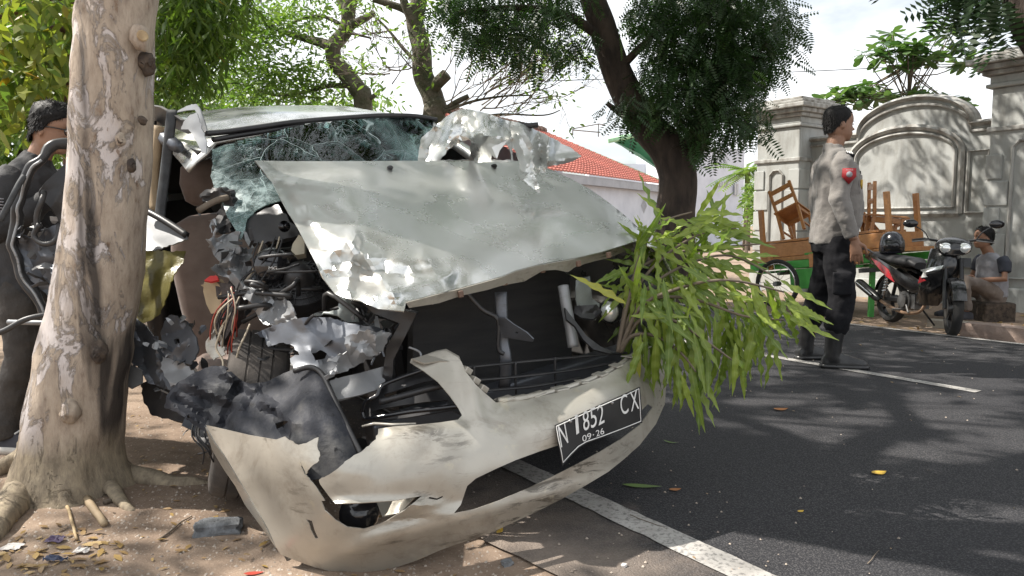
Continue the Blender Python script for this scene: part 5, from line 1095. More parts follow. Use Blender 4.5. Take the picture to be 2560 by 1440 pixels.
def pier(label, t0, t1, r0, r1, H, cap, zq):
    th = thing('wall_pier', label, 'pillar', RT((r0+r1)/2, (t0+t1)/2, -.1))
    rbox(MB(), r0, r1, t0, t1, -.12, H-.42).build('shaft', PLAST, th, bevel=.02)
    zz_ = H-.42
    for h, o in ((.05, .05), (.10, .02), (.06, .08), (.07, .14), (.07, .20), (.05, .14), (.05, .06)):
        rbox(MB(), r0-o*cap, r1+o*cap, t0-o*cap, t1+o*cap, zz_, zz_+h).build('cap_moulding', MOULD if o > .05 else PLAST, th, bevel=.015); zz_ += h
    rbox(MB(), r0-.03, r1+.03, t0-.03, t1+.03, H-.95, H-.89).build('band', MOULD, th, bevel=.012)
    rbox(MB(), r0-.05, r1+.05, t0-.05, t1+.05, -.12, .22).build('plinth', PLAST, th, bevel=.015)
    # stone blocks at the corners, raised, with open joints between them
    z = .25; k = 0
    while z < H-1.25:
        l = .24 if k % 2 else .16
        rbox(MB(), r0-.022, r0+.002, t1-l, t1+.022, z, z+.30).build('corner_block', PLAST, th, bevel=.008)
        rbox(MB(), r0-.022, r0+.002, t0-.022, t0+l, z, z+.30).build('corner_block', PLAST, th, bevel=.008)
        rbox(MB(), r0+.004, r0+l+.1, t0-.022, t0+.002, z, z+.30).build('corner_block', PLAST, th, bevel=.008)
        z += .325; k += 1
    # raised panel frame with cut corners on the road face and the end face
    def frame(P3, nrm):
        mb = MB(); mb.tube(P3+[P3[0]], [(.028, .02)]*(len(P3)+1), 6, refup=nrm, cap=False); mb.build('panel_frame', MOULD, th, smooth=False)
    a, b_ = t0+.27, t1-.27; zl, zh, c = .34, H-1.08, .07
    if b_-a > .1: frame([RT(r0-.008, a, zl), RT(r0-.008, b_, zl), RT(r0-.008, b_, zh-c), RT(r0-.008, b_-c, zh), RT(r0-.008, a+c, zh), RT(r0-.008, a, zh-c)], -RR)
    a, b_ = r0+.40, r1-.12
    if b_-a > .1: frame([RT(a, t0-.008, zl), RT(b_, t0-.008, zl), RT(b_, t0-.008, zh), RT(a, t0-.008, zh)], -RD)
    return th
pier('weathered grey wall pier with a stepped cap at the left end of the arched wall', 6.96, 7.74, 10.2, 11.0, 2.92, .75, 0)
pier('tall weathered grey wall pier with an overhanging cap beside the leaning trunk', 3.15, 4.27, 10.15, 11.0, 3.08, 1.15, 0)
wl = thing('arched_wall', 'weathered grey garden wall with a rounded arched top and raised arched panel', 'wall', RT(WR, 5.6, -.1))
arc = [(2140,289),(2183,266),(2243,252),(2275,249),(2324,257),(2364,270),(2404,290),(2430,306)]
tz = []
for x, y in arc: p = WP(x, y); tz.append((p.dot(RD), p.z))
zs = tz[-1][1]; cen = (tz[2][0]+tz[4][0])/2; half = abs(tz[-1][0]-cen); apex = max(z for t, z in tz)
def archz(t, a=1.): return zs+(apex-zs)*math.sqrt(max(0, 1-((t-cen)/half)**2))
ts_ = [6.97, cen+half+.001]+[cen+half*math.cos(a) for a in np.linspace(0, math.pi, 25)]+[cen-half-.001, 4.26]
outl = [(t, archz(t) if abs(t-cen) < half else zs-.02) for t in ts_]
pts = [RT(WR, 6.97, -.12)]+[RT(WR, t, z) for t, z in outl]+[RT(WR, 4.26, -.12)]
MB().prism(pts, RR*.22).build('wall_body', PLAST, wl)
mb = MB(); cp_ = [RT(WR+.09, t, z+.01) for t, z in outl]; mb.tube(cp_, [(.05, .16)]*len(cp_), 8, refup=(0, 0, 1)); mb.build('coping', MOULD, wl, smooth=False)
mb = MB(); cp_ = [RT(WR-.012, t, z-.09) for t, z in outl]; mb.tube(cp_, [(.022, .03)]*len(cp_), 6); mb.build('cornice', MOULD, wl)
ip = [(2128,384),(2162,346),(2203,328),(2255,320),(2303,324),(2356,342),(2392,362),(2408,380)]
itz = [(WP(x, y).dot(RD), WP(x, y).z) for x, y in ip]; ihalf = (itz[0][0]-itz[-1][0])/2; icen = (itz[0][0]+itz[-1][0])/2; iz0 = itz[-1][1]; iap = max(z for t, z in itz); zb = WP(2300, 535).z
for o, w_, d in ((0, .045, .05), (.085, .022, .03)):
    P = [RT(WR-.012, icen-ihalf+o, zb+o), RT(WR-.012, icen+ihalf-o, zb+o)]+[RT(WR-.012, icen+(ihalf-o)*math.cos(a), iz0+(iap-iz0-o)*math.sin(a)) for a in np.linspace(0, math.pi, 24)]
    mb = MB(); P.append(P[0]); mb.tube(P, [(d, w_)]*len(P), 6, cap=False, refup=-RR); mb.build('arch_moulding' if not o else 'panel_frame', MOULD, wl)
for tc_ in (4.27+.28,):
    a = WP(2424, 378); b_ = WP(2468, 531); ta, tb2 = a.dot(RD), b_.dot(RD)
    P = [RT(WR-.01, ta, b_.z), RT(WR-.01, tb2, b_.z), RT(WR-.01, tb2, a.z), RT(WR-.01, ta, a.z)]; P.append(P[0]); mb = MB(); mb.tube(P, [(.03, .025)]*5, 6, cap=False, refup=-RR); mb.build('panel_frame', MOULD, wl)
rbox(MB(), WR-.06, WR-.002, 4.29, 6.94, -.12, .2).build('plinth', PLAST, wl, bevel=.01); rbox(MB(), WR-.05, WR-.002, 4.29, 6.94, .42, .47).build('ledge', MOULD, wl, bevel=.008)
w2 = thing('plain_wall', 'plain stretch of grey wall running on past the tall pier', 'wall', RT(WR, 0, -.1)); rbox(MB(), WR, WR+.22, -6, 3.14, -.12, 2.4).build('wall_body', PLAST, w2); rbox(MB(), WR-.06, WR+.28, -6, 3.13, 2.4, 2.52).build('coping', MOULD, w2, bevel=.02)
# ================================================================== houses up the road
HOUSEW = mat('pale_blue_white_wall', (.66, .68, .74), (.56, .58, .64), 1.5, .85, bump=.1, bscale=20)
FASC = mat('grey_fascia', (.42, .43, .46), (.34, .35, .38), 3, .7); GREENR = mat('green_sheet_roof', (.10, .30, .17), (.07, .23, .13), 3, .5); LGREENR = mat('pale_green_edge', (.38, .62, .38), (.3, .5, .3), 3, .6)
def tiles():
    m, nt, b = newmat('red_clay_tile'); n1 = nnoise(nt, 1.4, 5); n2 = nnoise(nt, 9, 3)
    c = ramp(nt, n1, [(.35, (.50, .165, .125)), (.65, (.38, .13, .10))]); c = mix(nt, ramp(nt, n2, [(.55, 0.), (.7, .7)]), c, (.20, .10, .07)); nt.links.new(c, b.inputs['Base Color']); b.inputs['Roughness'].default_value = .8; return m
TILE = tiles()
hA = PX(1340, 421, 21.); hB = PX(1668, 463, 29.8); hA.z = hB.z = (hA.z+hB.z)/2
hu = (hB-hA); hu.z = 0; hL = hu.length; hu.normalize(); hn = V(-hu.y, hu.x, 0)
if hn.y < 0: hn = -hn
hs = thing('tiled_house', 'pale house with a red clay tiled roof beyond the minivan hood', 'house', V((hA+hB).x/2, (hA+hB).y/2, -.1))
A0 = hA+hu*.6; ez = hA.z
def hp_(s, d, z): return V(A0.x, A0.y, 0)+hu*s+hn*d+V(0, 0, z)
Lh = hL-.6; rh = PX(1583, 352, 32.8).z-ez; rd = 4.2
def hbox(nm, s0, s1, d0, d1, z0, z1, m): MB().add([hp_(s, d, z) for s in (s0, s1) for d in (d0, d1) for z in (z0, z1)], [(0,1,3,2),(4,6,7,5),(0,4,5,1),(2,3,7,6),(0,2,6,4),(1,5,7,3)]).build(nm, m, hs)
hbox('wall', 0, Lh, .25, 8, -.12, ez-.28, HOUSEW); hbox('fascia', -.1, Lh+.02, .0, .24, ez-.30, ez-.03, FASC)
mb = MB(); nr = 22; ncol = int(Lh/.11)
for r_ in range(nr):   # each course of tiles overlaps the one below, with its own roll across
    d0 = -.05+rd*r_/nr; z0 = ez+rh*r_/nr; d1 = -.05+rd*(r_+1.12)/nr; z1 = ez+rh*(r_+1.12)/nr; vs = []; sl_ = (r_*rd/nr)*.62
    for k in range(ncol+1):
        s_ = -.1+(Lh+.1-sl_)*k/ncol+ sl_*.0; h = .035 if k % 2 else 0.
        vs += [hp_(s_, d0, z0+.05+h), hp_(s_, d0, z0+h*.5), hp_(s_, d1, z1-.005+h*.4)]
    fs = []
    for k in range(ncol): b_ = k*3; fs += [(b_, b_+3, b_+4, b_+1), (b_, b_+2, b_+5, b_+3)]
    mb.add(vs, fs)
rf = mb.build('tile_roof', TILE, hs)
e0 = hp_(-.1, rd-.05, ez+rh+.06); e1 = hp_(Lh-rd*.62, rd-.05, ez+rh+.06); m_ = MB()
n_ = 26
for k in range(n_): m_.tube([e0.lerp(e1, k/n_), e0.lerp(e1, (k+.96)/n_)], [.17, .13], 8)
m_.build('ridge_tiles', mat('dark_ridge_tile', (.22, .15, .12), (.12, .09, .07), 6, .9), rf)
mb = MB(); P = [hp_(Lh-.05, -.1, ez+.02), hp_(Lh-rd*.62, rd, ez+rh+.02), hp_(Lh-rd*.62+.9, rd+.3, ez+rh-.05), hp_(Lh+.5, .1, ez-.1)]
MB().prism(P, V(0, 0, .05)).build('verge_sheet', LGREENR, hs)
hbox('back_roof_wall', .5, Lh-1, rd, rd+.2, ez-.3, ez+rh-.05, HOUSEW)
hbox('drainpipe', Lh-.2, Lh-.12, .12, .2, -.12, ez-.3, WHITE)
c = WP  # diamond vent of four panes
vc = PX(1622, 514, 28.3); 
s_ = (vc-V(A0.x, A0.y, vc.z)).dot(hu)
for dx, dz in ((0, .16), (0, -.16), (.16, 0), (-.16, 0)):
    MB().add([hp_(s_+dx, .24, vc.z+dz+.14), hp_(s_+dx+.14, .24, vc.z+dz), hp_(s_+dx, .24, vc.z+dz-.14), hp_(s_+dx-.14, .24, vc.z+dz)], [(0, 1, 2, 3)]).build('vent_pane', FASC, hs)
gs = thing('green_roofed_shed', 'shed with a green metal roof showing behind the red tiled house', 'shed', PX(1600, 560, 36)+V(0, 0, -1.1))
MB().prism([PX(1530,350,35), PX(1598,336,35), PX(1640,362,36), PX(1670,440,37), PX(1600,385,35)], V(.3, 1.2, 0)).build('roof', GREENR, gs)
MB().tube([PX(1520,352,34.8), PX(1598,335,34.8), PX(1640,360,35.8)], .12, 6).build('roof_edge', LGREENR, gs)
MB().box(PX(1600, 480, 38)+V(0, 2, -1.0), (5, 2, 5)).build('wall', HOUSEW, gs)
wh = thing('white_house', 'tall plain pale house wall behind the dark trunk, with small barred vents', 'house', V(PX(1770, 560, 36).x, 36, -.1))
a = PX(1672, 372, 35); b_ = PX(1862, 372, 38); up = V(0, 0, a.z+.12); P = [V(a.x, a.y, -.12), V(b_.x, b_.y, -.12), V(b_.x, b_.y, 4.75), V(a.x, a.y, 4.75)]; MB().prism(P, V(-.5, 6, 0)).build('wall', HOUSEW, wh)
def wquad(x0, x1, y0, y1, nm, m, bars):
    def on(x, y):
        t = (x-1672)/190; return PX(x, y, 1/((1-t)/35+t/38)-.05)
    o = MB().prism([on(x0, y1), on(x1, y1), on(x1, y0), on(x0, y0)], V(0, -.04, 0)).build(nm, FASC, wh)
    for k in range(bars):
        x = x0+(x1-x0)*(k+.5)/bars; MB().tube([on(x, y0)-V(0, .06, 0), on(x, y1)-V(0, .06, 0)], .03, 4).build('bar', WHITE, o)
wquad(1792, 1822, 454, 465, 'vent', FASC, 5); wquad(1835, 1846, 459, 487, 'vent', FASC, 2); wquad(1724, 1735, 398, 408, 'vent', FASC, 2); wquad(1795, 1815, 522, 540, 'window', FASC, 3)
an = thing('roof_rail', 'thin pipe railing frame on the ridge of the tiled roof', 'railing', PX(1432, 330, 25)); mb = MB()
for p in ([(1432,322,25),(1432,338,25)], [(1432,322,25),(1497,310,25.6),(1512,312,26)], [(1432,325,25),(1500,331,26)], [(1496,310,25.6),(1496,342,25.6)]): mb.tube([PX(*q) for q in p], .022, 5)
mb.build('pipe', RIMM, an)
wr_ = MB(); wr_.tube(spline([PX(1300, 205, 16), PX(1960, 181, 16), PX(2560, 151, 15), PX(2900, 130, 14)], 6), .009, 5); tag(wr_.build('overhead_wire', WIRE3, None), 'thin black overhead wire crossing the sky above the arched wall', 'wire')
# ================================================================== people
SKIN = mat('brown_skin', (.27, .145, .09), (.22, .115, .07), 14, .5, bump=.1, bscale=200, bdist=.001); SKIN2 = mat('tan_skin', (.33, .19, .125), (.28, .155, .10), 14, .5, bump=.1, bscale=200, bdist=.001)
HAIR = mat('black_hair', (.006, .0055, .0055), (.011, .010, .010), 60, .6, bump=.5, bscale=90, bdist=.004, sc=(1, 1, .4), spec=.25)
KHAKI = mat('grey_khaki_shirt', (.20, .186, .170), (.165, .152, .14), 8, .85, bump=.5, bscale=14, bdist=.02, sheen=.2); NAVY = mat('black_trousers', (.008, .008, .010), (.013, .013, .015), 9, .9, spec=.2, bump=.5, bscale=13, bdist=.02)
LEATH = mat('black_leather', (.012, .012, .013), (.03, .03, .03), 18, .32, bump=.3, bscale=50, bdist=.004)
JACK = mat('black_jacket', (.022, .022, .024), (.04, .04, .042), 8, .8, bump=.6, bscale=11, bdist=.02); STRIPE = mat('grey_stripe', (.35, .35, .37), (.25, .25, .27), 30, .8)
JEAN = mat('dark_grey_trousers', (.065, .058, .052), (.04, .036, .033), 9, .85, bump=.7, bscale=12, bdist=.025); SHOE = mat('sneaker_canvas', (.03, .032, .04), (.05, .05, .06), 12, .75); SOLE = mat('sneaker_sole', (.62, .60, .56), (.5, .47, .42), 14, .7)
POLO = mat('grey_polo', (.28, .28, .30), (.22, .22, .24), 9, .8, bump=.4, bscale=15, bdist=.01); POLOD = mat('navy_sleeve', (.03, .035, .05), (.045, .05, .065), 9, .8); CHINO = mat('faded_trousers', (.20, .165, .14), (.14, .115, .10), 9, .85, bump=.4, bscale=14, bdist=.01)
EYEW = mat('eye_white', (.7, .68, .65), (.62, .6, .58), 10, .3); PATCHR = mat('red_patch', (.40, .025, .03), (.3, .02, .025), 20, .7); PATCHY = mat('yellow_badge', (.6, .38, .05), (.5, .3, .04), 20, .6)
HP = [(0., .30, -.02, .12), (.05, .375, -.08, .19), (.12, .385, -.18, .24), (.17, .40, -.26, .262), (.20, .425, -.30, .27), (.225, .405, -.32, .275), (.25, .43, -.34, .28), (.30, .395, -.37, .29), (.38, .395, -.40, .30), (.46, .375, -.425, .31), (.50, .37, -.435, .315), (.56, .405, -.445, .32), (.64, .41, -.45, .325), (.73, .39, -.45, .325), (.82, .345, -.43, .31), (.90, .26, -.37, .26), (.96, .13, -.25, .17), (.99, .03, -.12, .08)]
def hring(z, xf, xb, w_, n=28, grow=0.):
    o = []
    for k in range(n):
        a = 2*math.pi*k/n; c, s_ = math.cos(a), math.sin(a)
        x = (xf+grow)*math.copysign(abs(c)**.85, c) if c > 0 else (-xb+grow)*c; o.append(V(x, (w_+grow)*math.copysign(abs(s_)**.9, s_), z))
    return o
def head_parts(HM, mb):
    """adds head geometry (unit head, chin at z=0) transformed by HM to mb"""
    t = MB(); t.loft([hring(*r_) for r_ in HP])
    t.loft([[V(.36, s*.035, .56) for s in (-1, 1)]+[V(.40, s*.012, .56) for s in (1, -1)], [V(.36, s*.06, .44) for s in (-1, 1)]+[V(.445, s*.022, .43) for s in (1, -1)], [V(.34, s*.085, .355) for s in (-1, 1)]+[V(.505, s*.045, .365) for s in (1, -1)], [V(.34, s*.08, .31) for s in (-1, 1)]+[V(.45, s*.05, .315) for s in (1, -1)]])
    for s in (-1, 1): t.ell((-.03, s*.325, .43), (.075, .03, .125), Euler((0, -.2, s*.35)).to_matrix(), 12, 8)
    t.xf(HM); mb.add(t.v, t.f)
def hair_mesh(HM, par, line, grow=.035, tuft=.02, strand=.02):
    mb = MB(); n = 30; rows_ = []
    for z, xf, xb, w_ in [HP[i] for i in range(5, len(HP))]:
        a0 = float(np.interp(z, [p[0] for p in line], [p[1] for p in line]))
        rr = []
        for k in range(n):
            a = a0+(2*math.pi-2*a0)*k/(n-1); c, s_ = math.cos(a), math.sin(a); g = grow*(1+.5*sstep(.6, .95, z))+tuft*noise.noise(V(c*5, s_*5, z*9))
            x = (xf+g)*c if c > 0 else (-xb+g)*c; rr.append(V(x, (w_+g)*s_, z+g*1.3*sstep(.75, 1., z)))
        rows_.append(rr)
    b = len(mb.v)
    for r_ in rows_: mb.v += r_
    for i in range(len(rows_)-1):
        for k in range(n-1): mb.f.append((i*n+k, i*n+k+1, (i+1)*n+k+1, (i+1)*n+k)); mb.m.append(0)
    mb.v.append(V(-.05, 0, 1.03+grow)); t = len(mb.v)-1
    for k in range(n-1): mb.f.append(((len(rows_)-1)*n+k, (len(rows_)-1)*n+k+1, t)); mb.m.append(0)
    cells = [(rows_[i][k], rows_[i][k+1], rows_[i+1][k], rows_[i+1][k+1]) for i in range(len(rows_)-1) for k in range(n-1)]
    H3 = HM.to_3x3(); ps = []; fs_ = []; ns_ = []
    for c4 in cells:
        for _ in range(6):
            u, t_ = random.random(), random.random(); p = c4[0].lerp(c4[1], u).lerp(c4[2].lerp(c4[3], u), t_); o_ = (p-V(-.03, 0, .55)).normalized()
            d = V(.25 if p.z > .8 else -.2, 0, -1.0 if p.z < .85 else -.1)+o_*.12+V(random.gauss(0, .22), random.gauss(0, .22), random.gauss(0, .2))
            ps.append(tuple(HM @ p)); fs_.append(tuple(H3 @ d)); ns_.append(tuple(H3 @ o_))
    scatter('hair_strands', [(0, -.05, 0), (0, .05, 0), (.6, .05, .06), (1, 0, .05), (.6, -.05, .06)], [(0, 1, 2, 3, 4)], np.array(ps), rotmats(np.array(fs_), np.array(ns_)), strand*(1+RNG.uniform(-.4, .4, len(ps))), HAIR, par)
    mb.xf(HM); o = mb.build('hair', HAIR, par, smooth=True); k = o.modifiers.new('t', 'SOLIDIFY'); k.thickness = .006; k.offset = -1
def ring(c, rx, ry, n=20, p=.85, lean=None):
    return [V(c[0]+rx*math.copysign(abs(math.cos(a))**p, math.cos(a)), c[1]+ry*math.copysign(abs(math.sin(a))**p, math.sin(a)), c[2]) for a in np.linspace(0, 2*math.pi, n, endpoint=False)]
def hand(mb, wrist, d, side, curl=.35, s=1.):
    """palm with four fingers and thumb; d points along the hand, side is the thumb direction"""
    d = Vector(d).normalized(); side = Vector(side); side = (side-d*side.dot(d)).normalized(); nrm = d.cross(side); W = Vector(wrist)
    mb.tube([W-d*.02*s, W+d*.03*s, W+d*.07*s, W+d*.095*s], [(.018*s, .026*s), (.016*s, .036*s), (.015*s, .041*s), (.012*s, .038*s)], 10, refup=nrm)
    for i, (o, l) in enumerate(((.030, .075), (.011, .085), (-.009, .08), (-.029, .062))):
        p = W+d*.088*s+side*o*s; dd = (d+side*o*3.2).normalized(); pts = [p]
        for k in range(3):
            q = Matrix.Rotation(curl*(k+.6), 3, side) if True else None; v = q @ dd; pts.append(pts[-1]+v*l*s/3)
        mb.tube(pts, [.0095*s, .009*s, .0085*s, .006*s], 8)
    p = W+d*.025*s+side*.028*s; pts = [p, p+(d*.6+side*.9).normalized()*.032*s, p+(d*.6+side*.9).normalized()*.032*s+(d*1.+side*.3).normalized()*.03*s, p+(d*.6+side*.9).normalized()*.03*s+(d*1.+side*.25).normalized()*.055*s]
    mb.tube(pts, [.013*s, .0115*s, .0095*s, .007*s], 8)
class Fig:
    def __init__(s, name_label, cat, loc, yaw, sc, skin):
        s.root = thing('person', name_label, 'person', loc); s.M = Matrix.Translation(loc) @ Matrix.Rotation(yaw, 4, 'Z') @ Matrix.Scale(sc, 4); s.skin = skin; s.body = MB(); s.sc = sc
    def head(s, chin, pitch=0., yaw=0., h=.235, line=None, eyes=True, **kw):
        s.HM = s.M @ Matrix.Translation(chin) @ Euler((0, pitch, yaw)).to_matrix().to_4x4() @ Matrix.Scale(h, 4); t = MB(); head_parts(s.HM, t); s.body.add(t.v, t.f); s.line = line; s.kw = kw; s.eyes = eyes
    def part(s, nm, mb, m, vox=.012, sm=5, par=None):
        mb.xf(s.M); o = mb.build(nm, m, par or s.root, smooth=True)
        if vox:
            remesh(o, vox*s.sc, sm)
            if nm in ('shirt', 'jacket', 'trousers', 'polo_shirt'):
                if 'cloth_folds' not in bpy.data.textures: bpy.data.textures.new('cloth_folds', 'CLOUDS').noise_scale = .11; bpy.data.textures['cloth_folds'].noise_depth = 3
                k = o.modifiers.new('folds', 'DISPLACE'); k.texture = bpy.data.textures['cloth_folds']; k.strength = .035; k.mid_level = .5
        return o
    def finish(s, local):
        local.xf(s.M); s.body.add(local.v, local.f); b = s.body.build('body', s.skin, s.root, smooth=True); remesh(b, .0052, 3, .4)
        hair_mesh(s.HM, s.root, s.line, **s.kw)
        if s.eyes:
            for sd in (-1, 1):
                MB().ell((.372, sd*.125, .497), (.03, .042, .021)).xf(s.HM).build('eye', EYEW, s.root, smooth=True)
                MB().ell((.392, sd*.118, .497), (.014, .02, .02)).xf(s.HM).build('iris', HAIR, s.root, smooth=True)
                MB().box((.405, sd*.125, .585), (.02, .12, .018), Euler((sd*-.08, 0, 0)).to_matrix()).xf(s.HM).build('eyebrow', HAIR, s.root)
        MB().ell((.415, 0, .222), (.022, .085, .008)).xf(s.HM).build('lips', mat('lip', (.24, .10, .08), None, 20, .5) if 'lip' not in MATS else MATS['lip'], s.root, smooth=True)
def torso(mb, rows_):
    mb.loft([ring((cx, cy, z), rx, ry) for z, rx, ry, cx, cy in rows_])
# ---- the policeman
fp = GP(2072, 912, 0); PO = Fig('man in grey khaki uniform shirt, black trousers and boots standing on the road', 'person', fp, R(-6), 1.0, SKIN)
PO.head((.0, 0, 1.575), pitch=.05, yaw=R(10), line=[(.22, R(140)), (.30, R(122)), (.42, R(108)), (.46, R(84)), (.56, R(80)), (.66, R(68)), (.76, R(52)), (.83, R(30)), (.88, 0)], grow=.016, tuft=.008, strand=.016)
L_ = MB(); L_.tube([(-.03, 0, 1.44), (-.02, 0, 1.54), (.0, 0, 1.60), (.01, 0, 1.64)], [.07, .06, .058, .06], 14); torso(L_, [(.90, .11, .14, 0, 0), (1.2, .12, .16, 0, 0), (1.42, .10, .17, -.01, 0), (1.47, .07, .10, -.02, 0)])
for sy, hip, kn, an_, el, wr in ((-1, (0, -.09, .92), (.03, -.105, .50), (.0, -.11, .1), (-.055, -.255, 1.17), (.045, -.265, .90)), (1, (0, .09, .92), (-.03, .15, .50), (-.10, .22, .1), (-.05, .26, 1.17), (.05, .25, .90))):
    L_.tube([hip, kn, an_], [.075, .05, .04], 10); L_.tube([(-.02, sy*.19, 1.43), el, wr], [.045, .038, .028], 10); hand(L_, (wr[0]+.01, wr[1], wr[2]-.01), (.12, 0, -1), (1, sy*.25, 0), .28*-sy if False else (.22 if sy < 0 else -.22))
PO.finish(L_)
S_ = MB(); torso(S_, [(.86, .150, .172, -.005, 0), (.93, .155, .178, .0, 0), (1.02, .165, .182, .012, 0), (1.10, .168, .186, .018, 0), (1.20, .160, .190, .012, 0), (1.32, .148, .200, .0, 0), (1.41, .125, .198, -.012, 0), (1.47, .09, .16, -.02, 0), (1.515, .065, .085, -.018, 0)])
for sy, el, wr in ((-1, (-.055, -.255, 1.17), (.04, -.262, .915)), (1, (-.05, .26, 1.17), (.045, .25, .915))):
    S_.tube([(-.02, sy*.15, 1.445), (-.025, sy*.205, 1.40), (-.04, sy*.235, 1.29), el, (-.01, sy*.262, 1.04), wr], [.07, .074, .068, .062, .058, .05], 14)
S_.tube([(-.035, 0, 1.50), (-.025, 0, 1.555)], [(.072), (.066)], 14)
sh = PO.part('shirt', S_, KHAKI, .012, 4)
T_ = MB(); torso(T_, [(.80, .135, .165, 0, 0), (.86, .145, .172, 0, 0), (.93, .148, .174, 0, 0)])
for sy, kn, an_ in ((-1, (.035, -.112, .50), (.0, -.118, .24)), (1, (-.03, .155, .50), (-.085, .20, .24))):
    T_.tube([(0, sy*.085, .90), (.01, sy*.10, .74), kn, (kn[0]*.6+an_[0]*.4-.005, kn[1]*.6+an_[1]*.4, .38), (an_[0], an_[1], .285), (an_[0], an_[1], .235)], [.105, .105, .088, .085, .082, .06], 14)
T_.box((.0, -.222, .60), (.14, .03, .16)); PO.part('trousers', T_, NAVY, .012, 4)
for sy, an_, yw in ((-1, (.0, -.118), -.1), (1, (-.09, .21), .25)):
    B_ = MB(); q = Matrix.Rotation(yw, 3, 'Z'); c = V(an_[0], an_[1], 0)
    B_.tube([c+V(0, 0, .275), c+V(-.01, 0, .18), c+V(-.015, 0, .10), c+V(-.01, 0, .055)], [.066, .058, .056, .055], 14)
    B_.loft([[c+q @ V(x, y*w_, z) for y, z in ((-1, .012), (1, .012), (1.02, .04), (.75, h), (-.75, h), (-1.02, .04))] for x, w_, h in ((-.085, .030, .07), (-.06, .042, .10), (0., .045, .115), (.08, .047, .095), (.14, .05, .075), (.19, .042, .062), (.215, .024, .045))])
    PO.part('boot', B_, LEATH, .009, 4)
    B_ = MB(); B_.loft([[c+q @ V(x, y*w_, z) for y, z in ((-1, 0), (1, 0), (1, .028), (-1, .028))] for x, w_ in ((-.092, .028), (-.07, .044), (0, .045), (.10, .050), (.16, .052), (.205, .042), (.225, .022))]); PO.part('boot_sole', B_, LEATH, 0)
bd_ = MB(); sy_ = -.308
bd_.prism([V(-.055, sy_, 1.365), V(.03, sy_, 1.365), V(.033, sy_, 1.31), V(-.012, sy_, 1.26), V(-.058, sy_, 1.31)], (0, .006, 0)); PO.part('sleeve_patch', bd_, PATCHR, 0, par=None)
e_ = MB(); e_.tube([(-.012, sy_-.003, 1.325), (-.012, sy_+.0, 1.325)], .02, 12); PO.part('patch_emblem', e_, MATS['grey_stripe'], 0)
e_ = MB(); billboard('RESERSE', (-.012, sy_-.003, 1.354), (1, 0, 0), (0, 0, 1), .010, e_, 0, .9); PO.part('patch_lettering', e_, WHITE, 0)
e_ = MB(); e_.box((.02, -.19, 1.468), (.055, .06, .02), Euler((.35, .3, 0)).to_matrix()); PO.part('shoulder_board', e_, NAVY, 0)
for k in range(3): e_ = MB(); e_.box((.005+.016*k, -.197, 1.481-.004*k), (.007, .05, .008), Euler((.35, .3, 0)).to_matrix()); PO.part('rank_stripe', e_, WHITE, 0)
e_ = MB(); e_.box((.128, -.105, 1.27), (.012, .12, .13), Euler((0, -.06, -.5)).to_matrix()); PO.part('chest_pocket', e_, KHAKI, 0)
e_ = MB(); e_.prism([V(.14, -.10, 1.30), V(.12, -.135, 1.30), V(.12, -.135, 1.26), V(.13, -.117, 1.235), V(.14, -.10, 1.26)], (.006, -.006, 0)); PO.part('pocket_badge', e_, PATCHY, 0)
e_ = MB(); e_.box((.118, -.10, 1.352), (.008, .10, .022), Euler((0, -.12, -.55)).to_matrix()); PO.part('name_tape', e_, NAVY, 0)
# ---- the man in glasses behind the tree
f2 = V(-2.30, 3.42, gz(-2.30, 3.42)); MG = Fig('young man in glasses and a black jacket standing behind the pale tree', 'person', f2, R(2), .915, SKIN2); MG.M = MG.M @ Matrix(((1, 0, .075, 0), (0, 1, 0, 0), (0, 0, 1, 0), (0, 0, 0, 1)))
MG.head((.085, 0, 1.49), pitch=.16, yaw=R(-4), line=[(.22, R(145)), (.30, R(128)), (.42, R(112)), (.45, R(86)), (.56, R(80)), (.66, R(66)), (.74, R(48)), (.8, R(22)), (.84, 0)], grow=.045, tuft=.05, strand=.018)
L_ = MB(); L_.tube([(.0, 0, 1.36), (.035, 0, 1.46), (.065, 0, 1.53), (.08, 0, 1.57)], [.07, .058, .055, .058], 14); torso(L_, [(.90, .10, .13, 0, 0), (1.2, .11, .15, 0, 0), (1.38, .09, .15, .0, 0), (1.42, .06, .10, .01, 0)])
for sy, hip, kn, an_, el, wr in ((-1, (0, -.09, .90), (.05, -.10, .48), (-.02, -.11, .09), (.02, -.24, 1.10), (.24, -.15, 1.31)), (1, (0, .09, .90), (.03, .13, .48), (.10, .15, .09), (.04, .24, 1.10), (.27, .10, 1.33))):
    L_.tube([hip, kn, an_], [.07, .048, .038], 10); L_.tube([(.0, sy*.18, 1.35), el, wr], [.042, .036, .027], 10); hand(L_, wr, (.7, -sy*.1, .75), (-.6, 0, .7), -.35)
MG.finish(L_)
S_ = MB(); torso(S_, [(.76, .145, .18, .0, 0), (.84, .15, .185, .0, 0), (1.0, .148, .18, .0, 0), (1.15, .146, .19, .0, 0), (1.28, .135, .195, .0, 0), (1.36, .112, .185, .0, 0), (1.41, .085, .14, .005, 0), (1.455, .066, .08, .018, 0)])
for sy, el, wr in ((-1, (.02, -.245, 1.10), (.22, -.165, 1.285)), (1, (.04, .245, 1.10), (.25, .11, 1.305))): S_.tube([(.0, sy*.14, 1.375), (.0, sy*.195, 1.33), (.005, sy*.225, 1.22), el, ((el[0]+wr[0])/2, (el[1]+wr[1])/2, (el[2]+wr[2])/2-.01), wr], [.07, .074, .072, .068, .058, .046], 14)
S_.tube([(.01, 0, 1.42), (.035, 0, 1.49)], [.078, .072], 14); MG.part('jacket', S_, JACK, .012, 4)
for k in range(5): e_ = MB(); e_.tube([(-.06+.0*k, -.29, 1.25-.014*k), (.0, -.302, 1.255-.014*k), (.055, -.292, 1.25-.014*k)], .003, 5); MG.part('sleeve_stripe', e_, STRIPE, 0)
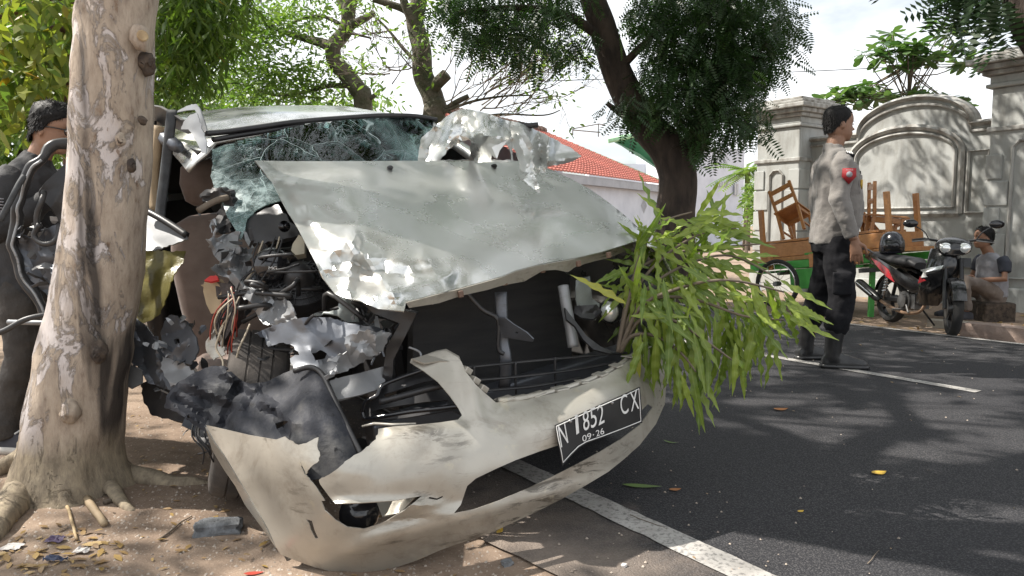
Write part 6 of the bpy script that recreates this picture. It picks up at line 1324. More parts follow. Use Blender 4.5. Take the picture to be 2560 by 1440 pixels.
T_ = MB(); torso(T_, [(.74, .13, .165, 0, 0), (.84, .138, .168, 0, 0), (.92, .135, .165, 0, 0)])
for sy, kn, an_ in ((-1, (.05, -.105, .48), (-.02, -.115, .09)), (1, (.03, .135, .48), (.10, .155, .09))): T_.tube([(0, sy*.085, .86), (.02, sy*.10, .70), kn, (kn[0]*.5+an_[0]*.5-.02, kn[1]*.5+an_[1]*.5, .30), (an_[0], an_[1], .15), (an_[0]+.01, an_[1], .07)], [.10, .098, .082, .076, .070, .066], 14)
MG.part('trousers', T_, JEAN, .012, 4)
for sy, an_, yw in ((-1, (-.02, -.115), -.15), (1, (.10, .155), .05)):
    q = Matrix.Rotation(yw, 3, 'Z'); c = V(an_[0], an_[1], 0)
    B_ = MB(); B_.loft([[c+q @ V(x, y*w_, z) for y, z in ((-1, .02), (1, .02), (1.02, .045), (.65, h), (-.65, h), (-1.02, .045))] for x, w_, h in ((-.085, .028, .085), (-.06, .040, .11), (0., .043, .12), (.07, .045, .10), (.13, .048, .08), (.18, .042, .062), (.205, .024, .045))]); MG.part('sneaker', B_, SHOE, .008, 3)
    B_ = MB(); B_.loft([[c+q @ V(x, y*w_, z) for y, z in ((-1, 0), (1, 0), (1, .036), (-1, .036))] for x, w_ in ((-.095, .026), (-.072, .043), (0, .046), (.10, .05), (.16, .051), (.20, .043), (.222, .022))]); MG.part('sneaker_sole', B_, SOLE, 0)
    for k in range(4): B_ = MB(); B_.tube([c+q @ V(.04+.025*k, -.03, .112-.012*k), c+q @ V(.045+.025*k, .0, .122-.012*k), c+q @ V(.04+.025*k, .03, .112-.012*k)], .005, 5); MG.part('lace', B_, WHITE, 0)
gl = MB()
for sd in (-1, 1):
    gl.tube([V(.43, sd*.15+.10*math.cos(a), .49+.072*math.sin(a)) for a in np.linspace(0, 2*math.pi, 17)], .014, 6, cap=False); gl.tube([V(.42, sd*.25, .52), V(.2, sd*.335, .53), V(-.03, sd*.35, .51)], .013, 6)
gl.tube([V(.44, -.05, .50), V(.45, 0, .51), V(.44, .05, .50)], .011, 6); gl.xf(MG.HM); gl.build('glasses', GLOSSB, MG.root, smooth=True)
# ---- the man sitting by the wall
f3 = V(PX(2460, 780, 8.1).x, 8.1, gz(PX(2468, 780, 8.1).x, 8.1)+.05); SM = Fig('seated man in a grey and navy polo shirt leaning behind the motorcycle', 'person', f3, R(186), .95, SKIN)
SM.head((.06, 0, .80), pitch=-.02, yaw=R(-8), line=[(.30, R(120)), (.42, R(112)), (.5, R(104)), (.6, R(86)), (.72, R(66)), (.8, R(42)), (.86, R(15)), (.9, 0)], grow=.03, tuft=.01)
L_ = MB(); L_.tube([(-.04, 0, .66), (.0, 0, .77), (.04, 0, .83), (.06, 0, .87)], [.07, .058, .055, .058], 14); torso(L_, [(.28, .10, .14, -.08, 0), (.5, .11, .15, -.07, 0), (.66, .09, .16, -.05, 0), (.71, .06, .10, -.03, 0)])
for sy, kn, an_, el, wr in ((-1, (.36, -.14, .46), (.30, -.15, .09), (-.02, -.25, .44), (.22, -.20, .46)), (1, (.38, .16, .44), (.36, .17, .09), (-.02, .26, .46), (.20, .12, .44))):
    L_.tube([(-.05, sy*.09, .28), kn, an_], [.075, .05, .04], 10); L_.tube([(-.06, sy*.18, .67), el, wr], [.044, .038, .028], 10); hand(L_, wr, (1, -sy*.3, -.15), (.1, 0, 1), .3)
SM.finish(L_)
S_ = MB(); torso(S_, [(.24, .135, .17, -.08, 0), (.36, .145, .175, -.08, 0), (.5, .140, .18, -.07, 0), (.6, .128, .19, -.06, 0), (.67, .10, .18, -.05, 0), (.72, .07, .11, -.03, 0), (.75, .06, .07, -.02, 0)]); SM.part('polo_shirt', S_, POLO, .012, 4)
for sy, el in ((-1, (-.02, -.25, .44)), (1, (-.02, .26, .46))): S_ = MB(); S_.tube([(-.06, sy*.15, .68), (-.06, sy*.20, .63), (-.045, sy*.23, .53)], [.068, .07, .062], 14); SM.part('sleeve', S_, POLOD, .012, 3)
T_ = MB(); torso(T_, [(.17, .12, .165, -.08, 0), (.26, .13, .168, -.08, 0), (.33, .125, .165, -.08, 0)])
for sy, kn, an_ in ((-1, (.36, -.14, .46), (.30, -.15, .1)), (1, (.38, .16, .44), (.36, .17, .1))): T_.tube([(-.06, sy*.09, .27), (.14, sy*.12, .37), kn, (kn[0]*.5+an_[0]*.5, kn[1], .28), an_], [.098, .09, .075, .068, .06], 14)
SM.part('trousers', T_, CHINO, .012, 4)
for sy, an_ in ((-1, (.30, -.15)), (1, (.36, .17))):
    c = V(an_[0], an_[1], 0); B_ = MB(); B_.loft([[c+V(x, y*w_, z) for y, z in ((-1, .0), (1, .0), (1.02, .04), (.65, h), (-.65, h), (-1.02, .04))] for x, w_, h in ((-.08, .03, .07), (0., .043, .10), (.10, .048, .07), (.19, .035, .045))]); SM.part('shoe', B_, SHOE, .009, 3)
st_ = thing('low_stool', 'low wooden block the seated man sits on by the wall', 'stool', f3+V(.08, .02, 0)); MB().box(f3+V(.08, .02, .05), (.34, .36, .24)).build('block', STUBM, st_, bevel=.02)
# ================================================================== motorcycle
BIKEB = mat('bike_black_gloss', (.010, .010, .011), (.014, .014, .015), 9, .18, coat=.5); BIKER = mat('bike_red_graphic', (.42, .02, .03), (.3, .015, .02), 14, .3, coat=.5); CHROME = mat('bike_chrome', (.55, .55, .55), (.45, .45, .45), 9, .18, 1.0); ENG = mat('engine_alloy', (.22, .22, .22), (.12, .115, .11), 12, .45, .8); BTY = mat('bike_tyre', (.018, .018, .018), (.03, .028, .026), 9, .85); MUFF = mat('muffler_black', (.02, .02, .022), (.04, .04, .04), 9, .3, .5); SEATB = mat('bike_seat_vinyl', (.022, .022, .024), (.03, .03, .032), 9, .5)
BF = V(4.05, 6.66, 0); BR_ = V(3.99, 7.74, 0); BF.z = gz(BF.x, BF.y); BR_.z = gz(BR_.x, BR_.y)
bk = thing('motorcycle', 'black underbone motorcycle with red graphics parked on its stand by the arched wall', 'motorcycle', (BF+BR_)/2)
hx = (BF-BR_).normalized(); BMx = Matrix.Translation(BR_) @ Matrix((hx, V(0, 0, 1).cross(hx), V(0, 0, 1))).transposed().to_4x4() @ Matrix.Rotation(R(-1), 4, 'X') @ Matrix.Scale(.88, 4)
PRE = Matrix.Identity(4)
def bp_(nm, mb, m, par=None, smooth=True, bevel=0, angle=40): mb.xf(BMx @ PRE); return mb.build(nm, m, par or bk, smooth=smooth, bevel=bevel, angle=angle)
def mcwheel(x, steer=0.):
    c = V(x, 0, .285); sr = Matrix.Rotation(steer, 3, 'Z')
    mb = MB(); prof = [(-.03, .74), (-.042, .80), (-.046, .9), (-.030, .975), (0, 1.), (.030, .975), (.046, .9), (.042, .80), (.03, .74)]
    rings = []
    for y, q in prof:
        rr = []
        for k in range(48):
            a = 2*math.pi*k/48; rad = .285*(q-(.018 if (k % 4 == 0 and q > .93) else 0)); rr.append(c+sr @ V(rad*math.cos(a), y, rad*math.sin(a)))
        rings.append(rr)
    mb.loft(rings, cap=False); w_ = bp_('wheel', mb, BTY)
    mb = MB(); rings = [[c+sr @ V(q*math.cos(a), y, q*math.sin(a)) for a in np.linspace(0, 2*math.pi, 32, endpoint=False)] for y, q in ((-.03, .215), (-.02, .20), (.02, .20), (.03, .215))]; mb.loft(rings, cap=False)
    for k in range(5):
        a = 2*math.pi*k/5; mb.beam(c, c+sr @ V(.205*math.cos(a), 0, .205*math.sin(a)), .022, .035, up=sr @ V(0, 1, 0))
    bp_('rim', mb, MUFF, w_); mb = MB(); mb.tube([c+sr @ V(0, -.06, 0), c+sr @ V(0, .06, 0)], .05, 14); mb.tube([c+sr @ V(0, -.062, 0), c+sr @ V(0, -.066, 0)], .10, 20); bp_('hub', mb, ENG, w_)
ST = R(-24); SMx = Matrix.Translation((1.08, 0, 0)) @ Matrix.Rotation(ST, 4, 'Z') @ Matrix.Translation((-1.08, 0, 0)); I4 = Matrix.Identity(4)
mcwheel(0.); PRE = SMx; mcwheel(1.24)
for sy in (-1, 1): bp_('fork', MB().tube([(1.24, sy*.075, .285), (1.15, sy*.075, .56), (1.07, sy*.07, .80)], [.026, .024, .02], 10), MUFF if sy < 0 else MUFF)
mb = MB(); ar = []
for a in np.linspace(R(20), R(150), 12): ar.append([V(1.24+q*math.cos(a), y, .285+q*math.sin(a)) for y, q in ((-.065, .27), (-.062, .315), (0, .33), (.062, .315), (.065, .27), (.058, .265), (.055, .305), (0, .32), (-.055, .305), (-.058, .265))])
mb.loft(ar); bp_('front_fender', mb, BIKEB); PRE = I4
# front cowl / leg shield
mb = MB(); mb.loft([[V(x+dx, y*w_, z) for y, dx in ((-1, -.16), (-.75, -.03), (-.3, .03), (.3, .03), (.75, -.03), (1, -.16), (.9, -.20), (0, -.10), (-.9, -.20))] for x, w_, z in ((1.02, .10, .90), (1.06, .15, .82), (1.08, .19, .70), (1.04, .20, .58), (.96, .17, .46), (.86, .13, .36), (.80, .10, .28))]); bp_('leg_shield', mb, BIKEB)
mb = MB(); mb.loft([[V(x+dx, -w_*(1+.3*(k % 2))-.004, z+dz) for k, (dx, dz) in enumerate(((0, 0), (.07, .03), (.06, .07), (-.02, .05)))] for x, w_, z in ((1.02, .10, .66), (1.0, .155, .645), (.93, .185, .62))]); bp_('signal_lens', mb, LAMPG)
for sy in (-1, 1):
    mb = MB(); mb.loft([[V(x, sy*(w_+o), z+dz) for o, dz in ((0, 0), (.006, .05), (.006, .10), (0, .14), (-.02, .07))] for x, w_, z in ((.95, .16, .52), (.80, .15, .42), (.62, .14, .40), (.45, .15, .46), (.2, .15, .54), (-.1, .14, .62), (-.35, .10, .70))]); bp_('side_cover', mb, BIKEB)
    mb = MB(); mb.add([V(.30, sy*.163, .50), V(.12, sy*.163, .56), V(-.12, sy*.155, .68), V(-.28, sy*.13, .76), V(-.05, sy*.15, .72), V(.16, sy*.16, .64)], [(0, 1, 5), (1, 2, 4, 5), (2, 3, 4)]); o = bp_('side_graphic', mb, BIKER, smooth=False); k = o.modifiers.new('t', 'SOLIDIFY'); k.thickness = .004
    mb = MB(); mb.add([V(.84, sy*.20, .60), V(.80, sy*.195, .52), V(.93, sy*.19, .56)], [(0, 1, 2)]); o = bp_('shield_graphic', mb, BIKER, smooth=False); k = o.modifiers.new('t', 'SOLIDIFY'); k.thickness = .004
mb = MB(); mb.add([V(.97, -.197, .60), V(.86, -.20, .585), V(.90, -.20, .645)], [(0, 1, 2)]); o = bp_('wing_emblem', mb, WHITE, smooth=False); k = o.modifiers.new('t', 'SOLIDIFY'); k.thickness = .004
mb = MB(); mb.loft([[V(x, math.copysign(abs(math.cos(a))**.7, math.cos(a))*w_, z+math.sin(a)*h) for a in np.linspace(0, 2*math.pi, 14, endpoint=False)] for x, w_, h, z in ((.52, .07, .04, .70), (.45, .11, .055, .735), (.2, .135, .06, .745), (0, .14, .06, .76), (-.25, .125, .055, .79), (-.42, .09, .04, .80))]); bp_('seat', mb, SEATB)
mb = MB(); mb.loft([[V(x, y*w_, z+dz*h) for y, dz in ((-1, -.3), (-.8, .8), (0, 1), (.8, .8), (1, -.3), (0, -1))] for x, w_, h, z in ((-.25, .12, .05, .72), (-.45, .09, .05, .76), (-.62, .05, .035, .78))]); bp_('tail', mb, BIKEB)
mb = MB(); mb.ell((-.62, 0, .75), (.03, .06, .04)); bp_('tail_lamp', mb, REDM)
mb = MB()
for sy in (-1, 1): mb.tube([(-.2, sy*.10, .80), (-.4, sy*.11, .86), (-.62, sy*.09, .88), (-.68, 0, .88)], .012, 6)
bp_('grab_rail', mb, MUFF)
# engine, exhaust, swing arm, shocks
mb = MB(); mb.tube([(.42, -.11, .30), (.42, .11, .30)], .11, 20); mb.box((.46, 0, .30), (.26, .17, .16)); mb.tube([(.52, 0, .31), (.74, 0, .36)], .06, 12); mb.tube([(.42, -.125, .30), (.42, -.14, .30)], .08, 20); bp_('engine', mb, ENG)
mb = MB()
for k in range(5): mb.tube([(.60+.03*k, 0, .325+.009*k), (.61+.03*k, 0, .328+.009*k)], .075, 14)
bp_('cooling_fins', mb, ENG)
mb = MB(); mb.tube(spline([V(.72, -.04, .30), V(.70, -.10, .20), V(.5, -.15, .17), V(.2, -.155, .22), V(0, -.15, .27)], 5), .018, 8); ex = bp_('exhaust_pipe', mb, mat('exhaust_rust', (.30, .19, .12), (.2, .14, .1), 12, .5, .6))
mb = MB(); mb.tube([(.02, -.155, .265), (-.03, -.16, .29), (-.42, -.175, .44), (-.46, -.177, .455)], [.03, .05, .055, .04], 16); bp_('muffler', mb, MUFF, ex)
mb = MB(); mb.tube([(-.05, -.21, .32), (-.38, -.23, .45)], [(.012, .035)]*2, 8); bp_('muffler_guard', mb, CHROME, ex)
mb = MB()
for sy in (-1, 1): mb.beam((0, sy*.085, .285), (.40, sy*.085, .30), .02, .04)
bp_('swing_arm', mb, MUFF)
for sy in (-1, 1): mb = MB(); mb.tube([(.0, sy*.11, .30), (.10, sy*.12, .62)], .022, 8); mb.tube([V(.02+.08*t, sy*(.113+.005*t), .36+.24*t) + V(.03*math.cos(t*45), .03*math.sin(t*45), 0) for t in np.linspace(0, 1, 60)], .005, 5); bp_('shock_absorber', mb, CHROME)
mb = MB(); ar = []
for a in np.linspace(R(40), R(165), 10): ar.append([V(q*math.cos(a), y, .285+q*math.sin(a)) for y, q in ((-.06, .30), (0, .325), (.06, .30), (.055, .295), (0, .315), (-.055, .295))])
mb.loft(ar); bp_('rear_fender', mb, BIKEB)
mb = MB(); mb.tube([(.9, 0, .40), (.7, 0, .46), (.45, 0, .50), (.1, 0, .62)], [.05, .05, .05, .04], 10); bp_('frame', mb, MUFF)
mb = MB(); mb.tube([(.42, .10, .22), (.44, .26, .02)], .011, 6); bp_('side_stand', mb, MUFF); mb = MB(); mb.tube([(.44, -.25, .20), (.44, -.12, .20)], .014, 6); mb.tube([(.52, -.14, .26), (.62, -.17, .18)], .009, 6); bp_('foot_peg', mb, ENG)
# handlebar unit, turned with the fork
SM_ = SMx
def hb(nm, mb, m, par=None, **k): mb.xf(SM_); return bp_(nm, mb, m, par, **k)
mb = MB(); mb.loft([[V(x, math.copysign(abs(math.cos(a))**.8, math.cos(a))*w_, z+math.sin(a)*h) for a in np.linspace(0, 2*math.pi, 16, endpoint=False)] for x, w_, h, z in ((.90, .10, .05, .97), (.96, .16, .075, .955), (1.04, .175, .085, .93), (1.10, .155, .075, .905), (1.135, .10, .045, .885))]); cw_ = hb('headlight_cowl', mb, BIKEB)
for sy in (-1, 1): mb = MB(); mb.ell((1.105, sy*.073, .905), (.04, .075, .058), Euler((sy*.3, 0, sy*-.35)).to_matrix(), 14, 10); hb('headlight_lens', mb, LAMPG, cw_)
mb = MB(); mb.tube(spline([V(.90, -.36, .985), V(.93, -.25, 1.0), V(.97, -.1, .98), V(.97, .1, .98), V(.93, .25, 1.0), V(.90, .36, .985)], 4), .012, 8); hbr = hb('handlebar', mb, MUFF)
for sy in (-1, 1):
    hb('grip', MB().tube([(.895, sy*.37, .983), (.925, sy*.25, 1.)], .018, 10), BTY, hbr); hb('brake_lever', MB().tube([(.95, sy*.22, .99), (.98, sy*.30, .98), (.96, sy*.38, .97)], .007, 6), ENG, hbr)
    hb('mirror_stem', MB().tube(spline([V(.94, sy*.22, 1.0), V(.95, sy*.27, 1.08), V(.93, sy*.36, 1.14)], 4), .006, 6), MUFF, hbr)
    mb = MB(); mb.ell((.92, sy*.40, 1.165), (.02, .075, .045), Euler((0, 0, sy*.2)).to_matrix(), 14, 10); hb('mirror', mb, BIKEB, hbr)
hb('front_plate', MB().box((1.06, .04, .76), (.012, .25, .10), Euler((0, -.35, 0)).to_matrix()), PLATE, cw_, smooth=False)
hm = thing('helmet', 'dark motorcycle helmet resting on the motorcycle seat', 'helmet', BMx @ V(-.08, 0, .82))
mb = MB(); mb.loft([[V(-.08+(.155*q)*math.cos(a), .125*q*math.sin(a), .825+z) for a in np.linspace(0, 2*math.pi, 24, endpoint=False)] for q, z in ((.9, 0.), (1., .03), (1.02, .10), (.95, .17), (.75, .225), (.45, .255), (.1, .265))]); mb.xf(BMx); mb.build('shell', mat('helmet_shell', (.02, .022, .035), (.03, .032, .04), 9, .25, coat=.4), hm, smooth=True)
mb = MB(); mb.loft([[V(-.08+.165*q*math.cos(a), .135*q*math.sin(a), z) for a in np.linspace(-1.2, 1.2, 12)]+[V(-.08+.155*q*math.cos(a), .125*q*math.sin(a), z) for a in np.linspace(1.2, -1.2, 12)] for q, z in ((1., .85), (1.02, .92), (.95, .99))]); mb.xf(BMx); mb.build('visor', GLOSSB, hm, smooth=True)
# ================================================================== green handcart with wooden furniture
GRN = mat('green_cart_paint', (.09, .42, .08), (.06, .30, .055), 6, .55, bump=.2, bscale=30)
def wood_mat():
    m, nt, b = newmat('varnished_wood'); n = nnoise(nt, 9, 5, .6, sc=(1, 1, .25)); n2 = nnoise(nt, 40, 4, .6, sc=(1, .3, 1))
    c = mix(nt, .35, ramp(nt, n, [(.3, (.52, .24, .07)), (.7, (.33, .13, .04))]), ramp(nt, n2, [(.35, (.5, .25, .09)), (.65, (.26, .10, .035))])); nt.links.new(c, b.inputs['Base Color']); b.inputs['Roughness'].default_value = .4; b.inputs['Coat Weight'].default_value = .2; return m
WOOD = wood_mat()
cA = PX(1895, 668, 9.35); cB = PX(2250, 640, 7.95); cu_ = (cB-cA).normalized(); cs = RR.copy(); cs = (cs-cu_*cs.dot(cu_)).normalized(); cup = cu_.cross(cs)
if cup.z < 0: cup = -cup
ct = thing('green_handcart', 'green wooden handcart loaded with furniture behind the uniformed man', 'cart', V((cA+cB).x/2, (cA+cB).y/2, -.08))
cl = (cB-cA).length
def cp3(a, s, u): return cA+cu_*a+cs*s+cup*u
for s_ in (0., .95): MB().beam(cp3(-.1, s_, 0), cp3(cl, s_, 0), .05, .09, up=cup).build('side_rail', GRN, ct, bevel=.006)
for k in range(9): a = .1+k*(cl-.2)/8; MB().beam(cp3(a, .03, -.075), cp3(a, .92, -.075), .12, .03, up=cup).build('bed_plank', GRN, ct, bevel=.004)
for k in range(3): MB().beam(cp3(.2+k*.55, -.06, .03), cp3(.2+k*.55+.05, -.06, .03), .04, .16, up=cup).build('rail_post', WOOD, ct, bevel=.004)
for i, (a0, a1, u) in enumerate(((cl-.75, cl-.15, .075), (cl-1.15, cl-.72, .11))): MB().beam(cp3(a0, .1, u), cp3(a1, .1, u), .09, .035, up=cup).build('loose_board', GRN, ct, bevel=.004)
MB().beam(cp3(.45, .0, -.18), cp3(.95, .0, -.18), .04, .24, up=cup).build('side_board', GRN, ct, bevel=.005); MB().beam(cp3(1.3, .02, -.13), cp3(cl-.2, .02, -.13), .05, .05, up=cup).build('under_beam', BLACK, ct)
for s_ in (-.12, 1.05):
    c = cp3(.36, s_, 0); c.z = gz(c.x, c.y)+.30; axs = cs
    mb = MB(); fw2 = axs.cross(V(0, 0, 1)).normalized(); up2 = fw2.cross(axs)
    mb.tube([c+(fw2*math.cos(a)+up2*math.sin(a))*.275 for a in np.linspace(0, 2*math.pi, 33)], .025, 8, cap=False); w_ = mb.build('cart_wheel', BTY, ct, smooth=True)
    mb = MB(); mb.tube([c+(fw2*math.cos(a)+up2*math.sin(a))*.245 for a in np.linspace(0, 2*math.pi, 33)], .009, 6, cap=False)
    for k in range(14): a = 2*math.pi*k/14; mb.tube([c, c+(fw2*math.cos(a)+up2*math.sin(a))*.24], .0025, 4)
    mb.build('spokes', CHROME, w_); MB().tube([c-axs*.05, c+axs*.05], .03, 10).build('hub', ENG, w_)
MB().tube([cp3(.36, -.12, -.1), cp3(.36, 1.05, -.1)], .02, 8).build('axle', ENG, ct)
for s_ in (.1, .85):
    p = cp3(cl-.35, s_, -.05); MB().beam(p, V(p.x, p.y, gz(p.x, p.y)-.01), .05, .05, up=(1, 0, 0)).build('prop_leg', GRN, ct)
def chair(label, org, yaw, tilt, s=1., flip=False):
    t = thing('wooden_chair', label, 'chair', org, 'wooden school chairs on the cart')
    M = Matrix.Translation(org) @ Matrix.Rotation(yaw, 4, 'Z') @ tilt.to_4x4() @ Matrix.Scale(s, 4)
    if flip: M = M @ Matrix.Translation((0, 0, .46)) @ Matrix.Rotation(math.pi, 4, 'X')
    def pt(nm, mb): mb.xf(M); mb.build(nm, WOOD, t, bevel=.004)
    for sx in (-1, 1):
        pt('leg', MB().beam((.15, sx*.155, 0), (.15, sx*.155, .41), .038, .038, up=(1, 0, 0))); pt('back_post', MB().beam((-.17, sx*.155, 0), (-.15, sx*.155, .42), .038, .038, up=(1, 0, 0)).beam((-.15, sx*.155, .42), (-.20, sx*.155, .80), .038, .036, up=(1, 0, 0)))
        pt('apron', MB().beam((-.14, sx*.155, .375), (.14, sx*.155, .375), .022, .06)); pt('stretcher', MB().beam((-.14, sx*.155, .14), (.14, sx*.155, .14), .02, .03))
    pt('apron', MB().beam((.15, -.14, .375), (.15, .14, .375), .022, .06)); pt('seat', MB().box((0, 0, .425), (.39, .37, .022)))
    for z, h in ((.74, .07), (.58, .06)): pt('back_rail', MB().beam((-.155-(z-.42)*.13, -.14, z), (-.155-(z-.42)*.13, .14, z), .02, h))
tl_ = Matrix((cu_, cs, cup)).transposed(); I3 = Matrix.Identity(3)
def tilt(dx, dy): return Euler((dx, dy, 0)).to_matrix()
chair('wooden chair standing upright at the high end of the cart, right of the uniformed man', cp3(cl-.42, .42, .06), R(-15), tilt(0, .10), 1.0)
chair('wooden chair perched on the table end farthest from the uniformed man', cp3(.35, .42, .33), R(38), tilt(-.5, .35), .92)
chair('wooden chair packed tight against the uniformed man, beside the table legs', cp3(.86, .55, .33), R(205), tilt(.45, -.25), .92)
chair('wooden chair toppled on its back at the rear of the cart bed', cp3(cl-.95, .6, .2), R(150), tilt(.2, -.9), .92)
# upside-down table: slab below, legs in the air
tb = thing('wooden_table', 'long wooden table lying upside down on the cart with its legs in the air', 'table', cp3(.9, .45, 0))
MB().add([cp3(a, s_, u) for a in (-.1, 1.75) for s_ in (.02, .86) for u in (.05, .10)], [(0,1,3,2),(4,6,7,5),(0,4,5,1),(2,3,7,6),(0,2,6,4),(1,5,7,3)]).build('table_top', WOOD, tb, bevel=.006)
for s_ in (.08, .80): MB().beam(cp3(.0, s_, .19), cp3(1.65, s_, .19), .03, .17, up=cup).build('apron', WOOD, tb, bevel=.004)
for a in (.0, 1.65): MB().beam(cp3(a, .08, .19), cp3(a, .80, .19), .03, .17, up=cup).build('apron', WOOD, tb, bevel=.004)
for a in (.03, 1.62):
    for s_ in (.10, .78): MB().beam(cp3(a, s_, .10), cp3(a, s_, .72), .055, .055, up=cu_).build('leg', WOOD, tb, bevel=.005)
MB().add([cp3(a, s_, u) for a in (.05, 1.5) for s_ in (.12, .75) for u in (.285, .315)], [(0,1,3,2),(4,6,7,5),(0,4,5,1),(2,3,7,6),(0,2,6,4),(1,5,7,3)]).build('loose_board', WOOD, tb, bevel=.004)
# ================================================================== litter, leaves and stones
STONE = mat('concrete_lump', (.22, .23, .24), (.10, .105, .11), 14, .95, bump=1., bscale=30, bdist=.02); PAPER = mat('scrap_paper', (.55, .52, .49), (.42, .40, .38), 18, .8); PURP = mat('purple_wrapper', (.15, .10, .18), (.08, .06, .1), 14, .5); BLUEW = mat('blue_wrapper', (.08, .10, .16), (.05, .06, .1), 14, .5)
LITY = leafmat('dry_yellow_leaf', (.36, .24, .08), (.28, .18, .09), (.18, .11, .06), trans=.1); LITG = mat('fallen_green_leaf', (.12, .20, .04), (.09, .15, .03), 12, .5); LITO = mat('fallen_orange_leaf', (.42, .17, .05), (.3, .13, .05), 12, .7); LITYE = mat('fallen_yellow_leaf', (.62, .40, .05), (.5, .32, .05), 12, .6)
def lump(nm, label, cat, x, y, size, m, yaw=0., sub=2, amp=.25, sink=.3):
    p = G(x, y); bm = bmesh.new(); bmesh.ops.create_cube(bm, size=1.); bmesh.ops.subdivide_edges(bm, edges=bm.edges, cuts=5, use_grid_fill=True)
    q = Matrix.Rotation(yaw, 3, 'Z'); vs = [v.co.copy() for v in bm.verts]; fs = [[v.index for v in f.verts] for f in bm.faces]; bm.free(); o_ = []
    for v in vs:
        d = v.normalized()*.5; u = v.lerp(d, .25); u = u*(1+amp*noise.noise(v*2.3+V(x, y, 0))+amp*.6*noise.noise(v*6+V(x, y, 0))); u = V(u.x*size[0], u.y*size[1], u.z*size[2]); o_.append(p+q @ u+V(0, 0, size[2]*(.5-sink)))
    mb = MB(); mb.add(o_, fs); o = mb.build(nm, m, None, smooth=False); return tag(o, label, cat)
lump('concrete_lump', 'flat broken lump of dark concrete lying on the dirt before the bumper', 'stone', 545, 1328, (.155, .085, .05), STONE, R(14))
lump('pebble', 'pale grey stone at the edge of the asphalt by the bumper', 'stone', 1268, 1412, (.032, .026, .02), STONE, .4)
lump('pebble', 'small white pebble on the road edge line', 'stone', 1560, 1416, (.017, .014, .011), PAPER, 1.)
lump('pebble', 'dark stone in the dirt left of the tree roots', 'stone', 22, 1178, (.05, .04, .03), STONE, 1.)
def stick(label, pts, r0, r1, m=TWIG):
    mb = MB(); P = [G(x, y)+V(0, 0, dz) for x, y, dz in pts]; P = spline(P, 3); n = len(P); mb.tube([p+V(noise.noise(p*40), noise.noise(p*40+V(3, 0, 0)), 0)*.003 for p in P], [r0+(r1-r0)*i/(n-1) for i in range(n)], 6); tag(mb.build('stick', m, None, smooth=True), label, 'stick')
stick('thin crooked stick lying on the dirt right of the tree', [(398,1352,.004),(430,1330,.006),(455,1308,.006),(480,1293,.004)], .0045, .002)
stick('thick pale broken stick at the foot of the tree', [(218,1255,.012),(240,1290,.014),(262,1318,.012)], .016, .012, TAN)
stick('long split straw-coloured stick beside the litter', [(168,1270,.006),(180,1310,.008),(192,1352,.006)], .006, .005, WOOD_CUT)
stick('short brown twig near the tree root', [(262,1262,.008),(280,1256,.010),(295,1250,.006)], .010, .007, TWIG)
stick('hair-thin dry stem on the asphalt near the yellow leaf', [(2170,1412,.004),(2185,1395,.005),(2196,1378,.004)], .0015, .001)
stick('thin reddish stem on the asphalt near the edge line', [(1575,1290,.004),(1610,1305,.006),(1650,1318,.004),(1668,1325,.004)], .0016, .001)
def oneleaf(label, x, y, l, yaw, m, curl=.1, wd=1.):
    p = G(x, y); v = []; n = 8
    for i in range(n+1):
        t = i/n; w_ = .22*wd*math.sin(math.pi*t**.8)+.004; z = .01+curl*(t-.5)**2*.8; v += [(t-.5, -w_, z+.06*w_), (t-.5, 0, z-.01*w_), (t-.5, w_, z+.09*w_)]
    f = [(i*3+k, i*3+k+1, i*3+k+4, i*3+k+3) for i in range(n) for k in (0, 1)]; mb = MB(); q = Matrix.Rotation(yaw, 3, 'Z'); mb.add([p+(q @ Vector(a))*l+V(0, 0, .003) for a in v], f); tag(mb.build('fallen_leaf', m, None, smooth=True), label, 'leaf')
oneleaf('bright yellow leaf lying alone on the asphalt', 2198, 1184, .075, .35, LITYE, .25, 1.3)
oneleaf('fresh green leaf fallen on the asphalt beside the edge line', 1605, 1218, .15, -.15, LITG, .12, .55)
oneleaf('small dry orange leaf beside the green leaf on the asphalt', 1688, 1226, .05, .2, LITO, .3, 1.2)
oneleaf('dry orange-brown leaf on the road below the leafy branch', 1952, 1025, .085, .2, LITO, .3, 1.3)
oneleaf('curled grey-green leaf on the road close to the number plate', 1678, 1108, .075, -.5, LITG, .5, .5)
oneleaf('tiny yellow leaf in the sunny patch on the asphalt', 2002, 1280, .03, .5, LITYE, .2, 1.2)
oneleaf('large tan leaf flat on the dirt below the straw stick', 240, 1362, .085, .25, mat('tan_leaf', (.5, .36, .17), (.4, .28, .13), 12, .7), .1, .9)
oneleaf('small yellow leaf on the dirt under the bumper lip', 1250, 1330, .05, 1.2, LITYE, .3, .8)
oneleaf('red leaf at the bottom of the dirt by the bumper corner', 635, 1436, .06, .2, mat('red_leaf', (.4, .05, .03), None, 12, .6), .2, .8)
def scrap(label, x, y, l, w_, m, seed, cr=.3):
    p = G(x, y); mb = MB(); n = 7; v = []; f = []
    for i in range(n):
        for j in range(n):
            u = (i/(n-1)-.5)*l+noise.noise(V(i*.7, j, seed))*.006; t = (j/(n-1)-.5)*w_+noise.noise(V(i, j*.7, seed+4))*.006; v.append(p+V(u, t, .006+abs(noise.noise(V(i*.6, j*.6, seed)))*cr*l*.5))
    for i in range(n-1):
        for j in range(n-1): f.append((i*n+j, i*n+j+1, (i+1)*n+j+1, (i+1)*n+j))
    mb.add(v, f); o = mb.build('litter_scrap', m, None); k = o.modifiers.new('t', 'SOLIDIFY'); k.thickness = .0008; tag(o, label, 'litter')
scrap('pinkish white paper scrap flattened in the dirt near the root', 32, 1372, .06, .045, PAPER, 2)
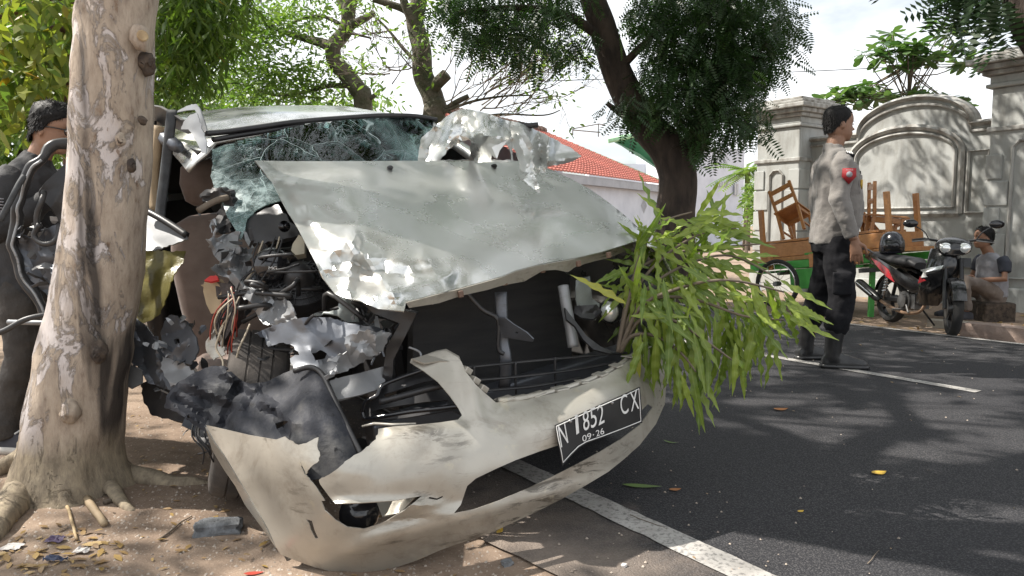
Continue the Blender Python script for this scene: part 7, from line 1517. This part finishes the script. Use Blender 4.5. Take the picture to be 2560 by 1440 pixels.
scrap('torn white paper bits by the pile of leaves', 205, 1382, .05, .03, PAPER, 5, .7)
scrap('crumpled purple wrapper on the dirt below the tree', 138, 1355, .055, .035, PURP, 8, .8)
scrap('twisted blue-grey wrapper among dry leaves', 140, 1405, .07, .02, BLUEW, 11, .8)
# dry leaves and grit strewn over the dirt
def strew(nm, label, cat, n, poly, base, size, m, lift=.004):
    P = []; 
    while len(P) < n:
        x = random.uniform(-60, 1400); y = random.uniform(840, 1460)
        if not poly(x, y): continue
        P.append(tuple(G(x, y)+V(0, 0, lift)))
    P = np.array(P); f = RNG.normal(0, 1, (n, 3)); f[:, 2] *= .12; nr = RNG.normal(0, .18, (n, 3)); nr[:, 2] += 1
    o = scatter(nm, base[0], base[1], P, rotmats(f, nr), size*(1+RNG.uniform(-.5, .5, n)), m); return tag(o, label, cat, kind='stuff')
def isdirt(x, y):
    p = GP(x, y, -.04); r, t = rt(p.x, p.y); return r < 1.28
def pile(x, y): return isdirt(x, y) and (math.hypot((x-150)/170, (y-1380)/60) < 1 or random.random() < .03) and x < 700
strew('leaf_litter', 'dry yellow and brown leaves strewn over the dirt round the tree foot', 'leaves', 130, pile, LEAF, .04, LITY, .006)
strew('leaf_litter', 'sparse small dry leaves scattered over the open dirt by the minivan', 'leaves', 170, lambda x, y: isdirt(x, y) and (x > 320 or y < 1150), LEAF, .028, LITY, .004)
GRIT = ([(-.5, -.4, 0), (.5, -.3, 0), (.35, .5, 0), (-.4, .4, 0), (0, 0, .6)], [(0, 1, 4), (1, 2, 4), (2, 3, 4), (3, 0, 4)])
strew('grit', 'fine gravel and crumbs of soil on the dirt shoulder', 'gravel', 2600, isdirt, GRIT, .009, mat('grit_stone', (.42, .36, .30), (.22, .18, .15), 30, .95), -.001)
def isroad(x, y): return not isdirt(x, y)
n = 900; P = []
while len(P) < n:
    r = random.uniform(1.3, 6.9) if random.random() < .4 else 1.3+abs(random.gauss(0, .5)); t = random.uniform(.3, 8); p = RT(r, t); P.append((p.x, p.y, .002))
P = np.array(P); f = RNG.normal(0, 1, (n, 3)); f[:, 2] = 0; tag(scatter('road_grit', GRIT[0], GRIT[1], P, rotmats(f, np.tile([0, 0, 1.], (n, 1))), .006*(1+RNG.uniform(-.5, .8, n)), MATS['grit_stone']), 'crumbs of gravel scattered along the asphalt', 'gravel', kind='stuff')
n = 130; P = []
while len(P) < n:
    r = random.uniform(1.4, 6.9); t = random.uniform(.2, 8); p = RT(r, t); P.append((p.x, p.y, .006))
P = np.array(P); f = RNG.normal(0, 1, (n, 3)); f[:, 2] *= .1; nr = RNG.normal(0, .2, (n, 3)); nr[:, 2] += 1; tag(scatter('leaf_scraps', LEAF[0], LEAF[1], P, rotmats(f, nr), .022*(1+RNG.uniform(-.5, .6, n)), LITY), 'scraps of dry leaf scattered over the asphalt', 'leaves', kind='stuff')
# far verge: dark soil, dry leaves, broken kerb stones
n = 700; P = []
while len(P) < n:
    p = RT(random.uniform(7.1, 10.4), random.uniform(1, 9)); P.append((p.x, p.y, gz(p.x, p.y)+.008))
P = np.array(P); f = RNG.normal(0, 1, (n, 3)); f[:, 2] *= .2; nr = RNG.normal(0, .3, (n, 3)); nr[:, 2] += 1; tag(scatter('verge_leaves', LEAF[0], LEAF[1], P, rotmats(f, nr), .07*(1+RNG.uniform(-.5, .5, n)), LITY), 'dry leaves lying on the verge below the arched wall', 'leaves', kind='stuff')
lump('kerb_stone', 'broken pinkish kerb stone on the verge right of the motorcycle', 'stone', 2500, 842, (.62, .22, .16), mat('kerb_pink', (.36, .27, .22), (.26, .2, .17), 9, .9, bump=.6, bscale=20, bdist=.02), R(-55), amp=.12)
lump('kerb_stone', 'pale broken stone slab lying under the motorcycle engine', 'stone', 2375, 818, (.4, .2, .1), mat('kerb_pale', (.40, .36, .29), (.3, .27, .22), 9, .9, bump=.6, bscale=20, bdist=.02), R(-40), amp=.15)
